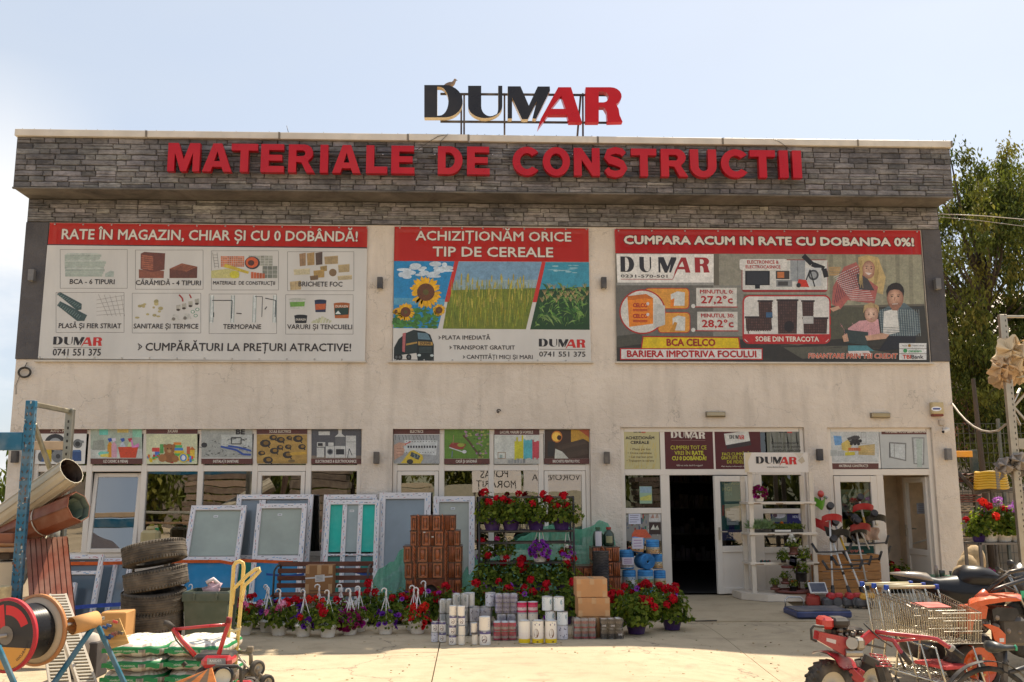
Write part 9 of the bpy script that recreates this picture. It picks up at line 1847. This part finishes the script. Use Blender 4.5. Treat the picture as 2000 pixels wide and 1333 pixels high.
bundle(1962,910,.1,.5,'torn grey plastic bundle at the foot of the galvanised post',5,S(150,140,132));bundle(1990,902,.11,.5,'torn pale plastic bundle right of the galvanised post',6,S(160,150,140))
def wire(pts,label,r_=.01,col=S(120,110,100)):b=MB('plastic',col);b.tube(pts,r_,n=6);solo(b,'overhead_wire',label,'wire')
wire([at(1832,418,.5),at(1920,422,.9),at(2060,434,1.5)],'upper of two overhead wires leaving the right end of the shop',.007,S(186,176,165));wire([at(1832,424,.5),at(1910,431,.9),at(2060,450,1.5)],'lower of two overhead wires leaving the right end of the shop',.005,S(150,140,130))
wire([at(1860,789,-.0)]+[at(1860+105*t,789+(45*t+70*t*(1-t)*1.6 if t<.99 else 40),-.0-3.3*t)for t in(.12,.25,.4,.55,.7,.85,1)],'pale cable sagging from the shop corner to the galvanised post',.016,S(170,156,140))
# fence, neighbour, trees
fe=thing('mesh_fence','wire mesh fence with ribbed grey sheets behind the stacks at the right','fence',(14,3.5,0));b=MB('metal',S(96,96,92))
for k in range(80):b.tube([(8.3+k*.12,3.5,.0),(8.3+k*.12,3.5,3.1)],.006,n=4,caps=False)
for k in range(16):b.tube([(8.3,3.495,.1+k*.2),(18,3.495,.1+k*.2)],.006,n=4,caps=False)
b.build('wire_mesh',fe)
for k in range(5):b=MB('painted_steel',S(70,80,76));b.box((8.5+k*2.3,3.45,0),(8.56+k*2.3,3.51,3.2));b.build('post',fe)
for k in range(24):b=MB('painted_steel',jit(S(150,138,122),.1));b.box((8.3+k*.4,3.6+.03*(k%2),0),(8.695+k*.4,3.64+.03*(k%2),1.75));b.build('sheet',fe)
nb=thing('neighbour_house','neighbouring house with brown tiled roof glimpsed right of the shop','house',(20,18,0));p,e=at(1832,690,14),at(1905,640,18);b=MB('matte',S(150,140,132));b.box((p.x-6,15,0),(p.x+9,24,p.z-.1));b.build('wall',nb)
b=MB('painted_steel',S(118,86,76));A0=at(1840,678,14.4);
for j in range(9):
 for i in range(30):x=A0.x-6+i*.52;y=14.4+j*.42;z=A0.z+j*.3;b.obox((x,y,z),(.5,.48,.06),Matrix.Rotation(.62,3,'X'),jit(S(126,92,80),.15),None,.02)
b.build('roof',nb,kind='stuff');b=MB('painted_steel',S(140,60,54));p=at(1895,815,14.9);b.box((p.x-.7,14.9,p.z-1.2),(p.x+.7,14.98,p.z+.9));b.build('window',nb)
def tree(name,label,base,hgt,crown,nclu,per,leaf,cols,seed,trunk=.16,cat='tree',flat=(1,1,1)):
 r=random.Random(seed);base=Vector(base);t=thing(name,label,cat,base);b=MB('bark');b.tube([base,base+Vector((.1,0,hgt*.35)),base+Vector((-.05,.1,hgt*.7)),base+Vector((.1,0,hgt*.95))],[trunk,trunk*.8,trunk*.5,trunk*.15],n=8)
 L=MB('leaf');cs=[]
 for k in range(nclu):
  for _ in range(30):
   u=Vector((r.uniform(-1,1),r.uniform(-1,1),r.uniform(-1,1)))
   if.25<u.length<1:break
  w_=1+.2*math.sin(u.x*5+seed)+.15*math.sin(u.z*9)
  c=base+Vector((crown[0]*u.x*w_,crown[1]*u.y*w_,crown[2]+crown[3]*u.z));cs.append(c)
  if k%3==0:m_=base+Vector((0,0,max(.6,(c.z-base.z)*.75)));b.tube([m_,(m_+c)/2+Vector((r.uniform(-.2,.2),0,r.uniform(-.1,.3))),c],[trunk*.32,trunk*.2,.015],n=5)
  cr_=r.uniform(.3,.68)*max(.62,leaf*5);cc=r.choice(cols)
  for q in range(per):
   d=Vector((r.gauss(0,.5),r.gauss(0,.5),r.gauss(0,.62)));L.leaf(c+d*cr_,Vector((r.uniform(-1,1),r.uniform(-1,1),r.uniform(-.2,1))).normalized(),Vector((r.uniform(-.6,.6),r.uniform(-.6,.6),1)),leaf*r.uniform(.4,.75),leaf*r.uniform(1.,2.),jit(cc,.35,r),'needle')
 b.build('trunk',t);L.build('crown',t,kind='stuff');return t
CON=[(.105,.125,.028),(.14,.15,.034),(.06,.08,.02),(.19,.175,.042)]
tree('juniper_tree','tall olive green conifer with dangling twigs right of the shop',(12.3,6.2,0),9.9,(2.15,1.9,6.4,3.9),190,170,.085,CON,3)
tree('juniper_tree','second olive green conifer filling the right edge behind the rack',(14.6,7.4,0),11.,(2.2,1.8,6.2,4.6),200,170,.085,CON,5)
tree('juniper_tree','low dark conifer spreading behind the mesh fence',(11.2,5.2,0),5.,(1.7,.9,3.4,1.9),90,120,.08,CON[:3],9,.06)
tree('broadleaf_tree','small bright green tree peeping over the neighbouring roof',(21.3,27,0),9.,(1.6,1.5,8.4,1.9),40,60,.2,[(.2,.26,.03),(.3,.34,.05)],6,.1)
tree('shrub','green shrub beyond the left end of the shop',(-9.4,6,0),3.,(1.2,1.,1.9,1.2),40,50,.16,[(.12,.15,.03),(.07,.1,.02)],7,.06,'shrub')
p=at(1921,900,3.2);b=MB('bark');b.tube([(p.x,3.2,0),(p.x-.03,3.2,2.),(p.x-.05,3.25,4.)],[.07,.06,.04],n=8);solo(b,'bare_trunk','thin reddish tree trunk in front of the mesh fence','tree trunk')
# the yard behind the photographer, seen mirrored in the shop windows
def vm(x,y,D_=7.):v=at(x,y,D_+.2);return Vector((v.x,-D_+.0,v.z))
FYD=-23.
def back(x0,x1,Y,d,z0,z1,col,name,label,cat,mat='painted_steel',rows=0):
 b=MB(mat,col);r_=thing(name,label,cat,((x0+x1)/2,Y,0))
 if not rows:b.box((x0,Y-d,z0),(x1,Y,z1));b.build('body',r_);return r_
 for k in range(rows):zz=z0+(z1-z0)*k/rows;b=MB(mat,jit(col,.4));b.box((x0+rnd.uniform(-.1,.1),Y-d,zz+.01),(x1+rnd.uniform(-.1,.1),Y,zz+(z1-z0)/rows-rnd.uniform(.01,.05)));b.build('layer',r_)
 return r_
for x0,x1,z1,c_,la in((-11.4,-8.3,2.6,S(120,100,84),'dark stack of roof sheets across the yard, far left'),(-7.2,-5.0,2.9,S(104,90,78),'tall dark stack of roof sheets across the yard'),(-4.6,-1.6,2.2,S(190,176,150),'stack of curved pale sheets across the yard'),(6.8,10.5,2.4,S(90,78,70),'brown stack of sheets across the yard, right')):back(x0,x1,FYD,1.4,.3,z1,c_,'sheet_stack',la,'stack',rows=9)
back(-8.2,-7.3,FYD,.6,0,1.3,S(150,156,170),'panel_stack','pale ribbed panels standing across the yard','stack',rows=0)
def board(x0,x1,z0,z1,Y,col,lines,label):
 r_=thing('awning_board',label,'awning',((x0+x1)/2,Y,0),'awnings across the yard');b=MB('print',col);b.box((x0,Y-.04,z0),(x1,Y,z1));b.build('board',r_);b=MB('painted_steel',S(80,80,80))
 for x in(x0+.1,x1-.1):b.box((x-.04,Y-.12,0),(x+.04,Y-.045,z1))
 b.build('leg',r_)
 for t,ax0,ax1,az0,az1 in lines:
  gv,gf=glyphs(t);gw=max(q[0]for q in gv);b=MB('print',S(40,38,40));b.raw([(ax1-(ax1-ax0)*a/gw,Y+.003,az0+(az1-az0)*bb/.7)for a,bb in gv],gf);b.build('lettering',r_)
board(.05,1.9,1.8,2.75,-19.6,S(206,200,196),(('POLAS',.35,1.35,2.34,2.6),('MORĂRIȚ',.2,1.7,1.95,2.22)),'white awning board with two lines of lettering across the yard');board(2.0,4.4,1.85,2.7,-19.8,S(200,196,196),(('VORONSKA',2.3,4.1,2.2,2.45),),'white awning board with one line of lettering across the yard')
back(-1.3,5.5,-24,.5,0,2.1,S(150,146,128),'low_shed','low grey shed across the yard','shed','matte')
for k,(x,s_)in enumerate(((-15,1.),(-10.5,.8),(-5.5,.9),(-.5,1.1),(5,1.),(10,1.1),(16,1.))):tree('yard_tree',f'{("tall", "low", "broad", "dark", "leafy", "wide", "dense")[k]} tree beyond the yard behind the photographer, {("first", "second", "third", "fourth", "fifth", "sixth", "seventh")[k]} from the left',(x,-29-k%2*2,0),4.4*s_,(2.6,1.5,2.5*s_,1.7*s_),26,34,.42,CON,40+k,.14)
hl=MB('matte',S(110,112,90));hl.grid(lambda u,v:Vector((-200+400*u,-120-60*v,-1+(9+4*math.sin(u*19)+2*math.sin(u*47))*math.sin(math.pi*min(1,v*1.0))**.6)),60,6);tag(hl.build('far_hill'),kind='structure')
p0_,p1_=(-6.9,-19.0,0),(-6.1,-19.0,9);b=MB('wood',S(86,66,60));b.tube([p0_,p1_],[.11,.08],n=10);solo(b,'utility_pole','leaning wooden utility pole across the yard','utility pole')
gr=MB('matte');r=random.Random(77)
for k in range(420):
 x,y=r.uniform(-3.4,5.2),r.uniform(-7.4,-2.6);s_=r.uniform(.003,.012);c=S(176,152,116)if k%4 else S(120,118,70);gr.obox((x,y,GZ(x,y)+s_*.3),(s_*2,s_*r.uniform(1,2.4),s_*.7),Matrix.Rotation(r.uniform(0,3),3,'Z'),jit(c,.4,r),None,s_*.2)
tag(gr.build('grit'),kind='stuff')
for x0,x1,h_,la in((-27,-18.5,8.6,'dark gabled house across the yard, left'),(-17,-8,7.6,'dark gabled house across the yard, right')):
 hs=thing('yard_house',la,'house',((x0+x1)/2,-38,0),'houses across the yard');b=MB('matte',S(120,110,100));b.box((x0,-46,0),(x1,-38,h_*.55));b.build('wall',hs);b=MB('painted_steel',S(70,54,50));xm=(x0+x1)/2
 b.raw([(x0-.5,-37.6,h_*.52),(xm,-37.6,h_),(x1+.5,-37.6,h_*.52),(x0-.5,-46.4,h_*.52),(xm,-46.4,h_),(x1+.5,-46.4,h_*.52)],[(0,2,1),(3,4,5),(0,1,4,3),(1,2,5,4),(0,3,5,2)]);b.build('roof',hs)
